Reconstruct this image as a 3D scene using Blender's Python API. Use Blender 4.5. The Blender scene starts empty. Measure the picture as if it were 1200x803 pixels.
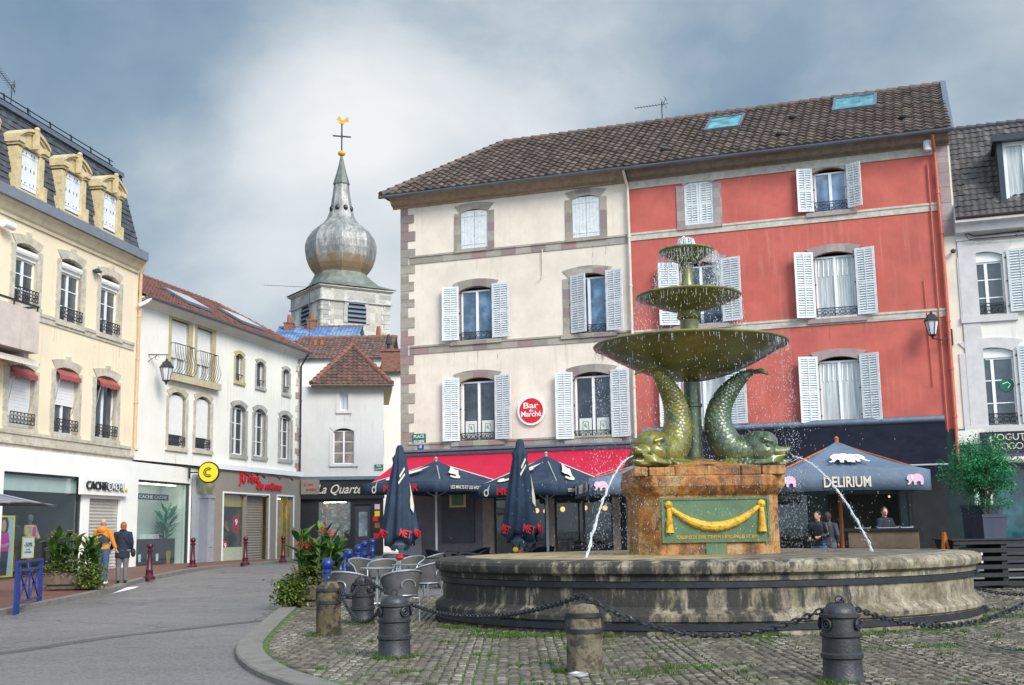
import bpy, bmesh, math, random
from mathutils import Vector, Matrix, noise as mnoise
R_ = math.radians
random.seed(7)
scene = bpy.context.scene
C = scene.collection

# ------------------------------------------------------------------ camera
CF, PITCH, ROLL, CH = 1380.0, R_(9.05), R_(-0.9), 1.5
Fv = Vector((0, math.cos(PITCH), math.sin(PITCH)))
U0 = Vector((0, -math.sin(PITCH), math.cos(PITCH)))
R0 = Vector((1, 0, 0))
Rv = R0*math.cos(ROLL) + U0*math.sin(ROLL)
Uv = U0*math.cos(ROLL) - R0*math.sin(ROLL)
CAMP = Vector((0, 0, CH))
cd = bpy.data.cameras.new('camera')
cam = bpy.data.objects.new('camera', cd)
C.objects.link(cam)
M = Matrix((( Rv.x, Uv.x, -Fv.x), (Rv.y, Uv.y, -Fv.y), (Rv.z, Uv.z, -Fv.z))).to_4x4()
M.translation = CAMP
cam.matrix_world = M
cd.sensor_width = 36
cd.lens = CF/1200*36
cd.clip_end = 3000
cd.clip_start = 0.1
scene.camera = cam

# ------------------------------------------------------------------ light
SUN_AZ, SUN_EL = R_(148), R_(36)          # azimuth measured from +Y towards +X: behind the camera, to the right
sdir = Vector((math.sin(SUN_AZ)*math.cos(SUN_EL), math.cos(SUN_AZ)*math.cos(SUN_EL), math.sin(SUN_EL)))
ld = bpy.data.lights.new('sun', 'SUN')
ld.energy = 2.3
ld.angle = R_(24)
ld.color = (1.0, 0.94, 0.85)
sun = bpy.data.objects.new('sun', ld)
C.objects.link(sun)
sun.rotation_euler = sdir.to_track_quat('Z', 'Y').to_euler()
scene.view_settings.view_transform = 'Standard'
scene.view_settings.look = 'None'
scene.view_settings.exposure = 0.66
scene.view_settings.gamma = 1
scene.view_settings.use_curve_mapping = False

world = bpy.data.worlds.new('World')
scene.world = world
world.use_nodes = True
wt = world.node_tree
wt.nodes.clear()
def wn(t, **k):
    n = wt.nodes.new(t)
    for a, b in k.items(): setattr(n, a, b)
    return n
def ramp(n, stops):
    e = n.color_ramp.elements
    e[0].position, e[0].color = stops[0][0], (*stops[0][1], 1)
    e[1].position, e[1].color = stops[-1][0], (*stops[-1][1], 1)
    for p, c in stops[1:-1]:
        x = e.new(p); x.color = (*c, 1)
w_out = wn('ShaderNodeOutputWorld')
sky = wn('ShaderNodeTexSky', sky_type='NISHITA', sun_disc=False, sun_elevation=SUN_EL, sun_rotation=SUN_AZ)
sky.air_density = 1.2; sky.dust_density = 1.5
bg1 = wn('ShaderNodeBackground'); bg1.inputs[1].default_value = 0.09
wt.links.new(sky.outputs[0], bg1.inputs[0])
tc = wn('ShaderNodeTexCoord')
# stretched cloud coordinates
mp = wn('ShaderNodeMapping'); mp.inputs['Scale'].default_value = (1.6, 1.6, 2.3); mp.inputs['Rotation'].default_value = (0.0, 0.55, 0.0)
mp.inputs['Location'].default_value = (0.3, 0.2, 0.25)
wt.links.new(tc.outputs['Generated'], mp.inputs[0])
nz = wn('ShaderNodeTexNoise'); nz.inputs['Scale'].default_value = 2.3; nz.inputs['Detail'].default_value = 9; nz.inputs['Roughness'].default_value = 0.53; nz.inputs['Distortion'].default_value = 0.15
wt.links.new(mp.outputs[0], nz.inputs['Vector'])
# the thin bright part of the cloud deck lies in one direction of the sky
def skydir(px, py):
    return (Fv + Rv*(px-600)/CF - Uv*(py-401.5)/CF).normalized()
def glow(px, py, lo, hi, power=1.0):
    d = skydir(px, py)
    vm = wn('ShaderNodeVectorMath', operation='DOT_PRODUCT'); vm.inputs[1].default_value = d
    nm = wn('ShaderNodeVectorMath', operation='NORMALIZE')
    wt.links.new(tc.outputs['Generated'], nm.inputs[0]); wt.links.new(nm.outputs[0], vm.inputs[0])
    mr = wn('ShaderNodeMapRange', interpolation_type='SMOOTHSTEP')
    mr.inputs[1].default_value = math.cos(R_(lo)); mr.inputs[2].default_value = math.cos(R_(hi))
    wt.links.new(vm.outputs['Value'], mr.inputs[0])
    return mr.outputs[0]
def wmath(op, a, b):
    n = wn('ShaderNodeMath', operation=op)
    for i, x in enumerate((a, b)):
        if isinstance(x, (int, float)): n.inputs[i].default_value = x
        else: wt.links.new(x, n.inputs[i])
    return n.outputs[0]
g1 = glow(540, 150, 13, 1)
g2 = glow(470, 330, 15, 1)
g4 = glow(400, 60, 8, 0.5)
vs = wn('ShaderNodeVectorMath', operation='DOT_PRODUCT'); vs.inputs[1].default_value = sdir
wt.links.new(tc.outputs['Generated'], vs.inputs[0])
msun = wn('ShaderNodeMapRange', interpolation_type='SMOOTHSTEP'); msun.inputs[1].default_value = -0.1; msun.inputs[2].default_value = 1.0
wt.links.new(vs.outputs['Value'], msun.inputs[0])
v = wmath('ADD', wmath('MULTIPLY', nz.outputs[0], 1.15), wmath('MULTIPLY', g1, 0.20))
v = wmath('ADD', v, wmath('MULTIPLY', g2, 0.19))
v = wmath('ADD', v, wmath('MULTIPLY', g4, 0.10))
v = wmath('ADD', v, -0.175)
cr = wn('ShaderNodeValToRGB')
ramp(cr, [(0.14, (0.125, 0.205, 0.30)), (0.36, (0.215, 0.295, 0.375)), (0.52, (0.35, 0.415, 0.47)), (0.68, (0.54, 0.575, 0.60)), (0.94, (0.72, 0.73, 0.73))])
wt.links.new(v, cr.inputs[0])
bg2 = wn('ShaderNodeBackground')
wt.links.new(cr.outputs[0], bg2.inputs[0])
stg = wmath('ADD', wmath('MULTIPLY', msun.outputs[0], 2.3), 0.83)
wt.links.new(stg, bg2.inputs[1])
mx = wn('ShaderNodeMixShader'); mx.inputs[0].default_value = 0.9
wt.links.new(bg1.outputs[0], mx.inputs[1]); wt.links.new(bg2.outputs[0], mx.inputs[2])
wt.links.new(mx.outputs[0], w_out.inputs[0])

# ------------------------------------------------------------------ helpers
def ray(px, py): return Fv + Rv*(px-600)/CF - Uv*(py-401.5)/CF
def atz(px, py, z):
    d = ray(px, py); return CAMP + d*((z-CH)/d.z)
def aty(px, py, Y):
    d = ray(px, py); return CAMP + d*(Y/d.y)
def sst(a, b, x):
    t = max(0, min(1, (x-a)/(b-a))); return t*t*(3-2*t)
def gz(x, y): return 0.3*sst(25, 44, y)
def G(px, py):
    z = 0
    for _ in range(6):
        p = atz(px, py, z); z = gz(p.x, p.y)
    return Vector((p.x, p.y, z))
def tag(o, label=None, cat=None, group=None, kind=None):
    if label: o['label'] = label
    if cat: o['category'] = cat
    if group: o['group'] = group
    if kind: o['kind'] = kind
    return o
def empty(name, loc=(0,0,0), rz=0, label=None, cat=None, group=None, kind=None):
    o = bpy.data.objects.new(name, None); C.objects.link(o)
    o.location = loc; o.rotation_euler = (0, 0, rz); o.empty_display_size = .2
    return tag(o, label, cat, group, kind)
def copy_tree(o, parent=None):
    c = o.copy(); C.objects.link(c); c.parent = parent
    for ch in list(o.children): copy_tree(ch, c)
    return c

class MB:
    def __init__(s): s.v = []; s.f = []; s.uv = None; s.M = None
    def add(s, vs, fs):
        b = len(s.v)
        s.v += [tuple(s.M @ Vector(p)) if s.M else tuple(p) for p in vs]
        s.f += [tuple(b+i for i in f) for f in fs]
        return s
    def box(s, x0, x1, y0, y1, z0, z1):
        return s.add([(x0,y0,z0),(x1,y0,z0),(x1,y1,z0),(x0,y1,z0),(x0,y0,z1),(x1,y0,z1),(x1,y1,z1),(x0,y1,z1)],
                     [(0,3,2,1),(4,5,6,7),(0,1,5,4),(1,2,6,5),(2,3,7,6),(3,0,4,7)])
    def cbox(s, c, size, rot=None):
        hx, hy, hz = [q/2 for q in size]
        vs = [Vector((x,y,z)) for x,y,z in [(-hx,-hy,-hz),(hx,-hy,-hz),(hx,hy,-hz),(-hx,hy,-hz),(-hx,-hy,hz),(hx,-hy,hz),(hx,hy,hz),(-hx,hy,hz)]]
        if rot: vs = [rot @ q for q in vs]
        c = Vector(c)
        return s.add([q+c for q in vs], [(0,3,2,1),(4,5,6,7),(0,1,5,4),(1,2,6,5),(2,3,7,6),(3,0,4,7)])
    def bar(s, a, b, w, h=None, up=(0,0,1)):
        a, b = Vector(a), Vector(b); h = h or w
        d = (b-a).normalized(); u = Vector(up)
        x = d.cross(u)
        if x.length < 1e-4: x = d.cross(Vector((0,1,0)))
        x.normalize(); u = x.cross(d)
        vs = [p + x*sx*w/2 + u*sz*h/2 for p in (a, b) for sx, sz in ((-1,-1),(1,-1),(1,1),(-1,1))]
        return s.add(vs, [(0,1,2,3),(7,6,5,4),(0,4,5,1),(1,5,6,2),(2,6,7,3),(3,7,4,0)])
    def tube(s, pts, r, n=8, closed=False, cap=True, flat=1.0):
        pts = [Vector(p) for p in pts]; m = len(pts)
        rs = r if isinstance(r, (list, tuple)) else [r]*m
        vs = []; pu = None
        for i, p in enumerate(pts):
            if closed: t = pts[(i+1) % m]-pts[i-1]
            else: t = pts[min(i+1, m-1)]-pts[max(i-1, 0)]
            t.normalize()
            if pu is None:
                pu = Vector((0,0,1)) if abs(t.z) < .9 else Vector((0,1,0))
            x = t.cross(pu).normalized(); u = x.cross(t).normalized(); pu = u
            for k in range(n):
                a = 2*math.pi*k/n
                vs.append(p + x*math.cos(a)*rs[i] + u*math.sin(a)*rs[i]*flat)
        fs = []
        for i in range(m if closed else m-1):
            j = (i+1) % m
            for k in range(n):
                l = (k+1) % n
                fs.append((i*n+k, j*n+k, j*n+l, i*n+l))
        if cap and not closed:
            fs.append(tuple(range(n))); fs.append(tuple((m-1)*n+k for k in reversed(range(n))))
        return s.add(vs, fs)
    def lathe(s, prof, n=24, c=(0,0), a0=0, closed=False):
        vs = []; m = len(prof)
        for r, z in prof:
            for k in range(n):
                a = a0+2*math.pi*k/n
                vs.append((c[0]+r*math.cos(a), c[1]+r*math.sin(a), z))
        fs = []
        for i in range(m if closed else m-1):
            for k in range(n):
                l = (k+1) % n; j = (i+1) % m
                fs.append((i*n+k, i*n+l, j*n+l, j*n+k))
        if not closed:
            if prof[0][0] > 1e-4: fs.append(tuple(reversed(range(n))))
            if prof[-1][0] > 1e-4: fs.append(tuple((m-1)*n+k for k in range(n)))
        return s.add(vs, fs)
    def prism(s, poly, y0, y1):      # polygon in x,z (counter-clockwise seen from -y), extruded along y
        n = len(poly)
        vs = [(x, y0, z) for x, z in poly] + [(x, y1, z) for x, z in poly]
        fs = [tuple(range(n)), tuple(reversed(range(n, 2*n)))]
        fs += [(i, i+n, (i+1) % n+n, (i+1) % n) for i in range(n)]
        return s.add(vs, fs)
    def hprism(s, poly, z0, z1):     # polygon in x,y extruded along z
        n = len(poly)
        vs = [(x, y, z0) for x, y in poly] + [(x, y, z1) for x, y in poly]
        fs = [tuple(reversed(range(n))), tuple(range(n, 2*n))]
        fs += [(i, (i+1) % n, (i+1) % n+n, i+n) for i in range(n)]
        return s.add(vs, fs)
    def sphere(s, c, r, nu=14, nv=9, rot=None):
        if isinstance(r, (int, float)): r = (r, r, r)
        vs = []
        for i in range(nv+1):
            t = math.pi*i/nv
            for k in range(nu):
                a = 2*math.pi*k/nu
                p = Vector((r[0]*math.sin(t)*math.cos(a), r[1]*math.sin(t)*math.sin(a), -r[2]*math.cos(t)))
                if rot: p = rot @ p
                vs.append(p + Vector(c))
        fs = []
        for i in range(nv):
            for k in range(nu):
                l = (k+1) % nu
                if i == 0: fs.append((k, (i+1)*nu+l, (i+1)*nu+k))
                elif i == nv-1: fs.append((i*nu+k, i*nu+l, (i+1)*nu+k))
                else: fs.append((i*nu+k, i*nu+l, (i+1)*nu+l, (i+1)*nu+k))
        return s.add(vs, fs)
    def build(s, name, mat, parent=None, smooth=True, angle=35, merge=False):
        me = bpy.data.meshes.new(name)
        me.from_pydata(s.v, [], s.f)
        if merge:
            bm = bmesh.new(); bm.from_mesh(me); bmesh.ops.remove_doubles(bm, verts=bm.verts, dist=1e-4)
            bmesh.ops.recalc_face_normals(bm, faces=bm.faces); bm.to_mesh(me); bm.free()
        if s.uv is not None:
            l = me.uv_layers.new(name='UVMap')
            for lp in me.loops: l.data[lp.index].uv = s.uv[lp.vertex_index]
        if smooth:
            me.polygons.foreach_set('use_smooth', [True]*len(me.polygons))
            me.set_sharp_from_angle(angle=R_(angle))
        me.materials.append(mat)
        o = bpy.data.objects.new(name, me); C.objects.link(o)
        if parent: o.parent = parent
        return o

def rotz(a): return Matrix.Rotation(a, 3, 'Z')
def bez(p0, p1, p2, n):
    p0, p1, p2 = Vector(p0), Vector(p1), Vector(p2)
    return [(1-t)**2*p0 + 2*t*(1-t)*p1 + t*t*p2 for t in [i/n for i in range(n+1)]]

def text(body, w, h, loc, parent, mat, name='lettering', ext=.01, offset=0, shear=0, rot=None, bevel=0):
    """flat raised lettering, centred on loc, width w, height h, facing -y unless rot is given"""
    cu = bpy.data.curves.new(name, 'FONT'); cu.body = body; cu.extrude = ext; cu.offset = offset
    cu.align_x = 'CENTER'; cu.align_y = 'CENTER'; cu.resolution_u = 3
    to = bpy.data.objects.new(name, cu); C.objects.link(to)
    dg = bpy.context.evaluated_depsgraph_get(); dg.update()
    me = bpy.data.meshes.new_from_object(to.evaluated_get(dg))
    bpy.data.objects.remove(to); bpy.data.curves.remove(cu)
    xs = [q.co.x for q in me.vertices]; ys = [q.co.y for q in me.vertices]
    cx, cy = (min(xs)+max(xs))/2, (min(ys)+max(ys))/2
    sx = w/(max(xs)-min(xs)); sy = h/(max(ys)-min(ys)) if h else sx
    rr = rot or Matrix.Rotation(math.pi/2, 3, 'X')
    for q in me.vertices:
        p = rr @ Vector(((q.co.x-cx)*sx+shear*(q.co.y-cy)*sy, (q.co.y-cy)*sy, q.co.z))
        q.co = p + Vector(loc)
    me.materials.clear(); me.materials.append(mat)
    me.name = name
    o = bpy.data.objects.new(name, me); C.objects.link(o)
    if parent: o.parent = parent
    return o

# ------------------------------------------------------------------ materials
def nodes(name):
    m = bpy.data.materials.new(name); m.use_nodes = True
    nt = m.node_tree; b = nt.nodes['Principled BSDF']
    return m, nt, b
def L(nt, a, b): nt.links.new(a, b)
def N(nt, t, **k):
    n = nt.nodes.new(t)
    for a, b in k.items(): setattr(n, a, b)
    return n
def coords(nt, scale=(1,1,1), kind='Object'):
    t = N(nt, 'ShaderNodeTexCoord'); mpp = N(nt, 'ShaderNodeMapping'); mpp.inputs['Scale'].default_value = scale
    L(nt, t.outputs[kind], mpp.inputs[0]); return mpp.outputs[0]
def noise_(nt, vec, scale, detail=4, rough=.6, dist=0):
    n = N(nt, 'ShaderNodeTexNoise'); n.inputs['Scale'].default_value = scale; n.inputs['Detail'].default_value = detail
    n.inputs['Roughness'].default_value = rough; n.inputs['Distortion'].default_value = dist
    L(nt, vec, n.inputs['Vector']); return n.outputs[0]
def mixc(nt, fac, a, b, mode='MIX'):
    n = N(nt, 'ShaderNodeMix', data_type='RGBA', blend_type=mode)
    for i, x in ((0, fac), (6, a), (7, b)):
        if isinstance(x, (int, float)): n.inputs[i].default_value = x
        elif isinstance(x, tuple): n.inputs[i].default_value = (*x[:3], 1)
        else: L(nt, x, n.inputs[i])
    return n.outputs[2]
def rng(nt, x, a, b, c=0, d=1):
    n = N(nt, 'ShaderNodeMapRange', interpolation_type='SMOOTHSTEP'); n.inputs[1].default_value = a; n.inputs[2].default_value = b
    n.inputs[3].default_value = c; n.inputs[4].default_value = d
    L(nt, x, n.inputs[0]); return n.outputs[0]
def sc(c, k): return tuple(min(1, x*k) for x in c)
def bump(nt, b, h, strength=.3, dist=.02):
    n = N(nt, 'ShaderNodeBump'); n.inputs['Strength'].default_value = strength; n.inputs['Distance'].default_value = dist
    L(nt, h, n.inputs['Height']); L(nt, n.outputs[0], b.inputs['Normal'])
def pm(name, col, rough=.75, var=.12, scale=3.0, bs=.25, bsc=40.0, metal=0, spec=.4, streak=None, spots=None, coat=0, dist=.01):
    """base colour with soft mottling, optional vertical run stains and spots, fine bump"""
    m, nt, b = nodes(name)
    vec = coords(nt)
    n1 = noise_(nt, vec, scale, 5, .65)
    c = mixc(nt, rng(nt, n1, .3, .7), sc(col, 1-var), sc(col, 1+var))
    if streak:
        nb = noise_(nt, vec, 2.4, 8, .75, .3); c = mixc(nt, rng(nt, nb, .50, .72, 0, .30*streak[1]), c, sc(streak[0], .8))
        nc = noise_(nt, vec, .25, 3, .5); c = mixc(nt, rng(nt, nc, .45, .65, 0, .22), c, sc(col, .72))
        sv = coords(nt, (5, 5, .35)); n2 = noise_(nt, sv, 1.3, 4, .6)
        n3 = noise_(nt, vec, .35, 2, .5)
        mm = N(nt, 'ShaderNodeMath', operation='MULTIPLY'); L(nt, rng(nt, n2, .5, .75), mm.inputs[0]); L(nt, rng(nt, n3, .4, .65), mm.inputs[1])
        mk = N(nt, 'ShaderNodeMath', operation='MULTIPLY'); L(nt, mm.outputs[0], mk.inputs[0]); mk.inputs[1].default_value = streak[1]
        c = mixc(nt, mk.outputs[0], c, streak[0])
    if spots:
        n4 = noise_(nt, vec, spots[1], 6, .7)
        c = mixc(nt, rng(nt, n4, spots[2], spots[2]+.1, 0, spots[3]), c, spots[0])
    L(nt, c, b.inputs['Base Color'])
    nr = noise_(nt, vec, scale*2.3, 3)
    L(nt, rng(nt, nr, .2, .8, max(.02, rough-.1), min(1, rough+.1)), b.inputs['Roughness'])
    b.inputs['Metallic'].default_value = metal
    b.inputs['Specular IOR Level'].default_value = spec
    if coat: b.inputs['Coat Weight'].default_value = coat; b.inputs['Coat Roughness'].default_value = .2
    if bs: bump(nt, b, noise_(nt, vec, bsc, 4, .6), bs, dist)
    return m
def blocks(name, cols, size=(.55, .55, .33), rough=.85, moss=0, bs=.5):
    """dressed stone: a colour per block"""
    m, nt, b = nodes(name)
    t = N(nt, 'ShaderNodeTexCoord')
    sn = N(nt, 'ShaderNodeVectorMath', operation='SNAP'); sn.inputs[1].default_value = size
    L(nt, t.outputs['Object'], sn.inputs[0])
    wnn = N(nt, 'ShaderNodeTexWhiteNoise'); L(nt, sn.outputs[0], wnn.inputs[0])
    r = N(nt, 'ShaderNodeValToRGB'); r.color_ramp.interpolation = 'CONSTANT'
    k = len(cols)
    ramp(r, [(i/k, c) for i, c in enumerate(cols)])
    L(nt, wnn.outputs[0], r.inputs[0])
    n1 = noise_(nt, t.outputs['Object'], 5, 6, .7)
    c = mixc(nt, rng(nt, n1, .35, .75, .0, .45), r.outputs[0], (.17, .155, .14))
    L(nt, c, b.inputs['Base Color']); b.inputs['Roughness'].default_value = rough
    bump(nt, b, noise_(nt, t.outputs['Object'], 25, 5, .7), bs, .02)
    return m
def tiles_mat(name, cols, moss=(.07, .08, .03), mossk=.35):
    m, nt, b = nodes(name)
    uv = N(nt, 'ShaderNodeUVMap')
    sn = N(nt, 'ShaderNodeVectorMath', operation='FLOOR'); L(nt, uv.outputs[0], sn.inputs[0])
    wnn = N(nt, 'ShaderNodeTexWhiteNoise'); L(nt, sn.outputs[0], wnn.inputs[0])
    r = N(nt, 'ShaderNodeValToRGB'); k = len(cols)
    ramp(r, [(i/(k-1), c) for i, c in enumerate(cols)])
    L(nt, wnn.outputs[0], r.inputs[0])
    vec = coords(nt)
    n1 = noise_(nt, vec, 1.3, 6, .7)
    c = mixc(nt, rng(nt, n1, .52, .72, 0, mossk), r.outputs[0], moss)
    n2 = noise_(nt, vec, 18, 4, .7)
    c = mixc(nt, rng(nt, n2, .35, .7, 0, .35), c, (.05, .04, .035))
    L(nt, c, b.inputs['Base Color']); b.inputs['Roughness'].default_value = .8
    bump(nt, b, n2, .4, .01)
    return m
def glass_dark(name, col=(.02, .024, .03), rough=.06, curtain=None):
    m, nt, b = nodes(name)
    if curtain:
        v1 = coords(nt, (14, 14, .6)); n = noise_(nt, v1, 1.5, 2, .5)
        L(nt, mixc(nt, rng(nt, n, .3, .7), sc(curtain, .55), curtain), b.inputs['Base Color'])
    else:
        v1 = coords(nt); n = noise_(nt, v1, 2.2, 3, .5)
        L(nt, mixc(nt, rng(nt, n, .35, .7), col, sc(col, 3.0)), b.inputs['Base Color'])
    b.inputs['Roughness'].default_value = rough; b.inputs['Specular IOR Level'].default_value = .8
    b.inputs['Coat Weight'].default_value = .6; b.inputs['Coat Roughness'].default_value = .03
    vv = coords(nt); bump(nt, b, noise_(nt, vv, 1.2, 1, .5), .05, .03)
    return m
def clear_glass(name, tint=(.9, .95, .95), refl=1.0):
    m, nt, b = nodes(name); nt.nodes.remove(b)
    o = nt.nodes['Material Output']
    tr = N(nt, 'ShaderNodeBsdfTransparent'); tr.inputs[0].default_value = (*tint, 1)
    gl = N(nt, 'ShaderNodeBsdfGlossy'); gl.inputs['Roughness'].default_value = .02
    fr = N(nt, 'ShaderNodeLayerWeight'); fr.inputs[0].default_value = .5
    pw = N(nt, 'ShaderNodeMath', operation='POWER'); pw.inputs[1].default_value = 4.0; L(nt, fr.outputs['Facing'], pw.inputs[0])
    mul = N(nt, 'ShaderNodeMapRange'); mul.inputs[3].default_value = .06; mul.inputs[4].default_value = .75*refl; L(nt, pw.outputs[0], mul.inputs[0])
    ms = N(nt, 'ShaderNodeMixShader'); L(nt, mul.outputs[0], ms.inputs[0]); L(nt, tr.outputs[0], ms.inputs[1]); L(nt, gl.outputs[0], ms.inputs[2])
    L(nt, ms.outputs[0], o.inputs[0]); return m
def emis(name, col, s):
    m, nt, b = nodes(name)
    b.inputs['Base Color'].default_value = (*col, 1); b.inputs['Emission Color'].default_value = (*col, 1); b.inputs['Emission Strength'].default_value = s
    return m
def island_mat(name, cols, rough=.7, bs=.5):
    """a colour per separate piece (leaf, sett, book) of one mesh"""
    m, nt, b = nodes(name)
    g = N(nt, 'ShaderNodeNewGeometry'); r = N(nt, 'ShaderNodeValToRGB'); k = len(cols)
    ramp(r, [(i/(k-1), c) for i, c in enumerate(cols)])
    L(nt, g.outputs['Random Per Island'], r.inputs[0])
    vec = coords(nt); n = noise_(nt, vec, 22, 5, .7)
    L(nt, mixc(nt, rng(nt, n, .3, .75, 0, .4), r.outputs[0], sc(cols[0], .5)), b.inputs['Base Color'])
    b.inputs['Roughness'].default_value = rough
    if bs: bump(nt, b, n, bs, .01)
    return m
def leaf_mat(name, cols):
    m, nt, b = nodes(name)
    g = N(nt, 'ShaderNodeNewGeometry'); r = N(nt, 'ShaderNodeValToRGB'); k = len(cols)
    ramp(r, [(i/(k-1), c) for i, c in enumerate(cols)])
    L(nt, g.outputs['Random Per Island'], r.inputs[0]); L(nt, r.outputs[0], b.inputs['Base Color'])
    b.inputs['Roughness'].default_value = .45
    b.inputs['Subsurface Weight'].default_value = 0
    tl = N(nt, 'ShaderNodeBsdfTranslucent'); L(nt, r.outputs[0], tl.inputs[0])
    ms = N(nt, 'ShaderNodeMixShader'); ms.inputs[0].default_value = .3
    L(nt, b.outputs[0], ms.inputs[1]); L(nt, tl.outputs[0], ms.inputs[2]); L(nt, ms.outputs[0], nt.nodes['Material Output'].inputs[0])
    return m

ST = (.30, .28, .25)
m_cream = pm('cream_render', (.76, .665, .565), .9, .09, .9, .15, 60, streak=((.42, .37, .31), .45))
m_red = pm('red_render', (.52, .125, .10), .9, .14, .9, .2, 60, streak=((.62, .26, .2), .55))
m_yellow = pm('yellow_render', (.85, .72, .52), .9, .05, .6, .12, 60, streak=((.55, .42, .28), .4))
m_white = pm('white_render', (.82, .79, .72), .9, .05, .6, .12, 60, streak=((.5, .45, .38), .5))
m_greyw = pm('pale_grey_render', (.62, .61, .60), .9, .06, .6, .12, 60, streak=((.42, .40, .38), .6))
m_whiteR = pm('offwhite_render', (.78, .74, .67), .9, .06, .6, .12, 60, streak=((.45, .43, .42), .5))
m_stone = blocks('pale_sandstone', [(.36, .32, .26), (.30, .27, .23), (.33, .22, .21), (.40, .36, .30), (.27, .20, .20), (.38, .34, .29)])
m_stoneY = blocks('ochre_sandstone', [(.60, .54, .43), (.53, .48, .39), (.64, .57, .46), (.57, .52, .41)])
m_stoneG = blocks('grey_dressed_stone', [(.42, .40, .36), (.36, .35, .33), (.46, .44, .40)])
m_mauve = blocks('mauve_stone', [(.38, .28, .28), (.33, .25, .26), (.40, .33, .32)])
def drip_mat():
    m, nt, b = nodes('run_off_stain'); vec = coords(nt, (9, 9, 1.2)); n = noise_(nt, vec, 2.0, 5, .7)
    tr = N(nt, 'ShaderNodeBsdfTransparent'); b.inputs['Base Color'].default_value = (.20, .17, .14, 1); b.inputs['Roughness'].default_value = .9
    ms = N(nt, 'ShaderNodeMixShader'); L(nt, rng(nt, n, .42, .68, .0, .42), ms.inputs[0]); L(nt, tr.outputs[0], ms.inputs[1]); L(nt, b.outputs[0], ms.inputs[2]); L(nt, ms.outputs[0], nt.nodes['Material Output'].inputs[0]); return m
m_drip = drip_mat()
m_band = blocks('limestone_band', [(.56, .52, .44), (.60, .55, .47), (.50, .46, .40)], (1.3, 1.3, .6))
m_dormer = pm('dormer_stone', (.58, .47, .27), .85, .14, 4, .4, 30, spots=((.2, .16, .1), 6, .56, .6))
m_wood_w = pm('white_painted_wood', (.72, .74, .76), .5, .06, 6, .15, 30, spots=((.45, .43, .4), 14, .63, .5))
m_shut = pm('pale_blue_grey_paint', (.66, .69, .71), .55, .08, 5, .2, 40, spots=((.36, .36, .36), 9, .54, .55))
m_pvc = pm('white_frame', (.80, .81, .82), .35, .03, 4, 0)
m_roller = pm('white_roller', (.78, .77, .75), .5, .04, 4, 0)
m_pane = glass_dark('dark_pane')
m_pane2 = glass_dark('curtained_pane', curtain=(.60, .62, .62))
m_pane3 = glass_dark('blue_pane', (.06, .10, .16))
m_iron = pm('black_iron', (.022, .022, .026), .45, .2, 8, .2, 60, spec=.5)
m_ironb = pm('dark_blue_iron', (.03, .04, .09), .45, .2, 8, .2, 60)
m_zinc = pm('zinc', (.17, .20, .25), .45, .12, 4, .1, 30, metal=.5)
m_slate = tiles_mat('slate', [(.045, .055, .07), (.07, .08, .10), (.05, .06, .075), (.09, .10, .12)], (.09, .09, .09), .2)
m_tileB = tiles_mat('brown_roof_tiles', [(.048, .032, .027), (.095, .062, .048), (.065, .046, .038), (.145, .105, .085), (.075, .046, .035)], mossk=.5)
m_tileR = tiles_mat('red_roof_tiles', [(.14, .045, .032), (.21, .07, .048), (.105, .048, .04), (.17, .062, .045)], mossk=.15)
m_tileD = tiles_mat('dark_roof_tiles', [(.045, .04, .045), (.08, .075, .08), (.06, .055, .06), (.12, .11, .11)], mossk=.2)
m_wood = pm('wood_beams', (.30, .23, .15), .8, .2, 5, .3, 30)
m_pipeY = pm('ochre_pipe', (.62, .42, .24), .5, .08, 4, 0)
m_pipeR = pm('red_pipe', (.50, .13, .08), .5, .1, 4, 0)
m_pipeW = pm('cream_pipe', (.62, .56, .47), .5, .08, 4, 0)
m_shopw = pm('white_cladding', (.87, .85, .80), .45, .03, 1.5, .05, 30)
m_taupe = pm('taupe_cladding', (.27, .235, .195), .6, .05, 1.5, .08, 30)
m_black = pm('black_paint', (.02, .02, .022), .4, .15, 3, .1, 30)
m_charc = pm('charcoal_wall', (.055, .055, .07), .7, .12, 2, .15, 40)
m_anth = pm('anthracite_metal', (.04, .05, .06), .35, .1, 3, 0)
m_clear = clear_glass('shop_glass')
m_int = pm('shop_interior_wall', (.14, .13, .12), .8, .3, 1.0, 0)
m_intw = pm('white_blind', (.62, .66, .62), .7, .05, 2, 0)
m_redfab = pm('crimson_fabric', (.47, .008, .04), .8, .06, 2, .15, 50)
m_blkfab = pm('black_fabric', (.010, .012, .022), .9, .2, 2, .15, 50, spec=.12)
m_navy = pm('navy_parasol_fabric', (.028, .045, .075), .8, .25, 1.6, .35, 12, dist=.04, spec=.25)
m_greyfab = pm('blue_grey_parasol_fabric', (.11, .15, .21), .75, .12, 3, .25, 12, dist=.03)
m_logo = pm('cream_print', (.66, .58, .47), .7, .04, 4, 0)
m_redprint = pm('red_print', (.62, .02, .03), .6, .05, 4, 0)
m_pink = pm('pink_print', (.70, .45, .58), .7, .05, 4, 0)
m_pinkw = pm('pale_pink_print', (.78, .66, .70), .7, .05, 4, 0)
m_pole = pm('grey_metal_pole', (.42, .44, .46), .4, .08, 4, 0, metal=.4)
m_orwood = pm('orange_varnished_wood', (.42, .11, .02), .45, .15, 6, .1, 20, spec=.5)
m_alu = pm('brushed_aluminium', (.50, .52, .54), .33, .06, 5, .05, 60, metal=.75)
m_rattan = pm('grey_woven_resin', (.105, .10, .105), .7, .15, 8, .6, 130)
m_rattanl = pm('pale_seat_lining', (.10, .095, .085), .7, .1, 8, .5, 130)
m_darkmet = pm('dark_metal', (.035, .037, .045), .4, .2, 6, .1, 40, metal=.3)
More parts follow.
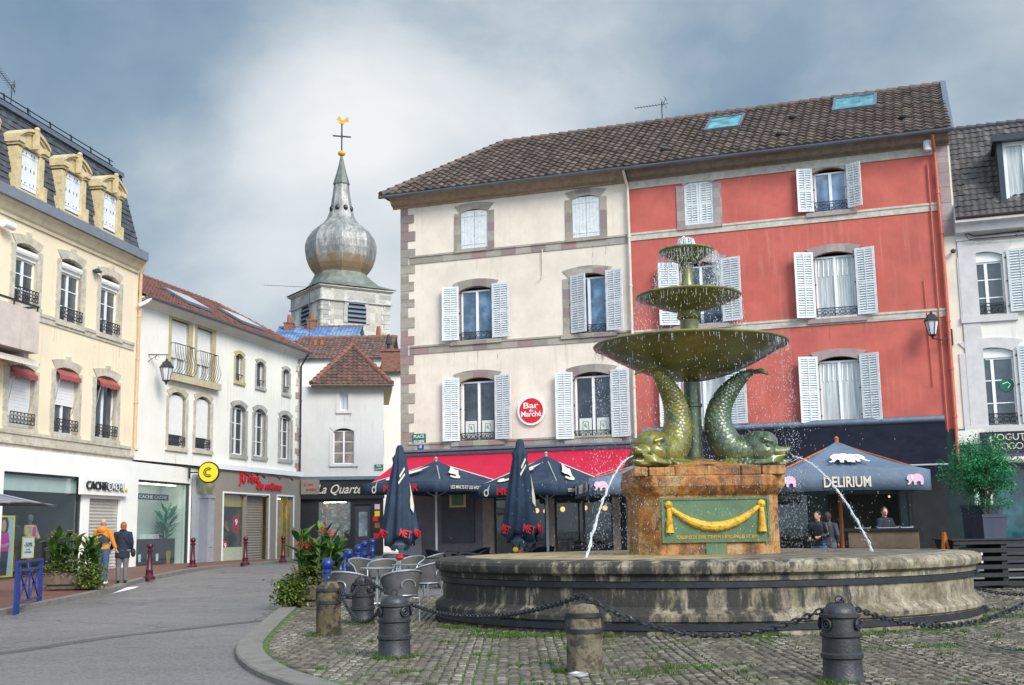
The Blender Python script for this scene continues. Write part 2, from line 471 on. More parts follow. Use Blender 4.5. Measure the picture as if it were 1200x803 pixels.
m_blue = pm('cobalt_blue_paint', (.012, .030, .18), .35, .2, 8, .2, 40, spec=.5, spots=((.03, .035, .06), 12, .58, .6))
m_maroon = pm('maroon_paint', (.065, .005, .018), .35, .15, 8, .1, 40, spec=.5)
m_cast = pm('black_cast_iron', (.026, .026, .030), .42, .25, 9, .5, 45, spec=.6, spots=((.10, .08, .06), 9, .6, .6))
m_boll = pm('weathered_bollard_stone', (.12, .095, .05), .8, .45, 3, .9, 30, streak=((.36, .12, .015), 1.6), spots=((.02, .02, .018), 5, .46, .9))
m_boll2 = pm('mossy_bollard_stone', (.165, .135, .09), .8, .35, 4, .9, 30, streak=((.06, .055, .03), 1.3), spots=((.04, .034, .022), 6, .48, .85))
m_green = pm('green_plaque_paint', (.085, .15, .075), .4, .18, 3, .2, 30, streak=((.22, .24, .04), .8), spec=.5)
m_gold = pm('yellow_gilding', (.68, .38, .022), .5, .2, 8, .5, 30, spec=.4, spots=((.30, .15, .02), 14, .52, .8), dist=.02)
m_bronze = pm('green_bronze_patina', (.15, .145, .04), .32, .3, 2.5, .35, 25, metal=.25, spec=.7, streak=((.02, .035, .03), .9), spots=((.20, .19, .03), 3, .55, .8), coat=.4)
m_bronzeR = pm('blue_green_bronze', (.07, .105, .055), .36, .3, 2.5, .35, 25, metal=.2, spec=.6, spots=((.20, .19, .03), 2.2, .55, .8), coat=.4)
m_bronzeL = pm('yellow_green_bronze', (.19, .175, .035), .34, .3, 2.5, .35, 25, metal=.2, spec=.6, spots=((.05, .075, .05), 3, .52, .8), coat=.4)
m_sign_g = pm('green_enamel', (.01, .14, .09), .35, .05, 4, 0)
m_signblue = pm('blue_enamel', (.02, .04, .2), .35, .05, 4, 0)
m_ylw = pm('yellow_sign', (.78, .60, .01), .4, .03, 4, 0)
m_whitep = pm('white_paint', (.82, .82, .82), .5, .03, 4, 0)
m_redsign = pm('red_sign', (.62, .015, .02), .35, .04, 3, 0)
m_lampg = pm('frosted_lantern_glass', (.62, .62, .66), .3, .05, 3, 0)
m_soil = pm('soil', (.04, .03, .02), .95, .3, 8, .8, 20)
m_trough = pm('brown_stone_trough', (.13, .095, .075), .9, .25, 5, .9, 18, spots=((.05, .06, .03), 4, .55, .7))
m_skin = pm('skin', (.50, .29, .20), .55, .06, 8, 0)
m_brick = blocks('orange_brick', [(.22, .08, .05), (.17, .065, .045), (.26, .10, .065)], (.22, .22, .08))
m_terra = pm('terracotta_pot', (.30, .10, .045), .8, .12, 6, .2, 30)
m_church = blocks('church_stone', [(.50, .48, .43), (.42, .40, .36), (.55, .52, .46), (.34, .33, .31)], (.9, .9, .45))
m_churchw = pm('church_render', (.60, .58, .55), .9, .07, .5, .15, 20, streak=((.35, .33, .3), .6))
m_concrete = pm('pink_grey_balcony_concrete', (.62, .52, .46), .85, .1, 2, .2, 30, streak=((.25, .22, .2), .6))

# basin stone: pale limestone with black run stains, lichen and worn light patches
def basin_mat():
    m, nt, b = nodes('stained_basin_stone')
    vec = coords(nt)
    base = mixc(nt, rng(nt, noise_(nt, vec, 1.7, 6, .7), .35, .65), (.15, .115, .07), (.42, .355, .26))
    tco = N(nt, 'ShaderNodeTexCoord'); sep = N(nt, 'ShaderNodeSeparateXYZ'); L(nt, tco.outputs['Object'], sep.inputs[0])
    sv = coords(nt, (2.6, 2.6, .7)); sv2 = coords(nt, (7, 7, .8))
    n2 = noise_(nt, sv, 1.5, 9, .72, .12); n6 = noise_(nt, sv2, 1.6, 6, .7, .3)
    xr = rng(nt, sep.outputs[0], -4.6, 4.6, .57, .37)     # dark staining thins out towards +x
    ad = N(nt, 'ShaderNodeMath', operation='ADD'); L(nt, n2, ad.inputs[0]); L(nt, xr, ad.inputs[1])
    n3 = noise_(nt, vec, 2.6, 6, .7); n4 = noise_(nt, vec, 11, 9, .78)
    c = mixc(nt, rng(nt, n6, .50, .66, 0, .7), base, (.07, .062, .05))
    c = mixc(nt, rng(nt, n3, .54, .66, 0, .6), c, (.14, .14, .05))
    n5 = noise_(nt, sv2, .9, 8, .75, .15)
    c = mixc(nt, rng(nt, n5, .58, .66, 0, .75), c, (.46, .42, .36))
    c = mixc(nt, rng(nt, ad.outputs[0], .92, 1.04, 0, .94), c, (.022, .021, .021))
    c = mixc(nt, rng(nt, n4, .44, .70, 0, .75), c, (.045, .04, .034))
    L(nt, c, b.inputs['Base Color']); b.inputs['Roughness'].default_value = .8
    add = N(nt, 'ShaderNodeMath', operation='ADD'); L(nt, n4, add.inputs[0]); L(nt, n2, add.inputs[1])
    bump(nt, b, add.outputs[0], .6, .03)
    return m
m_basin = basin_mat()
def lining_mat():
    m, nt, b = nodes('basin_lining_stone'); vec = coords(nt, (1.5, 1.5, .7)); tco = N(nt, 'ShaderNodeTexCoord'); sep = N(nt, 'ShaderNodeSeparateXYZ'); L(nt, tco.outputs['Object'], sep.inputs[0])
    n1 = noise_(nt, vec, 1.6, 8, .72)
    a = mixc(nt, rng(nt, n1, .4, .62), (.20, .15, .08), (.50, .36, .18)); c2 = mixc(nt, rng(nt, n1, .4, .62), (.07, .06, .045), (.22, .19, .14))
    L(nt, mixc(nt, rng(nt, sep.outputs[0], -.4, .6), a, c2), b.inputs['Base Color']); b.inputs['Roughness'].default_value = .6; bump(nt, b, n1, .4, .03); return m
m_lining = lining_mat()
m_basinin = pm('ochre_wet_stone', (.27, .21, .12), .6, .2, 3, .4, 30, streak=((.14, .12, .08), .8))
def rust_mat():
    m, nt, b = nodes('rust_stained_pedestal_stone')
    vec = coords(nt); sv = coords(nt, (1.5, 1.5, 1.3))
    n1 = noise_(nt, sv, 1.1, 8, .68, 1.2)
    r = N(nt, 'ShaderNodeValToRGB')
    ramp(r, [(.30, (.075, .038, .018)), (.40, (.22, .08, .02)), (.50, (.42, .17, .03)), (.60, (.44, .28, .12)), (.72, (.20, .11, .045))])
    L(nt, n1, r.inputs[0])
    n2 = noise_(nt, vec, 3.3, 9, .75)
    c = mixc(nt, rng(nt, n2, .50, .62, 0, .85), r.outputs[0], (.06, .045, .025)); nv = noise_(nt, coords(nt, (5, 5, .5)), 1.2, 5, .65); c = mixc(nt, rng(nt, nv, .56, .66, 0, .8), c, (.035, .03, .02)); c = mixc(nt, rng(nt, nv, .30, .40, .6, 0), c, (.55, .36, .17))
    br = N(nt, 'ShaderNodeTexBrick'); br.inputs['Scale'].default_value = 1; br.inputs['Mortar Size'].default_value = .006
    br.inputs['Brick Width'].default_value = 1.5; br.inputs['Row Height'].default_value = .62
    mp2 = N(nt, 'ShaderNodeMapping'); mp2.inputs['Rotation'].default_value = (math.pi/2, 0, 0); t = N(nt, 'ShaderNodeTexCoord')
    L(nt, t.outputs['Object'], mp2.inputs[0]); L(nt, mp2.outputs[0], br.inputs[0])
    bf = N(nt, 'ShaderNodeMath', operation='MULTIPLY'); bf.inputs[1].default_value = .55; L(nt, br.outputs['Fac'], bf.inputs[0]); c = mixc(nt, bf.outputs[0], c, (.07, .045, .02))
    L(nt, c, b.inputs['Base Color']); b.inputs['Roughness'].default_value = .5; b.inputs['Specular IOR Level'].default_value = .5
    n4 = noise_(nt, vec, 14, 6, .7); bump(nt, b, n4, .7, .03)
    return m
m_rust = rust_mat()
def asphalt_mat(name='asphalt', k=1.0):
    m, nt, b = nodes(name); vec = coords(nt)
    n1 = noise_(nt, vec, .3, 6, .65); n2 = noise_(nt, vec, 22, 4, .85); n3 = noise_(nt, vec, 1.6, 7, .75)
    c = mixc(nt, rng(nt, n1, .35, .65), sc((.085, .077, .077), k), sc((.145, .130, .128), k))
    c = mixc(nt, rng(nt, n2, .42, .60, 0, .8), c, sc((.27, .24, .235), k))
    n6 = noise_(nt, vec, 16, 3, .85)
    c = mixc(nt, rng(nt, n6, .52, .64, 0, .8), c, (.045, .04, .043))
    c = mixc(nt, rng(nt, n3, .55, .70, 0, .55), c, (.06, .058, .062))
    vo = N(nt, 'ShaderNodeTexVoronoi', feature='DISTANCE_TO_EDGE'); vo.inputs['Scale'].default_value = .22
    wv = N(nt, 'ShaderNodeVectorMath', operation='ADD'); nn = N(nt, 'ShaderNodeTexNoise'); nn.inputs['Scale'].default_value = 1.2; L(nt, vec, nn.inputs['Vector'])
    L(nt, vec, wv.inputs[0]); L(nt, nn.outputs[1], wv.inputs[1]); L(nt, wv.outputs[0], vo.inputs['Vector'])
    c = mixc(nt, rng(nt, vo.outputs[0], .002, .007, .7, 0), c, (.03, .03, .032))
    L(nt, c, b.inputs['Base Color'])
    L(nt, rng(nt, n3, .3, .7, .7, .38), b.inputs['Roughness'])
    bump(nt, b, n2, .5, .01); return m
m_asph = asphalt_mat()
m_tar = asphalt_mat('patched_asphalt', .5)
def paving_mat(name, c1, c2, mortar, w, h, off=.5, moss=None):
    m, nt, b = nodes(name); vec = coords(nt)
    br = N(nt, 'ShaderNodeTexBrick'); br.inputs['Scale'].default_value = 1; br.inputs['Brick Width'].default_value = w; br.inputs['Row Height'].default_value = h
    br.inputs['Mortar Size'].default_value = .012; br.offset = off
    br.inputs['Color1'].default_value = (*c1, 1); br.inputs['Color2'].default_value = (*c2, 1); br.inputs['Mortar'].default_value = (*mortar, 1)
    L(nt, vec, br.inputs[0])
    n1 = noise_(nt, vec, 1.2, 6, .7)
    c = mixc(nt, rng(nt, n1, .4, .7, 0, .5), br.outputs[0], sc(mortar, 1.0))
    if moss:
        n2 = noise_(nt, vec, .9, 6, .7); c = mixc(nt, rng(nt, n2, .56, .64, 0, .85), c, moss)
    L(nt, c, b.inputs['Base Color']); b.inputs['Roughness'].default_value = .7
    bump(nt, b, br.outputs['Fac'], -.4, .01); return m
m_redpave = paving_mat('red_brick_paving', (.24, .085, .06), (.17, .065, .05), (.07, .05, .045), .22, .11)
m_slabs = paving_mat('grey_stone_slabs', (.20, .19, .18), (.26, .25, .235), (.09, .085, .08), .5, .35)
m_kerb = pm('granite_kerb', (.19, .175, .155), .8, .15, 4, .4, 50, spots=((.10, .10, .08), 3, .56, .6))
m_sett = island_mat('granite_setts', [(.060, .052, .038), (.115, .102, .072), (.185, .165, .12), (.085, .07, .055), (.15, .12, .09), (.26, .24, .19)], .36)
def moss_bed():
    m, nt, b = nodes('mossy_joint_sand'); vec = coords(nt)
    n = noise_(nt, vec, 1.1, 5, .7); n2 = noise_(nt, vec, 12, 4, .7)
    c = mixc(nt, rng(nt, n, .38, .52), (.045, .042, .032), (.085, .14, .018))
    c = mixc(nt, rng(nt, n2, .4, .7, 0, .6), c, (.04, .045, .02))
    L(nt, c, b.inputs['Base Color']); b.inputs['Roughness'].default_value = 1; bump(nt, b, n2, .6, .02); return m
m_bed = moss_bed()
m_moss = leaf_mat('moss_tufts', [(.04, .085, .012), (.09, .17, .02), (.065, .12, .012)])
m_water = pm('basin_water', (.05, .09, .06), .06, .2, 1, .5, 9, spec=.8)
def water_mat():
    m, nt, b = nodes('splashing_water')
    b.inputs['Base Color'].default_value = (.92, .95, .98, 1); b.inputs['Roughness'].default_value = .15
    b.inputs['Transmission Weight'].default_value = .6; b.inputs['IOR'].default_value = 1.33
    vec = coords(nt); bump(nt, b, noise_(nt, vec, 30, 2), .5, .02)
    return m
m_splash = water_mat()
m_canna = leaf_mat('canna_leaves', [(.02, .055, .010), (.05, .13, .018), (.14, .26, .03), (.035, .09, .015), (.09, .12, .02)])
m_ivy = leaf_mat('trailing_leaves', [(.05, .10, .015), (.12, .18, .03), (.20, .24, .05), (.07, .12, .02)])
m_tree = leaf_mat('box_tree_leaves', [(.015, .13, .05), (.04, .26, .10), (.09, .38, .17), (.03, .18, .07)])
m_flower = leaf_mat('red_petals', [(.60, .02, .02), (.75, .08, .03), (.55, .01, .08)])
m_flowerw = leaf_mat('white_petals', [(.7, .7, .65), (.8, .8, .75)])
m_flowerp = leaf_mat('purple_petals', [(.30, .15, .35), (.40, .25, .45)])
m_flowery = leaf_mat('yellow_spikes', [(.45, .32, .04), (.55, .42, .08)])
m_stem = pm('stems', (.06, .10, .025), .7, .2, 8, 0)
m_bark = pm('bark', (.12, .085, .055), .9, .2, 8, .5, 40)
m_deck = pm('dark_stained_wood', (.022, .021, .026), .6, .25, 5, .3, 30)
m_planter = pm('slate_blue_planter', (.045, .052, .085), .55, .12, 3, .2, 30)

# ------------------------------------------------------------------ ground
def build_ground():
    mb = MB(); xs = [-900, -300, -120, -60] + [-40+i*4 for i in range(21)] + [60, 120, 300, 900]
    ys = [-600, -200, -60, -20, 0] + [4+i*2 for i in range(24)] + [60, 80, 120, 200, 400, 1600]
    for y in ys:
        for x in xs: mb.v.append((x, y, gz(x, y)))
    n = len(xs)
    for j in range(len(ys)-1):
        for i in range(n-1): mb.f.append((j*n+i, j*n+i+1, (j+1)*n+i+1, (j+1)*n+i))
    tag(mb.build('road', m_asph, angle=60), kind='structure')
build_ground()

# island (paved square) west edge as x(Y)
edge_px = [(455, 652), (432, 661), (398, 672), (365, 688), (345, 702), (322, 720), (300, 738), (282, 754), (276, 764), (279, 776), (296, 790), (330, 804)]
edge = [G(*q) for q in edge_px] + [Vector((-1.2, 10.3, 0)), Vector((0.5, 9.6, 0)), Vector((4, 9.0, 0)), Vector((14, 8.6, 0))]
def ssub(pts, k=4):      # catmull-rom smoothing
    out = []
    for i in range(len(pts)-1):
        p0, p1, p2, p3 = pts[max(i-1,0)], pts[i], pts[i+1], pts[min(i+2, len(pts)-1)]
        for j in range(k):
            t = j/k
            out.append(0.5*((2*p1)+(p2-p0)*t+(2*p0-5*p1+4*p2-p3)*t*t+(3*p1-p0-3*p2+p3)*t**3))
    return out+[pts[-1]]
edge = ssub(edge, 4)
edge[0] = Vector((edge[0].x, max(edge[0].y, 46), .3))
KW = .34
def offs(pts, d):
    o = []
    for i, p in enumerate(pts):
        t = (pts[min(i+1, len(pts)-1)]-pts[max(i-1, 0)]); t.z = 0; t.normalize()
        nrm = Vector((-t.y, t.x, 0))
        q = p + nrm*d; o.append(q)
    return o
edge_in = offs(edge, KW)
def xw(y):
    best = None
    for a, b in zip(edge_in, edge_in[1:]):
        if (a.y-y)*(b.y-y) <= 0 and abs(a.y-b.y) > 1e-9:
            x = a.x+(b.x-a.x)*(y-a.y)/(b.y-a.y)
            best = x if best is None else min(best, x)
    return best
def island():
    mb = MB(); rows = []
    y = 9.2
    while y < 46:
        x = xw(y)
        if x is not None: rows.append((y, x))
        y += .25 if y < 26 else 1.0
    for y, x in rows:
        for k in range(2): mb.v.append((x if k == 0 else 34, y, gz(0, y)+.05))
    for i in range(len(rows)-1): mb.f.append((2*i, 2*i+1, 2*i+3, 2*i+2))
    return mb
tag(island().build('paved_square', m_bed, smooth=False), kind='structure')
def kerb():
    mb = MB(); n = 0
    for a, b in zip(edge, edge_in):
        z = gz(a.x, a.y)
        mb.v += [(a.x, a.y, z-.05), (a.x, a.y, z+.055), (a.x+(b.x-a.x)*.06, a.y+(b.y-a.y)*.06, z+.072), (b.x, b.y, z+.072), (b.x, b.y, z-.02)]
        n += 1
    for i in range(n-1):
        for k in range(4): mb.f.append((i*5+k, i*5+k+1, (i+1)*5+k+1, (i+1)*5+k))
    return mb.build('kerb', m_kerb, merge=True)
tag(kerb(), kind='structure')
FC = Vector((3.15, 20.6, 0))       # centre of the fountain
BRAD = 4.52
def setts():
    mb = MB(); random.seed(3)
    W = 1.25; s = .105
    rows = []
    X0, X1, Y0, Y1 = -6.0, 12.5, 9.5, 27
    ncol = int((X1-X0)/W)
    for c in range(ncol):
        xc = X0+(c+.5)*W
        sgn = 1
        k = 0
        y = Y0
        while y < Y1:
            # arc across the column: y + sag
            n = int(W/s)
            for i in range(n):
                u = (i+.5)/n-.5
                x = xc+u*W+random.uniform(-.008, .008)
                sag = .42*(1-(2*u)**2)*W*.5 + (0 if True else 0)
                yy = y+sag+random.uniform(-.008, .008)
                slope = -.42*4*u*2*.5
                if (Vector((x, yy, 0))-FC).length < BRAD+.02: continue
                xl = xw(yy)
                if xl is None or x < xl+.1: continue
                if yy < 17 and x > yy*.50: continue
                a = math.atan(slope)
                hx, hy = s*.5-.0115+random.uniform(-.006,.004), s*.5-.0115+random.uniform(-.006,.004)
                ca, sa = math.cos(a), math.sin(a)
                z = gz(0, yy)+.05
                h = random.uniform(.014, .026); tx, ty = random.uniform(-.05,.05), random.uniform(-.05,.05)
                vs = []
                for kx, ky, zz in ((1,1,0.0),(0.99,0.99,h*.6),(.78,.78,h)):
                    for qx, qy in ((-1,-1),(1,-1),(1,1),(-1,1)):
                        lx, ly = qx*hx*kx, qy*hy*ky
                        vs.append((x+lx*ca-ly*sa, yy+lx*sa+ly*ca, z+zz+lx*tx*.5+ly*ty*.5))
                fs = [(8,9,10,11)]
                for l in (0, 4):
                    for q in range(4): fs.append((l+q, l+(q+1)%4, l+4+(q+1)%4, l+4+q))
                mb.add(vs, fs)
            y += s
    return mb.build('cobblestone_paving', m_sett, angle=50)
tag(setts(), kind='structure')
def far_slabs():
    mb = MB(); ys = [27+i for i in range(19)]
    for y in ys:
        for x in (max(xw(min(y, 45.5)) or -8, -9)+.02, 33): mb.v.append((x, y, gz(0, y)+.062))
    for i in range(len(ys)-1): mb.f.append((2*i, 2*i+1, 2*i+3, 2*i+2))
    tag(mb.build('terrace_paving', m_slabs, smooth=False), kind='structure')
far_slabs()
# tar seam across the road
def tar():
    mb = MB(); pts = ssub([G(*q) for q in ((-60, 776), (40, 762), (140, 747), (230, 737), (320, 727))], 8)
    o = offs(pts, .28)
    for i, (a, b) in enumerate(zip(pts, o)):
        j = random.uniform(-.03, .03)
        mb.v += [(a.x, a.y+j, a.z+.004), (b.x, b.y+random.uniform(-.03, .03), b.z+.004)]
    for i in range(len(pts)-1): mb.f.append((2*i, 2*i+2, 2*i+3, 2*i+1))
    tag(mb.build('road_repair_strip', m_tar, smooth=False), kind='structure')
tar()

# ------------------------------------------------------------------ facades and their windows
class Bld:
    """a building whose local x runs along the facade, y into the house, z up"""
    def __init__(s, name, P1, P2, z, label, cat='building', group=None):
        A, B = atz(*P1, z), atz(*P2, z)
        s.A = Vector((A.x, A.y, 0)); d = Vector((B.x-A.x, B.y-A.y, 0)); s.len = d.length; s.d = d.normalized()
        s.ang = math.atan2(s.d.y, s.d.x); s.n = Vector((-s.d.y, s.d.x, 0))
        s.root = empty(name, s.A, s.ang, label, cat, group)
        s.ops = []
    def hit(s, px, py, off=0):       # -> local x and z of the pixel's ray on the plane y=off
        v = ray(px, py); A = s.A + s.n*off
        t = (A-CAMP).dot(s.n)/v.dot(s.n); P = CAMP+v*t
        return (P-A).dot(s.d), P.z
    def loc(s, p):                   # world -> local
        q = Vector(p)-s.A; return Vector((q.dot(s.d), q.dot(s.n), p[2]))
    def wpt(s, x, y, z): return s.A + s.d*x + s.n*y + Vector((0, 0, z))
    def rect(s, LT, RB, off=0):
        a, zt = s.hit(*LT, off); b, zb = s.hit(*RB, off)
        return a, b, zb, zt
    def wall(s, x0, x1, z0, z1, mat, depth=8, th=.3, name='wall'):
        ops = [o for o in s.ops if o[1] > x0 and o[0] < x1 and o[3] > z0 and o[2] < z1]
        xs = sorted({x0, x1} | {max(x0, min(x1, q)) for o in ops for q in o[:2]})
        zs = sorted({z0, z1} | {max(z0, min(z1, q)) for o in ops for q in o[2:]})
        mb = MB()
        for i in range(len(xs)-1):
            for j in range(len(zs)-1):
                cx, cz = (xs[i]+xs[i+1])/2, (zs[j]+zs[j+1])/2
                if any(o[0] < cx < o[1] and o[2] < cz < o[3] for o in ops): continue
                mb.add([(xs[i],0,zs[j]),(xs[i+1],0,zs[j]),(xs[i+1],0,zs[j+1]),(xs[i],0,zs[j+1])], [(0,1,2,3)])
        for a, b, c, e in ops:
            mb.add([(a,0,c),(b,0,c),(b,0,e),(a,0,e),(a,th,c),(b,th,c),(b,th,e),(a,th,e)], [(0,4,5,1),(1,5,6,2),(2,6,7,3),(3,7,4,0)])
        mb.add([(x0,0,z0),(x0,depth,z0),(x0,depth,z1),(x0,0,z1)], [(0,3,2,1)])
        mb.add([(x1,0,z0),(x1,depth,z0),(x1,depth,z1),(x1,0,z1)], [(0,1,2,3)])
        if depth > 1: mb.add([(x0,depth,z0),(x1,depth,z0),(x1,depth,z1),(x0,depth,z1)], [(0,3,2,1)])
        mb.add([(x0,0,z1),(x1,0,z1),(x1,depth,z1),(x0,depth,z1)], [(0,1,2,3)])
        return mb.build(name, mat, s.root, smooth=False, merge=False)

def arch_fill(mb, a, b, z1, rise, w, y0, y1, n=10, outer=True, flat_top=False):
    """segmental arch stones: underside is a shallow arc from z1-rise at the jambs to z1 in the middle"""
    zi = lambda t: z1-rise*(2*t-1)**2
    ri = []
    for i in range(n+1):
        t = i/n; x = a+(b-a)*t
        ri.append((x, zi(t)))
    ro = []
    for i in range(n+1):
        t = i/n; x = (a-w)+(b-a+2*w)*t
        ro.append((x, z1+w if flat_top else z1+w-rise*.85*(2*t-1)**2))
    vs = []
    for (xi, z_i), (xo, z_o) in zip(ri, ro):
        vs += [(xi, y0, z_i), (xo, y0, z_o), (xo, y1, z_o), (xi, y1, z_i)]
    fs = []
    for i in range(n):
        for k in range(4): fs.append((i*4+k, (i+1)*4+k, (i+1)*4+(k+1) % 4, i*4+(k+1) % 4))
    fs.append((0, 1, 2, 3)); e = n*4; fs.append((e+3, e+2, e+1, e))
    mb.add(vs, fs)
def surround(B, a, b, c, e, rise, w, mat, sill=.14, key=False, legs=True, flat_top=False, ear=0, y0=-.035, name='window_surround'):
    mb = MB()
    arch_fill(mb, a, b, e, rise, w, y0, .16, flat_top=flat_top)
    if legs:
        mb.box(a-w, a, y0, .16, c-.0, e-rise+.0); mb.box(b, b+w, y0, .16, c-.0, e-rise+.0)
    mb.box(a-w-ear, b+w+ear, y0-.05, .18, c-sill, c-.001)
    if key:
        mx_ = (a+b)/2; mb.prism([(mx_-.09, e-.02), (mx_+.09, e-.02), (mx_+.13, e+w+.1), (mx_-.13, e+w+.1)], y0-.05, .0)
    dr = MB(); rnd = random.Random(int(a*977+c*131))
    for x_ in (a-w+.02, b+w-.10, a+.1+(b-a)*rnd.random()*.7):
        hh = rnd.uniform(.35, 1.1); ww_ = rnd.uniform(.03, .08); zt_ = c-sill-.002; k_n = 7
        for q_ in range(k_n):
            t0_, t1_ = q_/k_n, (q_+1)/k_n
            if q_ > 3 and rnd.random() < .35: continue
            dr.add([(x_+ww_*.1*math.sin(q_), -.0025, zt_-hh*t0_), (x_+ww_*(1-t0_*.8)+ww_*.1*math.sin(q_), -.0025, zt_-hh*t0_), (x_+ww_*(1-t1_*.8), -.0025, zt_-hh*t1_), (x_, -.0025, zt_-hh*t1_)], [(0,3,2,1)])
    su = mb.build(name, mat, B.root, smooth=False); sd_ = dr.build('sill_stain', m_drip, su, smooth=False); sd_['kind'] = 'stuff'
    return su
def casement(B, a, b, c, e, yd=.14, nc=2, bars=0, mat=m_pvc, pane=m_pane, fw=.055, panes=None, rise=0, name='window'):
    mb = MB()
    y0, y1 = yd, yd+.06
    mb.box(a, a+fw, y0, y1, c, e); mb.box(b-fw, b, y0, y1, c, e)
    mb.box(a+fw, b-fw, y0, y1, e-fw-rise, e); mb.box(a+fw, b-fw, y0, y1, c, c+fw*1.3)
    w = (b-a)
    for k in range(1, nc):
        x = a+w*k/nc; mb.box(x-fw*.8, x+fw*.8, y0-.012, y1-.002, c+fw*1.3, e-fw-rise)
    for k in range(1, bars+1):
        z = c+(e-c)*k/(bars+1)
        for q in range(nc):
            x0 = a+w*q/nc+fw*(1 if q == 0 else .8); x1 = a+w*(q+1)/nc-fw*(1 if q == nc-1 else .8)
            mb.box(x0, x1, y0+.008, y1-.004, z-.016, z+.016)
    f = mb.build(name, mat, B.root, smooth=False)
    MB().box(a+.01, b-.01, y0+.035, y0+.045, c+.01, e-.01).build('pane', pane, f, smooth=False)
    return f
def shutter_mesh(w, h, louvred=True, side=1, planks=4, half=None):
    """hinged along x=0, spreads along +x, in the plane y=0"""
    mb = MB(); t = .035
    if louvred:
        fw = .075
        mb.box(0, fw, -t, 0, 0, h); mb.box(w-fw, w, -t, 0, 0, h)
        for z in (0, h*.45, h-fw): mb.box(fw, w-fw, -t, 0, z, z+fw)
        for z0, z1 in ((fw, h*.45), (h*.45+fw, h-fw)):
            n = max(4, int((z1-z0)/.075))
            for i in range(n):
                z = z0+(z1-z0)*(i+.5)/n
                mb.cbox((w/2, -t/2, z), (w-2*fw, .012, .062), Matrix.Rotation(R_(-38), 3, 'X'))
        mb.box(w/2-.015, w/2+.015, -t-.004, -t+.006, fw, h-fw)
        mb.box(fw, w-fw, -.006, -.001, fw, h-fw)
    else:
        for i in range(planks):
            x0, x1 = w*i/planks, w*(i+1)/planks
            mb.box(x0+.003, x1-.003, -t+(i % 2)*.004, 0, 0, h)
        for z in (h*.12, h*.86): mb.box(0, w*.95, -t-.012, -t, z-.025, z+.025)
    return mb
def shutter(B, xh, z0, w, h, side, ang, louvred=True, y=-.05, mat=m_shut, planks=4):
    if ang: ang += random.uniform(-.09, .09)
    """side -1: hinge at the left jamb and folded out to the left; ang is how far it stands off the wall"""
    mb = shutter_mesh(w, h, louvred, planks=planks)
    vs = []
    for x, yy, z in mb.v:
        if side < 0: x2 = -x
        else: x2 = x
        a = -ang if side > 0 else ang
        q = Vector((x2, yy, z)); q = rotz(a) @ q
        vs.append((q.x+xh, q.y+y, q.z+z0))
    mb.v = vs
    if side < 0: mb.f = [tuple(reversed(f)) for f in mb.f]
    o = mb.build('shutter', mat, B.root, smooth=False)
    hg = MB()
    for z in (z0+h*.1, z0+h*.5, z0+h*.88): hg.box(xh-.06, xh+.06, y-.01, y+.02, z-.02, z+.02)
    hg.build('hinge', m_iron, o, smooth=False)
    return o
def guard(B, a, b, z, h=.35, y=-.06, mat=m_iron, style=0, depth=.0, name='window_railing'):
    mb = MB(); r = .012
    mb.box(a, b, y-.015, y+.015, z+h-.03, z+h); mb.box(a, b, y-.012, y+.012, z, z+.025)
    for x in (a, b): mb.box(x-.012, x+.012, y, y+.18, z+h*.5, z+h*.5+.02)
    n = max(3, int((b-a)/.17)); st = (b-a)/n
    for i in range(n+1): mb.box(a+i*st-.007, a+i*st+.007, y-.007, y+.007, z+.02, z+h-.03)
    for i in range(n):
        cx = a+(i+.5)*st; rr = min(st, h-.06)*.40
        mb.tube([(cx+rr*math.cos(t*math.pi/5), y, z+h/2+rr*math.sin(t*math.pi/5)) for t in range(10)], .010, 4, closed=True)
        mb.tube([(cx-rr*.9, y, z+.03), (cx, y, z+h/2-rr*.3), (cx+rr*.9, y, z+.03)], .008, 4)
        mb.tube([(cx-rr*.9, y, z+h-.04), (cx, y, z+h/2+rr*.3), (cx+rr*.9, y, z+h-.04)], .008, 4)
    return mb.build(name, mat, B.root, smooth=False)

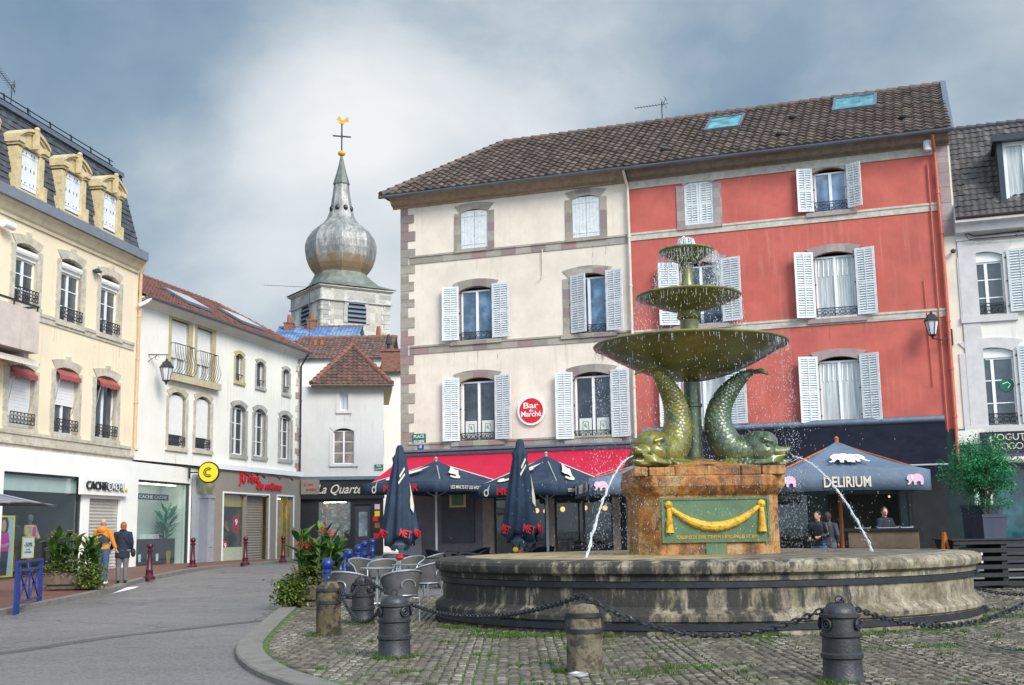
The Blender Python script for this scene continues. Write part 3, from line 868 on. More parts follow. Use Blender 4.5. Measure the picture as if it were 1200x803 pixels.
def tiled(mb, x0, x1, y0, y1, z0, z1, tw=.3, th=.36, amp=.06, step=.05, xl=None, xr=None, sub=5):
    """a roof plane rising from (y0,z0) to (y1,z1) made of interlocking tile courses; xl/xr(t) clip its ends"""
    if mb.uv is None: mb.uv = []
    Ls = math.hypot(y1-y0, z1-z0); n = max(2, int(Ls/th)); ny, nz_ = -(z1-z0)/Ls, (y1-y0)/Ls
    for r in range(n):
        for_rows = []
        for tt, lift in ((r/n, step), ((r+1)/n+.004, 0)):
            y, z = y0+(y1-y0)*tt, z0+(z1-z0)*tt
            tc_ = min(1, tt)
            a = xl(tc_) if xl else x0; b = xr(tc_) if xr else x1
            for_rows.append((y, z, lift, a, b))
        a = min(q[3] for q in for_rows); b = max(q[4] for q in for_rows)
        m = max(1, int((b-a)/tw*sub)); base = len(mb.v)
        i0 = math.floor(a/tw*sub); i1 = math.ceil(b/tw*sub)
        jit = [random.uniform(-.012, .012) for _ in range((i1-i0)//sub+2)]
        cnt = 0
        for (y, z, lift, aa, bb) in for_rows:
            for i in range(i0, i1+1):
                x = max(aa, min(bb, i*tw/sub)); ph = (i % sub)/sub
                hgt = lift + amp*(math.sin(ph*2*math.pi)*.5+.5) + jit[(i-i0)//sub]
                mb.v.append((x, y+ny*hgt, z+nz_*hgt)); mb.uv.append((i/sub+.01, r+.5))
        k = i1-i0+1
        for i in range(k-1):
            # keep the tile's own uv on each quad
            mb.f.append((base+i, base+i+1, base+k+i+1, base+k+i))
        # front lip of the course
        b2 = len(mb.v); (y, z, lift, aa, bb) = for_rows[0]
        for i in range(i0, i1+1):
            x = max(aa, min(bb, i*tw/sub)); mb.v.append((x, y, z)); mb.uv.append((i/sub+.01, r+.5))
        for i in range(k-1): mb.f.append((b2+i, b2+i+1, base+i+1, base+i))
def fix_uv(o):
    return o
def gutter(B, x0, x1, y, z, r=.085, mat=m_zinc, name='gutter'):
    mb = MB(); n = 8
    pr = [(y+r*math.cos(math.pi+math.pi*k/n), z+r*math.sin(math.pi+math.pi*k/n)) for k in range(n+1)]
    pr += [(y+(r-.012)*math.cos(math.pi+math.pi*k/n), z+(r-.012)*math.sin(math.pi+math.pi*k/n)) for k in reversed(range(n+1))]
    m = len(pr)
    vs = [(x0, a, b) for a, b in pr] + [(x1, a, b) for a, b in pr]
    fs = [(i, (i+1) % m, (i+1) % m+m, i+m) for i in range(m)] + [tuple(range(m)), tuple(reversed(range(m, 2*m)))]
    mb.add(vs, fs)
    x = x0+.6
    while x < x1: mb.box(x-.015, x+.015, y-r-.005, y+r, z-.01, z+.012); x += .9
    return mb.build(name, mat, B.root)
def cornice(B, x0, x1, zt, prof, mat, name='cornice'):
    """prof: list of (projection, height below zt), swept along the facade"""
    mb = MB(); p = [(-a, zt-h) for a, h in prof]
    p = [(0.0, p[0][1])] + p + [(0.0, p[-1][1])]
    m = len(p)
    vs = [(x0, a, b) for a, b in p] + [(x1, a, b) for a, b in p]
    mb.add(vs, [(i, (i+1) % m, (i+1) % m+m, i+m) for i in range(m)] + [tuple(reversed(range(m))), tuple(range(m, 2*m))])
    return mb.build(name, mat, B.root, smooth=False)
def quoins(B, x, z0, z1, side, mat, w=(.30, .55), h=.33, name='quoins'):
    mb = MB(); z = z0; i = 0
    while z < z1-.05:
        ww = w[i % 2]*random.uniform(.92, 1.08); hh = min(h*random.uniform(.85, 1.15), z1-z)
        a, b = (x, x+ww) if side > 0 else (x-ww, x)
        mb.box(a, b, -.025-random.uniform(0, .008), .1, z, z+hh-.008); z += hh; i += 1
    return mb.build(name, mat, B.root, smooth=False)
def pipe(B, pts, r, mat, name='downpipe'):
    mb = MB().tube(pts, r, 8)
    for i in range(len(pts)-1):
        a, b = Vector(pts[i]), Vector(pts[i+1])
        if (a-b).length > 1.5:
            k = int((a-b).length/1.8)
            for j in range(1, k+1):
                p = a.lerp(b, j/(k+1)); mb.tube([p+Vector((0,0,-.03)), p+Vector((0,0,.03))], r*1.35, 8)
    return mb.build(name, mat, B.root)

def skylight(B, x, ys, zs, ye, ze, w, z_on):
    pass

# ================================================================== THE TWO HOUSES BEHIND THE FOUNTAIN
BC = Bld('cream_house', (470, 238), (740, 206), 13.3, 'cream rendered four-storey house with pale grey shutters above the crimson awning', 'house')
xs_, _ = BC.hit(741.5, 390); XC = xs_                      # boundary with the red house
def house_front(B, x0, x1): pass
BR = Bld('red_house', (470, 238), (740, 206), 13.3, 'coral red rendered four-storey house with pale grey shutters above the black awning', 'house')
XR, _ = BR.hit(1108.5, 365)
ZE = 13.46           # eaves
EX = .55             # eaves overhang
RY = 4.7; RZ = BR.hit(1109, 97, RY)[1]
RZ2 = BC.hit(640, 163, RY)[1]
print('ridge', RZ, RZ2, 'XC', XC, 'XR', XR)
RZ = (RZ+RZ2)/2 if abs(RZ-RZ2) < .6 else RZ
# --- cream
def louvre_pair(B, r, wl, wr, al=R_(12), ar=R_(12), zpad=.04):
    a, b, c, e = r
    shutter(B, a-.03, c+zpad, wl, e-c-.02, -1, al); shutter(B, b+.03, c+zpad, wr, e-c-.02, 1, ar)
def boarded(B, r, y=.04, louvred=False, mat=m_shut, n=4):
    a, b, c, e = r; w = (b-a)/2
    shutter(B, a+.005, c+.01, w-.01, e-c-.05, 1, 0, louvred, y=y, mat=mat, planks=n); shutter(B, b-.005, c+.01, w-.01, e-c-.05, -1, 0, louvred, y=y, mat=mat, planks=n)
def op(B, LT, RB): r = B.rect(LT, RB); B.ops.append(r); return r
# attic
for LT, RB in (((540, 247), (572, 289.5)), ((670, 231), (704, 276.5))):
    r = op(BC, LT, RB); surround(BC, *r, .10, .24, m_stone, sill=.12); boarded(BC, r)
    BC.root  # backing wall
    MB().box(r[0], r[1], .15, .2, r[2], r[3]).build('window', m_black, BC.root, smooth=False)
rows = [((539, 337), (577, 397.5)), ((668, 322), (711, 389.5)), ((540, 443.5), (580.5, 516.5)), ((672.5, 437), (717, 514))]
for i, (LT, RB) in enumerate(rows):
    r = op(BC, LT, RB); a, b, c, e = r
    surround(BC, *r, .14, .26, m_stone, sill=.14, ear=.1)
    casement(BC, a, b, c, e-.13, yd=.13, pane=[m_pane3, m_pane3, m_pane, m_pane][i])
    guard(BC, a+.02, b-.02, c+.03, .28, y=-.01)
    if i == 1:
        shutter(BC, a+.02, c+.04, .66, e-c-.1, 1, R_(28), True, y=-.04); shutter(BC, b+.03, c+.04, .64, e-c-.02, 1, R_(14), True)
    else:
        louvre_pair(BC, r, .60, .66, R_(16), R_(10))
    if i >= 2:     # little decorated screens on the lower panes
        for q in (0, 1):
            x0 = a+.12+q*(b-a)/2*.97; sc_ = MB().box(x0, x0+(b-a)/2-.2, .118, .124, c+.1, c+.72).build('window_film', m_intw, BC.root, smooth=False)
            mb = MB(); cx = x0+(b-a)/4-.1
            mb.tube([(cx-.1, .11, c+.3), (cx-.08, .11, c+.62), (cx+.1, .11, c+.6), (cx+.12, .11, c+.28)], .008, 4, closed=True)
            mb.tube([(cx-.04, .11, c+.5), (cx+.03, .11, c+.42), (cx, .11, c+.55)], .008, 4, closed=True)
            mb.build('window_film_drawing', m_iron, sc_, smooth=False)
ZG = 4.28
BC.wall(0, XC-.012, ZG, ZE-.3, m_cream, depth=9)
quoins(BC, -.012, ZG, ZE-.4, 1, m_stone)
for z in (11.15, 7.88): 
    cornice(BC, .35, XC-.02, z+.12, [(.05, 0), (.06, .06), (.03, .10), (.03, .30)], m_stone, 'string_course')
cornice(BC, .3, XC-.02, ZG+.28, [(.05, 0), (.06, .06), (.03, .10), (.03, .28)], m_stone, 'string_course')
cornice(BC, -.3, XC, ZE+.02, [(EX-.1, 0), (EX-.1, .08), (.30, .16), (.22, .3), (.06, .36), (.06, .42)], m_wood)
mb = MB(); hipx = 2.3
tiled(mb, -EX, XC, -EX, RY, ZE, RZ, xl=lambda t: -EX+(hipx+EX)*t)
rf = mb.build('roof', m_tileB, BC.root, smooth=False)
mb = MB()       # hip end and back slope
hp = [(-EX, -EX, ZE), (-EX, RY*2+EX, ZE), (hipx, RY, RZ), (XC, RY, RZ), (XC, RY*2+EX, ZE)]
mb.add(hp, [(0, 2, 1), (2, 3, 4, 1)]); mb.build('rear_slope', m_tileD, rf, smooth=False)
mb = MB()       # hip and ridge caps
def caps(mb, p, q, r=.13, st=.38):
    p, q = Vector(p), Vector(q); n = int((q-p).length/st)
    for i in range(n):
        a = p.lerp(q, i/n); b = p.lerp(q, (i+1.12)/n)
        mb.tube([a+Vector((0,0,.03)), b+Vector((0,0,-.005))], [r*1.06, r*.9], 8)
caps(mb, (-EX, -EX, ZE+.02), (hipx, RY, RZ)); caps(mb, (hipx, RY, RZ), (XC, RY, RZ))
mb.build('ridge_tiles', m_tileB if False else pm('ridge_tile', (.12, .085, .07), .8, .3, 3, .4, 20), rf)
gutter(BC, -EX-.05, XC+.02, -EX-.04, ZE-.02)
# lower storey of the cream house (bar): piers, glazed front set back under the awning
mb = MB(); B = BC
mb.box(-.02, .5, -.02, 8, 0, ZG-.02)
mb.build('corner_pier', m_stone, B.root, smooth=False)
MB().box(.5, 3.05, .0, .3, 0, ZG-.02).build('bar_wall', pm('grey_violet_render', (.115, .105, .125), .85, .1, 2, .15, 40), B.root, smooth=False)
f = MB().box(3.05, XC-.03, -.05, .3, 3.25, ZG-.02).box(3.05, 3.45, -.03, .3, 0, 3.25).box(5.3, 5.6, -.03, .3, 0, 3.25).box(7.6, 7.85, -.03, .3, 0, 3.25).box(XC-.4, XC-.03, -.03, .3, 0, 3.25).build('bar_front', pm('taupe_wood', (.20, .165, .145), .7, .15, 4, .2, 40), B.root, smooth=False)
for a, b in ((3.45, 5.3), (5.6, 7.6), (7.85, XC-.4)):
    w = MB(); w.box(a, b, .05, .1, 0, .55); w.box(a, a+.06, .05, .1, .55, 3.25); w.box(b-.06, b, .05, .1, .55, 3.25); w.box((a+b)/2-.04, (a+b)/2+.04, .05, .1, .55, 3.25); w.box(a, b, .051, .099, 2.5, 2.56)
    w = w.build('bar_window', m_black, B.root, smooth=False)
    MB().box(a+.06, b-.06, .07, .078, .55, 3.25).build('pane', m_clear, w, smooth=False)
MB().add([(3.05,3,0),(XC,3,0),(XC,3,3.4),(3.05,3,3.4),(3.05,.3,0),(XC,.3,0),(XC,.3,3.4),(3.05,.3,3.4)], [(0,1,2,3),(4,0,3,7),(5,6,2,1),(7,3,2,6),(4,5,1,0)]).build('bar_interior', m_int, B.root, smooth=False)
mb = MB()
for i in range(9):
    x = 3.5+i*.66+random.uniform(-.2, .2); mb.sphere((x, 1.2+random.random(), 2.3+random.uniform(-.3, .5)), .09, 8, 6)
mb.build('bar_lamp_globes', emis('warm_lamp', (1.0, .50, .15), 1.1), B.root); C.objects['bar_lamp_globes'].name = 'lamp_glow'; C.objects['lamp_glow']['kind'] = 'stuff'
mb = MB()
for i in range(60):
    x = random.uniform(3.5, XC-.3); z = random.choice((1.2, 1.55, 1.9)); mb.lathe([(.04, z), (.04, z+.16), (.015, z+.2), (.015, z+.26)], 6, (x, 2.7))
o = mb.build('bottles', island_mat('bottle_glass', [(.02, .05, .03), (.10, .04, .01), (.3, .25, .15), (.03, .03, .05)], .2, 0), B.root); o['kind'] = 'stuff'
# menu panel and framed poster on the bar wall
mb = MB().box(1.55, 2.75, -.05, 0, 1.1, 3.2); o = mb.build('menu_board', m_charc, B.root, smooth=False)
MB().box(1.85, 2.45, -.065, -.05, 2.3, 2.9).build('menu_sheet', pm('cream_paper', (.5, .45, .25), .8, .1, 9, 0), o, smooth=False)
MB().box(1.93, 2.37, -.07, -.065, 2.36, 2.84).build('menu_print', m_green, o, smooth=False)
# long crimson awning of the bar
def awning(B, x0, x1, xo0, zt, zb, out, mat, name, label, val=.16, box=True):
    r = empty(name, B.wpt((x0+x1)/2, 0, zt), B.ang, label, 'awning')
    m = (x0+x1)/2; n = 14
    mb = MB()
    vs = []
    for j, (y, z, xa) in enumerate(((-.12, zt-.02, x0), (-out, zb, xo0), (-out-.01, zb-val, xo0))):
        for k in range(n+1):
            x = xa+(x1-xa)*k/n
            vs.append((x-m, y, z-zt+(-.03*math.sin(k*2.1) if j == 1 else 0)))
    fs = [(j*(n+1)+k, (j+1)*(n+1)+k, (j+1)*(n+1)+k+1, j*(n+1)+k+1) for j in range(2) for k in range(n)]
    mb.add(vs, fs)
    o = mb.build('awning_fabric', mat, r, smooth=False)
    so = o.modifiers.new('Solidify', 'SOLIDIFY'); so.thickness = .012
    c = MB().tube([(x0-m, -.13, .03), (x1-m, -.13, .03)], .12, 12).build('awning_roller', m_zinc, r)
    b = MB().tube([(xo0-m, -out, zb-zt-.01), (x1-m, -out, zb-zt-.01)], .03, 8)
    for x in (x0+.5, (x0+x1)/2, x1-.6): b.tube([(x-m, -.1, zb-zt-.05), (x-m+.3, -out*.55, zb-zt-.06), (x-m, -out+.03, zb-zt-.03)], .022, 6)
    b.build('awning_arm', m_pole, r)
    return r
ao = 2.3
xa0, za0 = BC.hit(426, 570, -ao); xa1, za1 = BC.hit(540, 580, -ao)
print('awning', xa0, za0, xa1, za1)
xa_w = BC.hit(476, 530, 0)[0]
rA = awning(BC, xa_w, XC-.1, xa0, BC.hit(540, 532, 0)[1], (za0+za1)/2+.1, ao, m_redfab, 'awning', 'long crimson awning over the bar terrace', val=.2)
MB().box(xa_w-(xa_w+XC-.1)/2-.12, (XC-.1-xa_w)/2, -.34, .0, .10, .17).build('awning_cover', m_zinc, rA, smooth=False)
# cream downpipe
zt = ZE-.1; xp = BC.hit(741, 300)[0]-.06
pipe(BC, [(xp-.02, -EX, zt), (xp-.02, -.45, zt-.12), (xp, -.12, zt-.5), (xp, -.1, 4.4)], .05, m_pipeW)
pipe(BC, [(5.38, -.06, 11.05), (5.38, -.06, 10.1), (5.33, -.1, 10.02), (5.25, -.12, 10.05)], .018, m_pipeW, 'wall_hook')
# antenna
def antenna(p, rz, label, h=.9, elements=9, L_=1.3):
    r = empty('rooftop_antenna', p, rz, label, 'antenna')
    MB().tube([(0,0,-.5), (0,0,h)], .02, 6).build('mast', m_darkmet, r)
    mb = MB().tube([(-L_*.8, 0, h-.1), (L_*.2, 0, h-.1)], .012, 5)
    for i in range(elements): x = -L_*.8+i*L_*.9/elements; mb.tube([(x, -.14, h-.1), (x, .14, h-.1)], .007, 4)
    mb.tube([(0, -.05, h-.28), (0.18, -.05, h+.12)], .01, 4); mb.tube([(0.2, -.05, h-.3), (-.02, -.05, h+.1)], .01, 4); mb.tube([(.1,-.05,h+.2),(.22,-.05,h)], .01, 4)
    mb.build('aerial', m_darkmet, r); return r
xq, zq = BR.hit(776, 138, RY); antenna(BR.wpt(xq, RY, RZ), BR.ang, 'television aerial standing on the brown tiled ridge', .8, 10, 1.3)
# --- red house
B = BR
r = op(B, (801, 214), (837.5, 261.5)); surround(B, *r, .12, .26, m_mauve, sill=.14, flat_top=False)
boarded(B, r, louvred=True); MB().box(r[0], r[1], .15, .2, r[2], r[3]).build('window', m_black, B.root, smooth=False)
spec = [((952.5, 199), (993.5, 246), m_pane3, 1), ((796, 309), (847, 379), m_pane, 1), ((953.5, 297), (1005, 371), m_pane2, 1),
        ((798, 422), (852, 499), m_pane2, 0), ((959, 419), (1011, 495), m_pane2, 0)]
for i, (LT, RB, pn, gd) in enumerate(spec):
    r = op(B, LT, RB); a, b, c, e = r
    surround(B, *r, .13, .24, m_mauve, sill=.14, legs=True, ear=.05)
    fr = casement(B, a, b, c, e-.12, yd=.13, pane=pn, mat=m_pvc)
    if gd: guard(B, a+.0, b-.0, c+.04, .30, y=-.03, mat=m_ironb)
    sw = (b-a)*.5
    louvre_pair(B, r, sw, sw, R_(16), R_(14) if i else R_(30))
    if pn == m_pane2 and i in (2, 4):     # parted curtains
        cu = MB()
        for q in (-1, 1):
            x0, x1 = (a+.08, (a+b)/2-.06) if q < 0 else ((a+b)/2+.06, b-.08)
            cu.prism([(x0, c+.15 if q < 0 else c+.15), (x1, c+.15), (x1, e-.3), (x0, e-.3)], .165, .168) if False else None
        nz2 = MB()
        for k in range(8):
            x = a+.1+(b-a-.2)*k/7; nz2.tube([(x, .155, e-.75), (x+.02, .155, e-.22)], .02, 5)
        nz2.build('curtain', m_whitep, fr)
B.wall(XC+.012, XR, ZG, ZE-.3, m_red, depth=9)
for z in (11.15, 7.83): cornice(B, XC+.02, XR-.02, z+.14, [(.05, 0), (.055, .06), (.03, .10), (.03, .26)], m_band, 'string_course')
cornice(B, XC+.02, XR+.02, ZE-.38, [(.04, 0), (.04, .26)], m_band, 'frieze')
cornice(B, XC+.05, XR+.45, ZE+.02, [(EX-.08, 0), (EX-.08, .08), (.34, .16), (.25, .3), (.08, .36), (.08, .40)], pm('weathered_eaves', (.20, .16, .12), .8, .2, 4, .3, 30))
XG = XR+.55       # gable end with its pale edge pier
mb = MB(); tiled(mb, XC+.02, XG, -EX, RY, ZE, RZ, xl=None)
rf = mb.build('roof', m_tileB, B.root, smooth=False)
MB().add([(XC+.02, RY, RZ), (XG, RY, RZ), (XG, RY*2+EX, ZE), (XC+.02, RY*2+EX, ZE)], [(0, 1, 2, 3)]).build('rear_slope', m_tileD, rf, smooth=False)
mb = MB(); caps(mb, (XC, RY, RZ), (XG, RY, RZ)); mb.build('ridge_tiles', bpy.data.materials['ridge_tile'], rf)
MB().add([(XG-.12, -EX-.02, ZE+.02), (XG+.06, -EX-.02, ZE+.02), (XG+.06, RY, RZ+.16), (XG-.12, RY, RZ+.16), (XG-.12, -EX-.02, ZE-.1), (XG+.06, -EX-.02, ZE-.1), (XG+.06, RY, RZ-.1), (XG-.12, RY, RZ-.1)],
         [(0,1,2,3),(0,4,5,1),(1,5,6,2),(0,3,7,4),(2,6,7,3)]).build('verge_flashing', m_zinc, rf, smooth=False)
mb = MB()         # gable wall
mb.add([(XR+.0, 0, ZG), (XR+.45, 0, ZG), (XR+.45, 0, ZE-.1), (XR+.0, 0, ZE-.1)], [(0,1,2,3)])
mb.prism([], 0, 0) if False else None
mb.add([(XR+.45, 0, 4), (XR+.45, 2*RY, 4), (XR+.45, 2*RY, ZE), (XR+.45, RY, RZ-.05), (XR+.45, 0, ZE)], [(0,1,2,3,4)])
mb.build('gable_wall', m_cream, B.root, smooth=False)
quoins(B, XR+.40, 10.2, ZE-.4, -1, m_mauve, w=(.32, .40), h=.5)
gutter(B, XC+.02, XG+.05, -EX-.06, ZE-.04)
for (x0, y0), (x1, y1) in (((826, 157), (873, 137)), ((976, 134), (1027, 113))):
    # roof windows lying in the slope
    sl = math.atan2(RZ-ZE, RY+EX)
    def roofpt(px, py):
        o0 = B.wpt(0, -EX, ZE); nrm = (-B.n*math.sin(sl)) + Vector((0,0,math.cos(sl)))
        v_ = ray(px, py); t = (o0-CAMP).dot(nrm)/v_.dot(nrm); P = CAMP+v_*t
        q = P-o0; return q.dot(B.d), (q.dot(B.n))/math.cos(sl)
    xa, ua = roofpt(x0-1, y0); xb, ub = roofpt(x1+1, y1)
    xb = xa+1.05 if xb-xa > 3 else xb
    ro = Matrix.Rotation(sl, 3, 'X')
    def slab(mb, a, b, u0, u1, h0, h1):
        vs = []
        for h in (h0, h1):
            for x, u in ((a,u0),(b,u0),(b,u1),(a,u1)):
                p = ro @ Vector((x, u, h)); vs.append((p.x, p.y-EX, p.z+ZE))
        mb.add(vs, [(0,3,2,1),(4,5,6,7),(0,1,5,4),(1,2,6,5),(2,3,7,6),(3,0,4,7)])
    mb = MB(); w = .09
    slab(mb, xa, xb, ua, ua+w, .02, .15); slab(mb, xa, xb, ub-w, ub, .02, .15); slab(mb, xa, xa+w, ua+w, ub-w, .02, .15); slab(mb, xb-w, xb, ua+w, ub-w, .02, .15)
    o = mb.build('skylight', m_zinc, rf, smooth=False)
    mb = MB(); slab(mb, xa+w, xb-w, ua+w, ub-w, .08, .11)
    mg = glass_dark('skylight_glass_'+str(len(bpy.data.materials)), (.04, .17, .19), .12); mb.build('pane', mg, o, smooth=False)
for px, py in ((1060, 140), (915, 160), (930, 140), (780, 178)):
    xa, ua = roofpt(px, py); p = Matrix.Rotation(sl, 3, 'X') @ Vector((xa, ua, .08))
    MB().sphere((p.x, p.y-EX, p.z+ZE), (.17, .2, .1), 10, 6).build('vent_tile', m_tileD, rf)
# red downpipes and cable
x1_ = B.hit(1103, 300)[0]
pipe(B, [(x1_, -EX, ZE-.14), (x1_, -.42, ZE-.35), (x1_+.03, -.12, ZE-.6), (x1_+.06, -.10, 9), (x1_+.05, -.10, 3.2)], .055, m_pipeR)
pipe(B, [(x1_-.2, -.06, ZE-.9), (x1_-.18, -.06, 4.2)], .022, m_pipeR, 'conduit')
pipe(B, [(x1_-.55, -.04, 8.9), (x1_-.5, -.04, 5.6)], .015, m_pipeR, 'conduit')
o = MB(); xq, zq = B.hit(1087, 173); o.lathe([(.0, zq-.2), (.12, zq-.16), (.14, zq+.02), (.12, zq+.14), (0, zq+.18)], 14, (xq, -.22)); o.box(xq-.03, xq+.03, -.15, 0, zq+.05, zq+.1)
o = o.build('flood_lamp', m_whitep, B.root)
# bar sign and street plates
xq, zq = BC.hit(623.6, 481.5); _, zt_ = BC.hit(623.6, 465)
rs = zt_-zq; sg = empty('round_sign', BC.wpt(xq, -.03, zq), BC.ang, 'round red sign reading Bar du Marche on the cream facade', 'sign')
def disc(mb, r, y0, y1, n=36): mb.prism([(r*math.cos(2*math.pi*k/n), r*math.sin(2*math.pi*k/n)) for k in range(n)], y0, y1)
mb = MB(); disc(mb, rs*1.04, -.06, 0); mb.build('sign_backing', m_whitep, sg)
mb = MB(); disc(mb, rs*.88, -.075, -.06); mb.build('sign_face', m_redsign, sg)
text('Bar', rs*1.12, rs*.42, (0, -.08, rs*.36), sg, m_whitep, offset=.012)
text('du', rs*.3, rs*.17, (0, -.08, 0), sg, m_whitep, offset=.01)
text('Marché', rs*1.5, rs*.40, (0, -.08, -rs*.24), sg, m_whitep, offset=.012)
def plate(Bd, LT, RB, mat, label, lines, name='street_sign', off=-.03, tmat=m_whitep):
    a, b, c, e = Bd.rect(LT, RB); cx, cz = (a+b)/2, (c+e)/2; w, h = abs(b-a), abs(e-c)
    r = empty(name, Bd.wpt(cx, off, cz), Bd.ang, label, 'sign')
    MB().box(-w/2, w/2, -.02, 0, -h/2, h/2).build('sign_plate', mat, r, smooth=False)
    k = len(lines)
    for i, t in enumerate(lines): text(t, w*.78 if len(t) > 3 else w*.5, h*.6/k, (0, -.024, h*.5-(i+.5)*h/k), r, tmat, ext=.003, offset=.005)
    return r
plate(BC, (484, 509), (499.5, 520.5), m_sign_g, 'green street name plate on the corner of the cream house', ['PLACE', 'DE LA COURTINE'])
plate(BC, (490, 521), (497, 526.5), m_signblue, 'small blue house number plate below the green street plate', ['10'], 'house_number')
# black awning and dark ground floor of the red house
aw = 1.7
zt_ = B.hit(1000, 497)[1]; zb_ = B.hit(1099, 549, -aw)[1]; xe = B.hit(1100, 540, -aw)[0]; xt = B.hit(1107, 492)[0]
xs0 = XC+.25
r2 = awning(B, xs0, xt, xs0, zt_, zb_+.12, aw, m_blkfab, 'awning', 'black awning of the pub under the coral red facade', val=.3)
mb = MB().box(XC+.05, XC+.6, 0, .3, 0, ZG).box(XC+.6, XR+.4, -.05, .3, 3.1, ZG-.02).box(XR-1.7, XR+.4, -.02, .3, 0, 3.1).box(XC+5.4, XC+5.9, -.02, .3, 0, 3.1).box(XC+3.7, XC+3.9, -.02, .3, 0, 3.1).box(XC+2.1,XC+2.3,-.02,.3,0,3.1)
mb.build('pub_front', pm('black_green_panels', (.012, .026, .026), .4, .15, 3, .1, 30), B.root, smooth=False)
for a, b in ((XC+.6, XC+2.1), (XC+2.3, XC+3.7), (XC+3.9, XC+5.4), (XC+5.9, XR-1.7)):
    w = MB().box(a, b, .05, .1, 0, .6).box(a, a+.05, .05, .1, .6, 3.1).box(b-.05, b, .05, .1, .6, 3.1).build('pub_window', m_black, B.root, smooth=False)
    if a < XC+5: MB().box(a+.05, b-.05, .07, .078, .6, 3.1).build('pane', m_clear, w, smooth=False)
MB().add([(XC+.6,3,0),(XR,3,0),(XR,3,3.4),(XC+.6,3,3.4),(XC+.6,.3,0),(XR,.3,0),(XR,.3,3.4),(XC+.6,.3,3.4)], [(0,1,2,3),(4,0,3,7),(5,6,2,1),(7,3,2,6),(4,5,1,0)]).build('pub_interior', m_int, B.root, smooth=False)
MB().box(XR-1.45, XR-.35, -.06, -.02, .5, 2.7).box(XR-1.35, XR-.45, -.075, -.06, .6, 2.6).build('pub_door', m_black, B.root, smooth=False)
mb = MB()
for px, py in ((1045, 575), (1061, 580), (1042, 582), (1050, 571)):
    q = B.hit(px, py, .6); mb.sphere((q[0], .6, q[1]), .035, 8, 6)
o = mb.build('pub_light', bpy.data.materials['warm_lamp'], B.root); o['kind'] = 'stuff'
plate(B, (1026, 571), (1036, 576), m_ylw, 'small yellow notice above the pub window', ['MENU'], 'notice_sign', off=-.08, tmat=m_black)

# ================================================================== RIGHT-HAND HOUSE
BW = Bld('white_house', (470, 238), (740, 206), 13.3, 'white house with slate mansard dormer at the right edge of the square', 'house')
B = BW; X0 = XR+.46; X1 = X0+9
zc = B.hit(1150, 262)[1]
for i, (LT, RB) in enumerate((((1133, 297), (1180, 368)), ((1136, 409), (1194, 498)))):
    r = op(B, LT, RB); a, b, c, e = r
    surround(B, *r, .13, .30, pm('pale_mauve_surround', (.58, .55, .55), .85, .08, 3, .2, 30), sill=.2, ear=0)
    casement(B, a, b, c, e-.3, yd=.12, bars=2, pane=m_pane)
    MB().box(a, b, .08, .13, e-.30, e-.02).build('roller_box', m_whitep, B.root, smooth=False)
    guard(B, a+.02, b-.02, c+.03, .34, y=-.02)
    shutter(B, b+.12, c+.05, .75, e-c-.05, 1, R_(8), True)
    if i == 1:
        for px, py in ((1148, 426), (1180, 451)):
            q = B.hit(px, py, .09); mb = MB(); n = 20
            mb.prism([(q[0]+.2*math.cos(2*math.pi*k/n), q[1]+.2*math.sin(2*math.pi*k/n)) for k in range(n)], .118, .128)
            o = mb.build('window_sticker', m_sign_g, B.root)
            MB().tube([(q[0]-.12, .114, q[1]+.03), (q[0]+.02, .114, q[1]+.08), (q[0]+.1, .114, q[1]), (q[0]+.02, .114, q[1]-.1)], .016, 5).build('sticker_motif', m_whitep, o)
for k in range(1, 3):        # the same windows again beyond the frame edge
    for i in range(2):
        r = B.ops[i]; w = 3.1*k
        B.ops.append((r[0]+w, r[1]+w, r[2], r[3])); a, b, c, e = B.ops[-1]
        surround(B, a, b, c, e, .13, .30, bpy.data.materials['pale_mauve_surround'], sill=.2); casement(B, a, b, c, e-.1, bars=2)
        shutter(B, b+.12, c+.05, .75, e-c-.05, 1, R_(8), True); shutter(B, a-.12, c+.05, .75, e-c-.05, -1, R_(8), True)
B.wall(X0, X1, ZG, zc, m_whiteR, depth=9)
mb = MB().box(X0-.0, X0+.5, -.045, .1, ZG, zc-.3); mb.build('corner_pilaster', bpy.data.materials['pale_mauve_surround'], B.root, smooth=False)
cornice(B, X0-.02, X1, zc+.10, [(.5, 0), (.5, .12), (.34, .2), (.28, .38), (.08, .46), (.08, .60)], bpy.data.materials['pale_mauve_surround'])
mb = MB(); my, mz = 2.0, B.hit(1150, 149, 2.0)[1]
tiled(mb, X0, X1, -.35, my, zc+.14, mz, tw=.2, th=.24, amp=.03, step=.025)
rf = mb.build('mansard_roof', m_tileD, B.root, smooth=False)
MB().add([(X0, my, mz), (X1, my, mz), (X1, my+5, mz+.8), (X0, my+5, mz+.8)], [(0,1,2,3)]).build('upper_roof', m_tileD, rf, smooth=False)
mb = MB(); caps(mb, (X0, my, mz), (X1, my, mz), .1, .3); mb.build('ridge_tiles', m_tileD if False else m_charc, rf)
gutter(B, X0, X1, -.48, zc+.14, mat=pm('rusty_gutter', (.07, .03, .03), .6, .2, 4, 0))
xd0, _ = B.hit(1171, 210, -.1); zd1 = B.hit(1175, 167, -.1)[1]; zd0 = zc+.15; xd1 = xd0+1.5
d = MB().box(xd0, xd0+.16, -.12, 1.8, zd0, zd1).box(xd1-.16, xd1, -.12, 1.8, zd0, zd1).box(xd0-.12, xd1+.12, -.3, 2.1, zd1+.002, zd1+.2).build('dormer', m_anth, B.root, smooth=False)
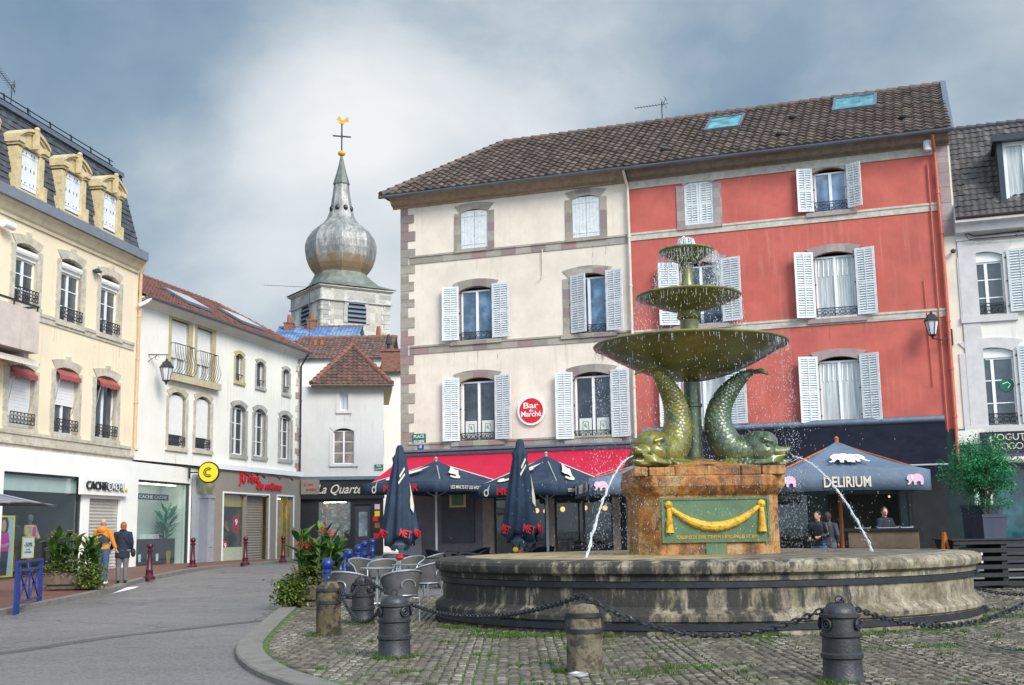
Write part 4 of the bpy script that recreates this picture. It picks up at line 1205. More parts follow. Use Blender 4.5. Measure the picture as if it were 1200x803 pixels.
mb = MB().box(xd0+.16, xd0+.26, -.02, .04, zd0, zd1).box(xd1-.26, xd1-.16, -.02, .04, zd0, zd1).box((xd0+xd1)/2-.05, (xd0+xd1)/2+.05, -.02, .04, zd0, zd1).box(xd0+.26, xd1-.26, -.018, .038, zd0, zd0+.12).box(xd0+.26, xd1-.26, -.018, .038, zd1-.12, zd1)
mb.build('dormer_window', m_pvc, d, smooth=False); MB().box(xd0+.16, xd1-.16, .05, .06, zd0, zd1).build('pane', m_pane2, d, smooth=False)
pipe(B, [(X0+.15, -.2, zc-.25), (X0+.5, -.14, zc-.4), (X0+3, -.12, zc-.36), (X1, -.12, zc-.3)], .02, m_black, 'cable')
pipe(B, [(X0+.1, -.2, zc-.1), (X0+.35, -.16, zc-.5), (X0+3, -.13, zc-.5), (X1, -.12, zc-.42)], .016, m_black, 'cable')
q = B.hit(1117, 294, -.15); MB().lathe([(0, q[1]-.09), (.07, q[1]-.05), (.08, q[1]+.02), (.02, q[1]+.06)], 10, (q[0], -.15)).box(q[0]-.02, q[0]+.02, -.15, 0, q[1], q[1]+.04).build('wall_camera', m_charc, B.root)
# shop below
mb = MB().box(X0, X0+.45, -.0, .3, 0, ZG).build('pier', m_whiteR, B.root, smooth=False)
a, b, c, e = B.rect((1148, 507), (1215, 527), -.12)
r = empty('shop_sign', B.wpt(a, -.12, c), B.ang, 'dark shop sign with pale lettering and scroll on the white house', 'sign')
wS = X1-a
MB().box(0, wS, -.05, .1, 0, e-c).build('sign_board', pm('aubergine_board', (.02, .015, .03), .4, .1, 3, 0), r, smooth=False)
q = B.hit(1181, 512, -.17); text('L\'OGUT', .95, .20, (q[0]-a, -.056, q[1]-c), r, m_logo, offset=.005)
mb = MB(); x0 = q[0]-a; z0 = q[1]-c-.27
for i in range(4): mb.tube([(x0-.3+i*.2+.09*math.cos(t*math.pi/5), -.056, z0+.09*math.sin(t*math.pi/5)) for t in range(10)], .014, 5, closed=True)
mb.tube([(x0-.5, -.056, z0+.3), (x0-.45, -.056, z0-.05), (x0-.35, -.056, z0-.08)], .016, 5); mb.tube([(x0+.4, -.056, z0+.16), (x0+.8, -.056, z0-.02), (x0+1.4, -.056, z0-.02)], .014, 5)
mb.tube([(x0-2.2, -.056, z0-.1), (x0-2.25, -.056, z0+.15), (x0-2.1, -.056, z0+.32), (x0-1.9, -.056, z0+.35)], .016, 5)
mb.build('sign_scroll', m_logo, r)
mb = MB().box(a-.2, X1, -.10, .25, 3.05, c-.01).build('purple_fascia', pm('dull_purple', (.10, .06, .12), .6, .1, 3, 0), B.root, smooth=False)
MB().tube([(a-.2, -.25, c-.28), (X1, -.25, c-.28)], .10, 10).build('awning_tube', pm('beige_metal', (.6, .55, .5), .5, .05, 3, 0), B.root)
mb = MB().box(X0+.45, X1, .1, .3, 0, .9).box(X0+.45, X0+.6, .1, .3, .9, 3.1).box(X0+1.4, X0+1.5, .1, .3, .9, 3.1).box(X0+3.2, X0+3.3, .1, .3, .9, 3.1)
w = mb.build('shopfront', m_charc, B.root, smooth=False)
MB().box(X0+.6, X1, .2, .21, .9, 3.1).build('pane', glass_dark('teal_shop_pane', (.01, .045, .05), .08), w, smooth=False)
xq, zq = B.hit(1137, 513, -.1)
MB().box(xq-.4, xq+.4, -.12, 0, zq-.2, zq+.22).build('meter_box', m_whiteR, B.root, smooth=False)

# ================================================================== LEFT: YELLOW HOUSE WITH MANSARD
BL = Bld('yellow_house', (3, 222), (166, 300), 12.0, 'pale yellow three-storey house with slate mansard roof and stone dormers', 'house')
B = BL; XL0 = -7.0; XL1 = B.hit(160, 400)[0]; ZF = 4.25
print('yellow len', XL1)
up = [((19, 281), (41.5, 361)), ((72, 299.5), (93.3, 383.5)), ((118.5, 319), (137.3, 397))]
lo = [((11, 424), (37, 504)), ((65.3, 428), (88, 511)), ((113, 438), (134.3, 516.5))]
for i, (LT, RB) in enumerate(up+lo):
    r = op(B, LT, RB); a, b, c, e = r; low = i >= 3
    surround(B, *r, .13, .26, m_stoneY, sill=.14, key=True)
    casement(B, a, b, c, e-(.5 if not low else .28), yd=.13, bars=2 if not low else 0, pane=m_pane)
    rb = MB()
    if not low: rb.tube([(a+.02, .09, e-.3), (b-.02, .09, e-.3)], .13, 10); rb.box(a, b, .06, .15, e-.5, e-.2); rb.build('roller_blind_box', m_roller, B.root)
    else:
        zz = {3: c+.05, 4: c+.95, 5: e-.35}[i]
        n = int((e-.25-zz)/.05)
        for k in range(max(1, n)): rb.box(a+.05, b-.05, .09+(k % 2)*.006, .115, zz+k*.05, zz+k*.05+.048)
        rb.build('roller_shutter', m_roller, B.root, smooth=False)
        # little red scalloped awning under the arch
        aw_ = MB(); n = 10
        vs = [(a+.03+(b-a-.06)*k/n, .02, e-.10) for k in range(n+1)] + [(a+.03+(b-a-.06)*k/n, -.16, e-.30) for k in range(n+1)] + [(a+.03+(b-a-.06)*k/n, -.165, e-.42-(k % 2)*.05) for k in range(n+1)]
        aw_.add(vs, [(j*(n+1)+k, (j+1)*(n+1)+k, (j+1)*(n+1)+k+1, j*(n+1)+k+1) for j in range(2) for k in range(n)])
        o = aw_.build('small_awning', pm('faded_red_fabric_%d' % i, (.33, .085, .075), .8, .2, 5, .1, 40), B.root, smooth=False); o.modifiers.new('s', 'SOLIDIFY').thickness = .012
        MB().tube([(b-.08, -.15, e-.35), (b-.1, .1, e-1.5)], .012, 6).tube([(a+.08, -.15, e-.35), (a+.1, .1, e-1.5)], .012, 6).build('awning_arm', m_pole, B.root)
    guard(B, a+.02, b-.02, c+.12, .36, y=-.10, mat=m_iron)
for k in (1, 2):
    for i in (0, 3):
        r = B.ops[i]; w = -2.75*k; B.ops.append((r[0]+w, r[1]+w, r[2], r[3])); a, b, c, e = B.ops[-1]
        surround(B, a, b, c, e, .13, .26, m_stoneY, key=True); casement(B, a, b, c, e-.1, bars=2)
B.wall(XL0, XL1, ZF, 11.7, m_yellow, depth=8)
zb1 = B.hit(150, 404)[1]; zb0 = B.hit(148, 520)[1]
cornice(B, XL0, XL1-.25, zb1+.12, [(.07, 0), (.07, .1), (.04, .14), (.04, .28)], m_stoneY, 'string_course')
cornice(B, XL0, XL1-.25, B.ops[4][2]-.1, [(.08, 0), (.08, .1), (.04, .14), (.04, .36)], m_stoneY, 'string_course')
cornice(B, XL0, XL1-.1, ZF+.16, [(.12, 0), (.12, .08), (.05, .14), (.05, .22)], m_stoneY, 'shop_cornice')
cornice(B, XL0, XL1-.12, 11.70, [(.32, 0), (.32, .06), (.24, .12), (.18, .2), (.12, .3), (.06, .36), (.06, .46)], pm('cream_moulding', (.62, .53, .37), .85, .12, 2, .2, 30))
MB().box(XL0, XL1-.1, -.42, -.02, 11.702, 12.03).build('gutter', pm('grey_zinc_gutter', (.24, .26, .30), .45, .08, 3, 0, metal=.3), B.root, smooth=False)
mb = MB(); MY, MZ = .55, B.hit(150, 211, .55)[1]
print('mansard z', MZ)
tiled(mb, XL0, XL1+.1, -.10, MY, 11.98, MZ, tw=.24, th=.2, amp=0.004, step=.025, xr=lambda t: XL1-.1-.55*t, sub=2)
rf = mb.build('mansard_roof', m_slate, B.root, smooth=False)
MB().add([(XL1-.1, -.10, 11.98), (XL1-.1, 8, 11.98), (XL1-.6, 7.4, MZ), (XL1-.6, MY, MZ)], [(0,1,2,3)]).add([(XL0, MY, MZ), (XL1-.6, MY, MZ), (XL1-.6, 7.4, MZ), (XL1-3, 4, MZ+1.1), (XL0, 4, MZ+1.1)], [(0,1,3,4),(1,2,3)]).build('upper_roof', m_slate, rf, smooth=False)
MB().bar((XL0, MY-.02, MZ), (XL1-.6, MY-.02, MZ), .22, .16).build('mansard_ridge', m_zinc, rf, smooth=False)
mb = MB()
for h in (.32, .16): mb.tube([(XL0, MY+.15, MZ+h+.12), (XL1-1.0, MY+.15, MZ+h+.12)], .02, 6)
x = XL1-1.2
while x > XL0: mb.bar((x, MY+.1, MZ), (x, MY+.2, MZ+.52), .04); x -= 1.35
mb.build('snow_rail', m_iron, rf, smooth=False)
def stone_dormer(B, LT, RB):
    a, b, c, e = B.rect(LT, RB, -.1); w = .26; y0, y1 = -.14, .75
    mb = MB()
    mb.box(a-w, a, y0, y1, 11.99, e-.12); mb.box(b, b+w, y0, y1, 11.99, e-.12)
    mb.M = Matrix.Translation((0, 0, 0))
    arch_fill(mb, a, b, e, .12, w, y0, y1)
    mb.box(a-w-.08, b+w+.08, y0-.1, y0+.2, 11.99, 12.18)
    # scrolled brackets at the feet and entablature
    for x in (a-w-.16, b+w-.06): mb.box(x, x+.22, y0-.04, y0+.25, 12.181, 12.62)
    n = 14; h0 = e+.06; ww = (b-a)/2+w+.10; cx = (a+b)/2; vs = []
    for x0_, x1_ in ((cx-ww, a-.02), (b+.02, cx+ww)): mb.box(x0_, x1_, y0-.12, y1, h0-.06, h0+.10); mb.box(x0_+.05, x1_-.0, y0-.06, y1, h0-.14, h0-.061)
    for off_, th_, pr_ in ((.10, .09, .15), (.02, .08, .08)):
        vs = []
        for q_ in range(n+1):
            t = q_/n*2-1; zi = h0+off_+.34*(1-t*t); x = cx+(ww-(.0 if pr_ > .1 else .04))*t
            vs += [(x, y0-pr_, zi), (x, y0-pr_, zi+th_), (x, y1, zi+th_), (x, y1, zi)]
        mb.add(vs, [(i*4+k, (i+1)*4+k, (i+1)*4+(k+1) % 4, i*4+(k+1) % 4) for i in range(n) for k in range(4)]+[(0,1,2,3), (n*4+3, n*4+2, n*4+1, n*4)])
    poly = [(cx-ww*.95, h0-.1), (cx+ww*.95, h0-.1)] + [(cx+ww*.96*t, h0+.08+.34*(1-t*t)) for t in [1-q_/7 for q_ in range(15)]]
    mb.prism(poly, y0-.02, y1-.02)
    mb.prism([(cx-.05, e-.03), (cx+.05, e-.03), (cx+.085, h0+.50), (cx-.085, h0+.50)], y0-.22, y0-.05)
    mb.sphere((cx, y0-.16, h0+.56), (.11, .08, .08), 10, 7)
    o = mb.build('dormer', m_dormer, B.root, smooth=False)
    w2 = (b-a)/2
    for sx, xh in ((1, a+.01), (-1, b-.01)):
        s_ = shutter_mesh(w2-.015, e-c-.1, False, planks=3)
        s_.v = [((x*sx)+xh, y-.02, z+c+.02) for x, y, z in s_.v]
        if sx < 0: s_.f = [tuple(reversed(f)) for f in s_.f]
        q = s_.build('shutter', m_wood_w, o, smooth=False)
    holes = MB()
    for zz in (.15, .5, .85):
        for t in (.15, .35, .62, .82): holes.box(a+(b-a)*t-.018, a+(b-a)*t+.018, -.062, -.05, c+(e-c)*zz-.05, c+(e-c)*zz+.05)
    holes.build('shutter_slot', m_charc, o, smooth=False)
for LT, RB in (((25.5, 169), (43.8, 229)), ((76.8, 197), (93.8, 253)), ((121.5, 221), (136, 273.5))): stone_dormer(B, LT, RB)
a, b, c, e = B.rect((25.5, 169), (43.8, 229), -.1)
def pt_at(x, z, off=-.1):
    d = B.wpt(x, off, z)-CAMP; k = d.dot(Fv); return 600+CF*d.dot(Rv)/k, 401.5-CF*d.dot(Uv)/k
for k in (1, 2): stone_dormer(B, pt_at(a-2.75*k, e), pt_at(b-2.75*k, c))
# balcony at the left edge
xq = B.hit(41, 380, -.8)[0]; zq0, zq1 = B.hit(20, 405, -.8)[1], B.hit(20, 360, -.8)[1]
mb = MB().box(xq-4.0, xq, -.95, 0, zq0-.12, zq0+.02).box(xq-4.0, xq, -.95, -.83, zq0+.02, zq1).box(xq-.12, xq, -.83, 0, zq0+.02, zq1)
mb.prism([(xq-.4, zq0-.12), (xq-.05, zq0-.12), (xq-.05, zq0-.5)], -.6, -.0) if False else mb.box(xq-.35, xq-.1, -.7, 0, zq0-.38, zq0-.12)
o = mb.build('balcony', m_concrete, B.root, smooth=False)
mb = MB().bar((xq-4, -.9, zq1+.16), (xq, -.9, zq1+.16), .06).bar((xq-.05, -.9, zq1+.16), (xq-.05, 0, zq1+.16), .06)
for x in (xq-.06, xq-1.3, xq-2.6): mb.bar((x, -.9, zq1), (x, -.9, zq1+.16), .04)
mb.build('balcony_railing', m_darkmet, o, smooth=False)
# small cream awning under the balcony
q = B.rect((-2, 412), (33, 428), -.4)
o = MB().add([(q[0]-1, -.05, q[3]+.05), (q[1]-.2, -.05, q[3]+.05), (q[1], -.75, q[2]+.1), (q[0]-1, -.75, q[2]+.1), (q[1], -.76, q[2]-.08), (q[0]-1, -.76, q[2]-.08)], [(0,3,2,1),(3,5,4,2)]).build('small_awning', m_cream, B.root, smooth=False); o.modifiers.new('s', 'SOLIDIFY').thickness = .012
# roof bits
antenna(B.wpt(*(lambda q: (q[0], 3, q[1]-.6))(B.hit(14, 99, 3))), B.ang+.3, 'long rooftop aerial above the slate mansard of the yellow house', .6, 12, 2.2)
antenna(B.wpt(*(lambda q: (q[0], 1.5, q[1]-.7))(B.hit(30, 133, 1.5))), B.ang, 'short rooftop aerial beside the snow rail of the yellow house', .7, 5, .8)
pipe(B, [(XL1-.12, -.3, 11.7), (XL1-.1, -.25, 11.5), (XL1-.02, -.1, 11.25), (XL1-.04, -.1, 4.75), (XL1-.1, -.2, 4.6)], .06, m_pipeY)
q = B.hit(113, 317, -.15); MB().lathe([(0, q[1]-.1), (.09, q[1]-.06), (.09, q[1]+.04), (0, q[1]+.08)], 8, (q[0], -.18)).box(q[0], q[0]+.3, -.2, -.0, q[1]-.03, q[1]+.04).build('spot_lamp', m_charc, B.root)
q = B.hit(8, 263, -.2); MB().tube([(q[0]-.18, -.2, q[1]), (q[0]+.28, -.25, q[1]-.02)], .12, 12).build('flood_lamp', m_whitep, B.root)
m_tubel = emis('shop_light', (1, .93, .8), 6)
# white clad shop front on the yellow house and its neighbour
def shop_window(B, r, frame, depth, interior, name='shop_window', fw=.07, mull=0, y=.12, lit=True):
    a, b, c, e = r
    mb = MB().box(a, a+fw, y-.06, y+.04, c, e).box(b-fw, b, y-.06, y+.04, c, e).box(a+fw, b-fw, y-.06, y+.04, e-fw, e).box(a+fw, b-fw, y-.06, y+.04, c, c+fw)
    for k in range(1, mull+1): x = a+(b-a)*k/(mull+1); mb.box(x-.03, x+.03, y-.04, y+.03, c+fw, e-fw)
    f = mb.build(name, frame, B.root, smooth=False)
    MB().box(a+fw, b-fw, y, y+.01, c+fw, e-fw).build('pane', m_clear, f, smooth=False)
    d = depth
    MB().add([(a,y+.05,c),(b,y+.05,c),(b,y+.05,e),(a,y+.05,e),(a,d,c),(b,d,c),(b,d,e),(a,d,e)], [(4,5,6,7),(0,4,7,3),(1,2,6,5),(0,1,5,4),(3,7,6,2)]).build('display_recess', interior, f, smooth=False)
    if lit:
        o = MB().box(a+.3, b-.3, d*.35, d*.35+.12, e-.10, e-.06).build('ceiling_light', m_tubel, f, smooth=False)
    return f
def roller_door(B, r, mat, y=.12, st=.11):
    a, b, c, e = r; mb = MB(); n = int((e-c)/st); h = (e-c)/n
    for k in range(n):
        z = c+k*h
        mb.add([(a, y, z), (b, y, z), (b, y-.02, z+h*.5), (a, y-.02, z+h*.5), (b, y, z+h), (a, y, z+h)], [(0,1,2,3), (3,2,4,5)])
    return mb.build('roller_door', mat, B.root, smooth=False)
SH = Bld('fashion_shop', (3, 222), (166, 300), 12.0, 'white clad fashion shop front with two large windows and a roller door', 'shop')
B = SH
OUT = -.10
def rect2(LT, RB): return B.rect(LT, RB, 0)
r1 = op(B, (1.5, 552), (90, 676)); r2_ = op(B, (102, 584), (135.7, 672.5)); r3 = op(B, (159.4, 562), (218.8, 662))
r1 = (r1[0], r1[1], r1[2], r1[3]); 
XS0, XS1 = XL0, B.hit(228, 600)[0]
zf = ZF-.05
# left extra pane beyond the frame
B.ops.append((r1[0]-4.2, r1[0]-.35, r1[2], r1[3])); r0 = B.ops[-1]
mbf = MB(); 
B.wall(XS0, XS1, .05, zf, m_shopw, depth=.4, th=.12, name='shop_cladding')
o = C.objects['shop_cladding']; o.location = (0, OUT, 0)
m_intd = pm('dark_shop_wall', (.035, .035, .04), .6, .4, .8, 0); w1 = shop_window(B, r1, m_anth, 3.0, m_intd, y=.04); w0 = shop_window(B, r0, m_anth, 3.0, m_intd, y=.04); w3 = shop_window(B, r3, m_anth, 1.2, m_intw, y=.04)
roller_door(B, r2_, pm('aluminium_slats', (.42, .40, .37), .5, .08, 3, 0), y=.04)
a, b, c, e = r1
MB().box(a+.07, b-.07, .1, .14, e-.55, e-.07).build('blind', m_intw, w1, smooth=False)
a, b, c, e = B.rect((96.5, 557), (148.5, 582), OUT-.12)
s = MB().box(a, b, OUT-.16, OUT, c, e).build('sign_panel', m_shopw, B.root, smooth=False)
wS, hS = b-a, e-c
text('CACHE', wS*.43, hS*.44, (a+wS*.27, OUT-.2, c+hS*.5), s, m_black, ext=.03, offset=.006)
o = text('CACHE', wS*.40, hS*.42, (a+wS*.69, OUT-.2, c+hS*.49), s, pm('grey_letter', (.12, .12, .12), .6, .1, 4, 0), ext=.03, offset=.012)
text('CACHE', wS*.38, hS*.40, (a+wS*.69, OUT-.237, c+hS*.49), s, m_whitep, ext=.005, offset=-.008)
MB().sphere((a+wS*.94, OUT-.2, c+hS*.38), (.07, .04, .07), 10, 8).build('yellow_dot', m_ylw, s)
a, b, c, e = B.rect((160.5, 578), (196, 587), .16)
s = MB().box(a, b, .11, .13, c, e).build('window_sign', m_charc, w3, smooth=False)
text('CACHE', (b-a)*.44, (e-c)*.55, (a+(b-a)*.25, .105, (c+e)/2), s, m_whitep, ext=.003, offset=.01); text('CACHE', (b-a)*.42, (e-c)*.5, (a+(b-a)*.73, .105, (c+e)/2), s, m_greyw, ext=.003)
# display table, folded clothes, plant in the second window
a, b, c, e = r3
o = MB().box(a+.07, b-.07, .5, 1.1, c+.08, c+1.05).build('display_counter', m_charc, w3, smooth=False)
mb = MB()
for i, (x, col) in enumerate(((.18, 0), (.48, 1), (.52, 1), (.60, 2))):
    mb = MB()
    for k in range(3): mb.cbox((a+(b-a)*x, .62, c+1.09+k*.06), (.5, .3, .05), rotz(random.uniform(-.05, .05)))
    mb.build('folded_clothes', [m_signblue, m_whitep, m_pink][col], o, smooth=False)
for i in range(3): MB().box(a+(b-a)*(.3+i*.16), a+(b-a)*(.3+i*.16)+.16, .47, .495, c+.2, c+.48).build('display_card', m_whitep, o, smooth=False)
def leafy(mb, base, h, n, size, spread, droop=.3, wid=.2):
    base = Vector(base)
    for i in range(n):
        a = random.uniform(0, 2*math.pi); k = random.random()
        s0 = base+Vector((math.cos(a)*spread*.4*k, math.sin(a)*spread*.4*k, h*random.uniform(.3, 1)))
        leaf(mb, s0, a, random.uniform(.1, 1.1), size*random.uniform(.7, 1.3), wid, droop)
def leaf(mb, p, az, el, L_, w=.25, droop=.4, n=5, fold=.25):
    """pointed leaf blade bent along its length"""
    d = Vector((math.cos(az)*math.cos(el), math.sin(az)*math.cos(el), math.sin(el))); side = Vector((-math.sin(az), math.cos(az), 0))
    vs = []; q = Vector(p); st = L_/n
    for i in range(n+1):
        t = i/n; ww = w*L_*math.sin(math.pi*min(1, (t*.92+.06)))**.8*.5
        upv = side.cross(d).normalized()
        vs += [q-side*ww+upv*ww*fold, q.copy(), q+side*ww+upv*ww*fold]
        q = q+d*st; d = (d+Vector((0,0,-droop/n*1.4))).normalized()
    fs = []
    for i in range(n):
        fs += [(i*3, i*3+1, i*3+4, i*3+3), (i*3+1, i*3+2, i*3+5, i*3+4)]
    mb.add(vs, fs)
def strips(base, n, h, spread, seed=0):
    pass
def potted(p, label, h=1.3, pot=m_terra, mat=m_tree, n=60, size=.4, spread=1.0, r=.2, ph=.35, name='potted_plant', cat='plant'):
    t = empty(name, p, 0, label, cat)
    MB().lathe([(r*.75, 0), (r, ph), (r*1.08, ph+.02), (r*.98, ph+.04), (r*.9, ph-.03), (0, ph-.03)], 16).build('pot', pot, t)
    mb = MB(); leafy(mb, (0,0,ph), h-ph, n, size, spread); mb.build('foliage', mat, t)
    st = MB()
    for i in range(5): a = i*1.26; st.tube([(.05*math.cos(a), .05*math.sin(a), ph-.02), (.12*math.cos(a), .12*math.sin(a), ph+(h-ph)*.7)], .012, 5)
    st.build('stem', m_stem, t); return t
a, b, c, e = r3
potted(SH.wpt(a+(b-a)*.86, .75+OUT, .36), 'small palm in a wicker pot inside the right-hand window of the white shop', 2.1, pm('wicker', (.35, .22, .08), .8, .2, 20, .5, 60), m_tree, 70, .55, .5, .26, .5)
# mannequins and posters in the first window
def mannequin(p, rz, label, coat, top, legs, h=1.78):
    t = empty('mannequin', p, rz, label, 'mannequin')
    MB().lathe([(.16, 0), (.16, .02), (.02, .03), (.015, .3)], 14).tube([(0,0,.0),(0,0,.9)], .015, 6).build('stand', m_pole, t)
    mb = MB()
    mb.sphere((0, 0, h-.12), (.085, .10, .13), 14, 10); mb.tube([(0,0,h-.3), (0,0,h-.18)], .05, 10)
    mb.tube([(0,0,.85), (0,0,1.0), (0,0,1.2), (0,0,1.38), (0,0,h-.33)], [.15, .14, .12, .16, .09], 14, flat=.65)
    for s in (-1, 1):
        mb.tube([(s*.085, 0, .9), (s*.09, 0, .5), (s*.09, 0, .1)], [.085, .055, .035], 10)
    mb.build('body', pm('mannequin_'+str(len(bpy.data.materials)), legs, .7, .05, 5, 0), t)
    mb = MB()
    mb.tube([(0,.0,.78), (0,.0,1.0), (0,.0,1.22), (0,.0,1.40), (0,0,h-.32)], [.23, .20, .19, .22, .11], 16, flat=.7)
    for s in (-1, 1): mb.tube([(s*.2, 0, 1.42), (s*.29, -.04, 1.2), (s*.26, -.16, 1.0)], [.085, .075, .065], 10)
    mb.build('coat', coat, t)
    MB().box(-.06, .06, -.17, -.12, .95, 1.38).build('shirt', top, t, smooth=False)
    return t
q = SH.hit(39, 610, .6)[0]
mannequin(SH.wpt(q, .7, .45), SH.ang+math.pi*0, 'mannequin in a camel coat and pink top in the large shop window', pm('camel_fleece', (.42, .31, .17), .95, .2, 15, .6, 60), m_redprint and pm('fuchsia', (.6, .03, .25), .7, .1, 5, 0), (.10, .11, .12))
q = SH.hit(28, 625, 1.0)[0]
mannequin(SH.wpt(q, 1.3, .45), SH.ang, 'darker mannequin half hidden behind the camel coated one', pm('brown_coat', (.07, .05, .04), .9, .2, 10, .3, 60), m_charc, (.05, .05, .06))
def poster(Bd, LT, RB, off, label, build, frame=m_ylw, fw=.05):
    a, zt = Bd.hit(*LT, off); b, zb = Bd.hit(*RB, off); w, h = b-a, zt-zb
    t = empty('poster', Bd.wpt((a+b)/2, off, (zt+zb)/2), Bd.ang, label, 'poster')
    mb = MB(); mb.box(-w/2, w/2, 0, .03, -h/2, -h/2+fw); mb.box(-w/2, w/2, 0, .03, h/2-fw, h/2); mb.box(-w/2, -w/2+fw, 0, .03, -h/2+fw, h/2-fw); mb.box(w/2-fw, w/2, 0, .03, -h/2+fw, h/2-fw)
    mb.build('poster_frame', frame, t, smooth=False)
    build(t, w, h); return t
def pr1(t, w, h):
    MB().box(-w/2+.05, w/2-.05, .01, .02, -h/2+.05, h/2-.05).build('poster_sheet', pm('poster_blue_grey', (.42, .5, .55), .5, .1, 2, 0), t, smooth=False)
    # a printed figure in a pink jumper with crossed arms and jeans
    x = w*.02
    mb = MB().prism([(x-.32, -h*.08), (x+.3, -h*.08), (x+.34, h*.05), (x+.26, h*.22), (x-.26, h*.22), (x-.36, h*.06)], .0, .009); mb.build('poster_print_jumper', pm('print_pink', (.55, .03, .32), .5, .1, 4, 0), t, smooth=False)
    MB().prism([(x-.26, -h*.47), (x+.24, -h*.47), (x+.3, -h*.08), (x-.3, -h*.08)], .0, .008).build('poster_print_jeans', pm('print_denim', (.03, .04, .07), .5, .15, 5, 0), t, smooth=False)
    MB().sphere((x+.02, .004, h*.34), (.24, .004, .30), 16, 8).build('poster_print_hair', pm('print_dark_hair', (.03, .018, .012), .5, .1, 4, 0), t)
    MB().sphere((x, .0, h*.33), (.13, .004, .19), 16, 8).build('poster_print_face', m_skin, t)
    MB().prism([(x-.36, h*.02), (x+.1, -.02*h), (x+.34, h*.03), (x+.3, h*.06), (x, h*.03), (x-.34, h*.06)], -.003, .0).build('poster_print_arms', m_skin, t, smooth=False)
poster(SH, (-9, 604), (14.5, 676), .3, 'yellow framed poster of a woman in a pink jumper', pr1)
def pr2(t, w, h):
    MB().box(-w/2+.03, w/2-.03, .01, .02, -h/2+.03, h/2-.03).build('poster_sheet', m_whitep, t, smooth=False)
    text('-50%', w*.72, h*.20, (0, .004, h*.13), t, pm('violet_print', (.06, .02, .10), .5, .05, 3, 0), ext=.003, offset=.012)
    text('SUR', w*.3, h*.06, (0, .004, -h*.1), t, m_black, ext=.003); text('PLACEMENT', w*.6, h*.07, (0, .004, -h*.22), t, m_signblue, ext=.003)
poster(SH, (27, 629), (39.5, 654), .25, 'small white -50% poster in front of the camel coated mannequin', pr2, fw=.03)
q = SH.hit(52, 586, 1.5)
o = MB().sphere((q[0], 1.5, 3.72), (.18, .18, .05), 14, 6).build('ceiling_spot', emis('spot_light', (1, .95, .8), 6), w1); 

# ================================================================== LEFT: OFF-WHITE HOUSE
BV = Bld('offwhite_house', (165, 350), (350, 413), 10.4, 'off-white two-storey house with red tiled roof and two railed balcony doors', 'house')
B = BV; VX0 = -.35; VX1 = B.hit(350, 500)[0]
fw_ = [((201.5, 373.5), (220, 441)), ((231.4, 383.5), (247.6, 448.5))]
sm = [((276, 413.5), (284.5, 448.8)), ((300.7, 422.7), (309.2, 455.3)), ((331.6, 431.8), (338.4, 462.5))]
lw = [((198, 457.5), (216, 525.5)), ((229.5, 463), (245.5, 528.5)), ((272, 472.5), (286.6, 534)), ((297.8, 478), (310.2, 536)), ((328, 484.5), (340, 539.3))]
m_ochrest = pm('ochre_painted_stone', (.48, .40, .23), .85, .12, 3, .2, 30)
for i, (LT, RB) in enumerate(fw_):
    r = op(B, LT, RB); a, b, c, e = r
    mb = MB().box(a-.22, a, -.02, .2, c, e).box(b, b+.3, -.02, .2, c, e).box(a-.22, b+.3, -.02, .2, e, e+.16); mb.build('window_surround', m_ochrest if True else m_band, B.root, smooth=False)
    casement(B, a, b, c, e, yd=.16, pane=m_pane2); MB().box(a, b, .12, .155, e-1.5, e).build('roller_shutter', m_roller, B.root, smooth=False)
    mb = MB(); z1 = c+1.15; n = 8; yb = -.22
    mb.bar((a-.08, yb, z1), (b+.12, yb, z1), .03); mb.bar((a-.08, yb+.02, c-.03), (b+.12, yb+.02, c-.03), .03)
    for x in (a-.08, b+.12):
        for z in (z1, c-.03): mb.bar((x, yb, z), (x, 0.02, z), .025)
    for k in range(n+1):
        x = a-.08+(b-a+.2)*k/n
        mb.tube([(x, yb, z1), (x, yb-.04, z1-.4), (x, yb-.15, z1-.75), (x, yb-.10, z1-1.0), (x, yb+.02, c-.03)], .011, 5)
    mb.build('balcony_railing', m_iron, B.root)
a0, b0, c0, e0 = B.ops[0]; a1, b1, c1, e1 = B.ops[1]
MB().box(a0-.35, b1+.45, -.24, .02, c0-.34, c0-.06).build('balcony_sill', pm('sand_sill', (.50, .44, .30), .8, .15, 3, .2, 30), B.root, smooth=False)
MB().box(b0+.301, a1-.221, -.018, .05, c0, e0).build('balcony_panel', m_white, B.root, smooth=False)
for i, (LT, RB) in enumerate(sm):
    r = op(B, LT, RB); surround(B, *r, .14, .15, m_ochrest if i == 0 else m_stoneG, sill=.13); casement(B, *r, yd=.14, nc=1, bars=0, pane=m_pane); a, b, c, e = r
    MB().box(a, b, -.01, .02, c+.3, c+.34).box((a+b)/2-.01, (a+b)/2+.01, -.01, .02, c, c+.3).build('window_railing', m_iron, B.root, smooth=False)
for i, (LT, RB) in enumerate(lw):
    r = op(B, LT, RB); a, b, c, e = r; surround(B, *r, .22, .19, m_stoneY if i < 2 else m_stoneG, sill=.16)
    casement(B, a, b, c, e-.12, yd=.16, nc=2 if i > 1 else 1, bars=2 if i > 1 else 0, pane=m_pane)
    if i < 2: MB().box(a+.05, b-.05, .10, .145, c+.5, e-.12).build('roller_shutter', m_roller, B.root, smooth=False); guard(B, a+.02, b-.02, c+.1, .34, y=-.03)
B.wall(VX0, VX1, 4.3, 10.3, m_white, depth=8)
quoins(B, VX1+.01, 4.4, 10.1, -1, blocks('pink_quoin', [(.42, .27, .22), (.62, .58, .52), (.40, .28, .24), (.6, .56, .5)], (9, 9, .35)), w=(.22, .42))
cornice(B, VX0, VX1+.2, 10.42, [(.34, 0), (.34, .05), (.22, .10), (.12, .16), (.05, .2), (.05, .30)], m_white)
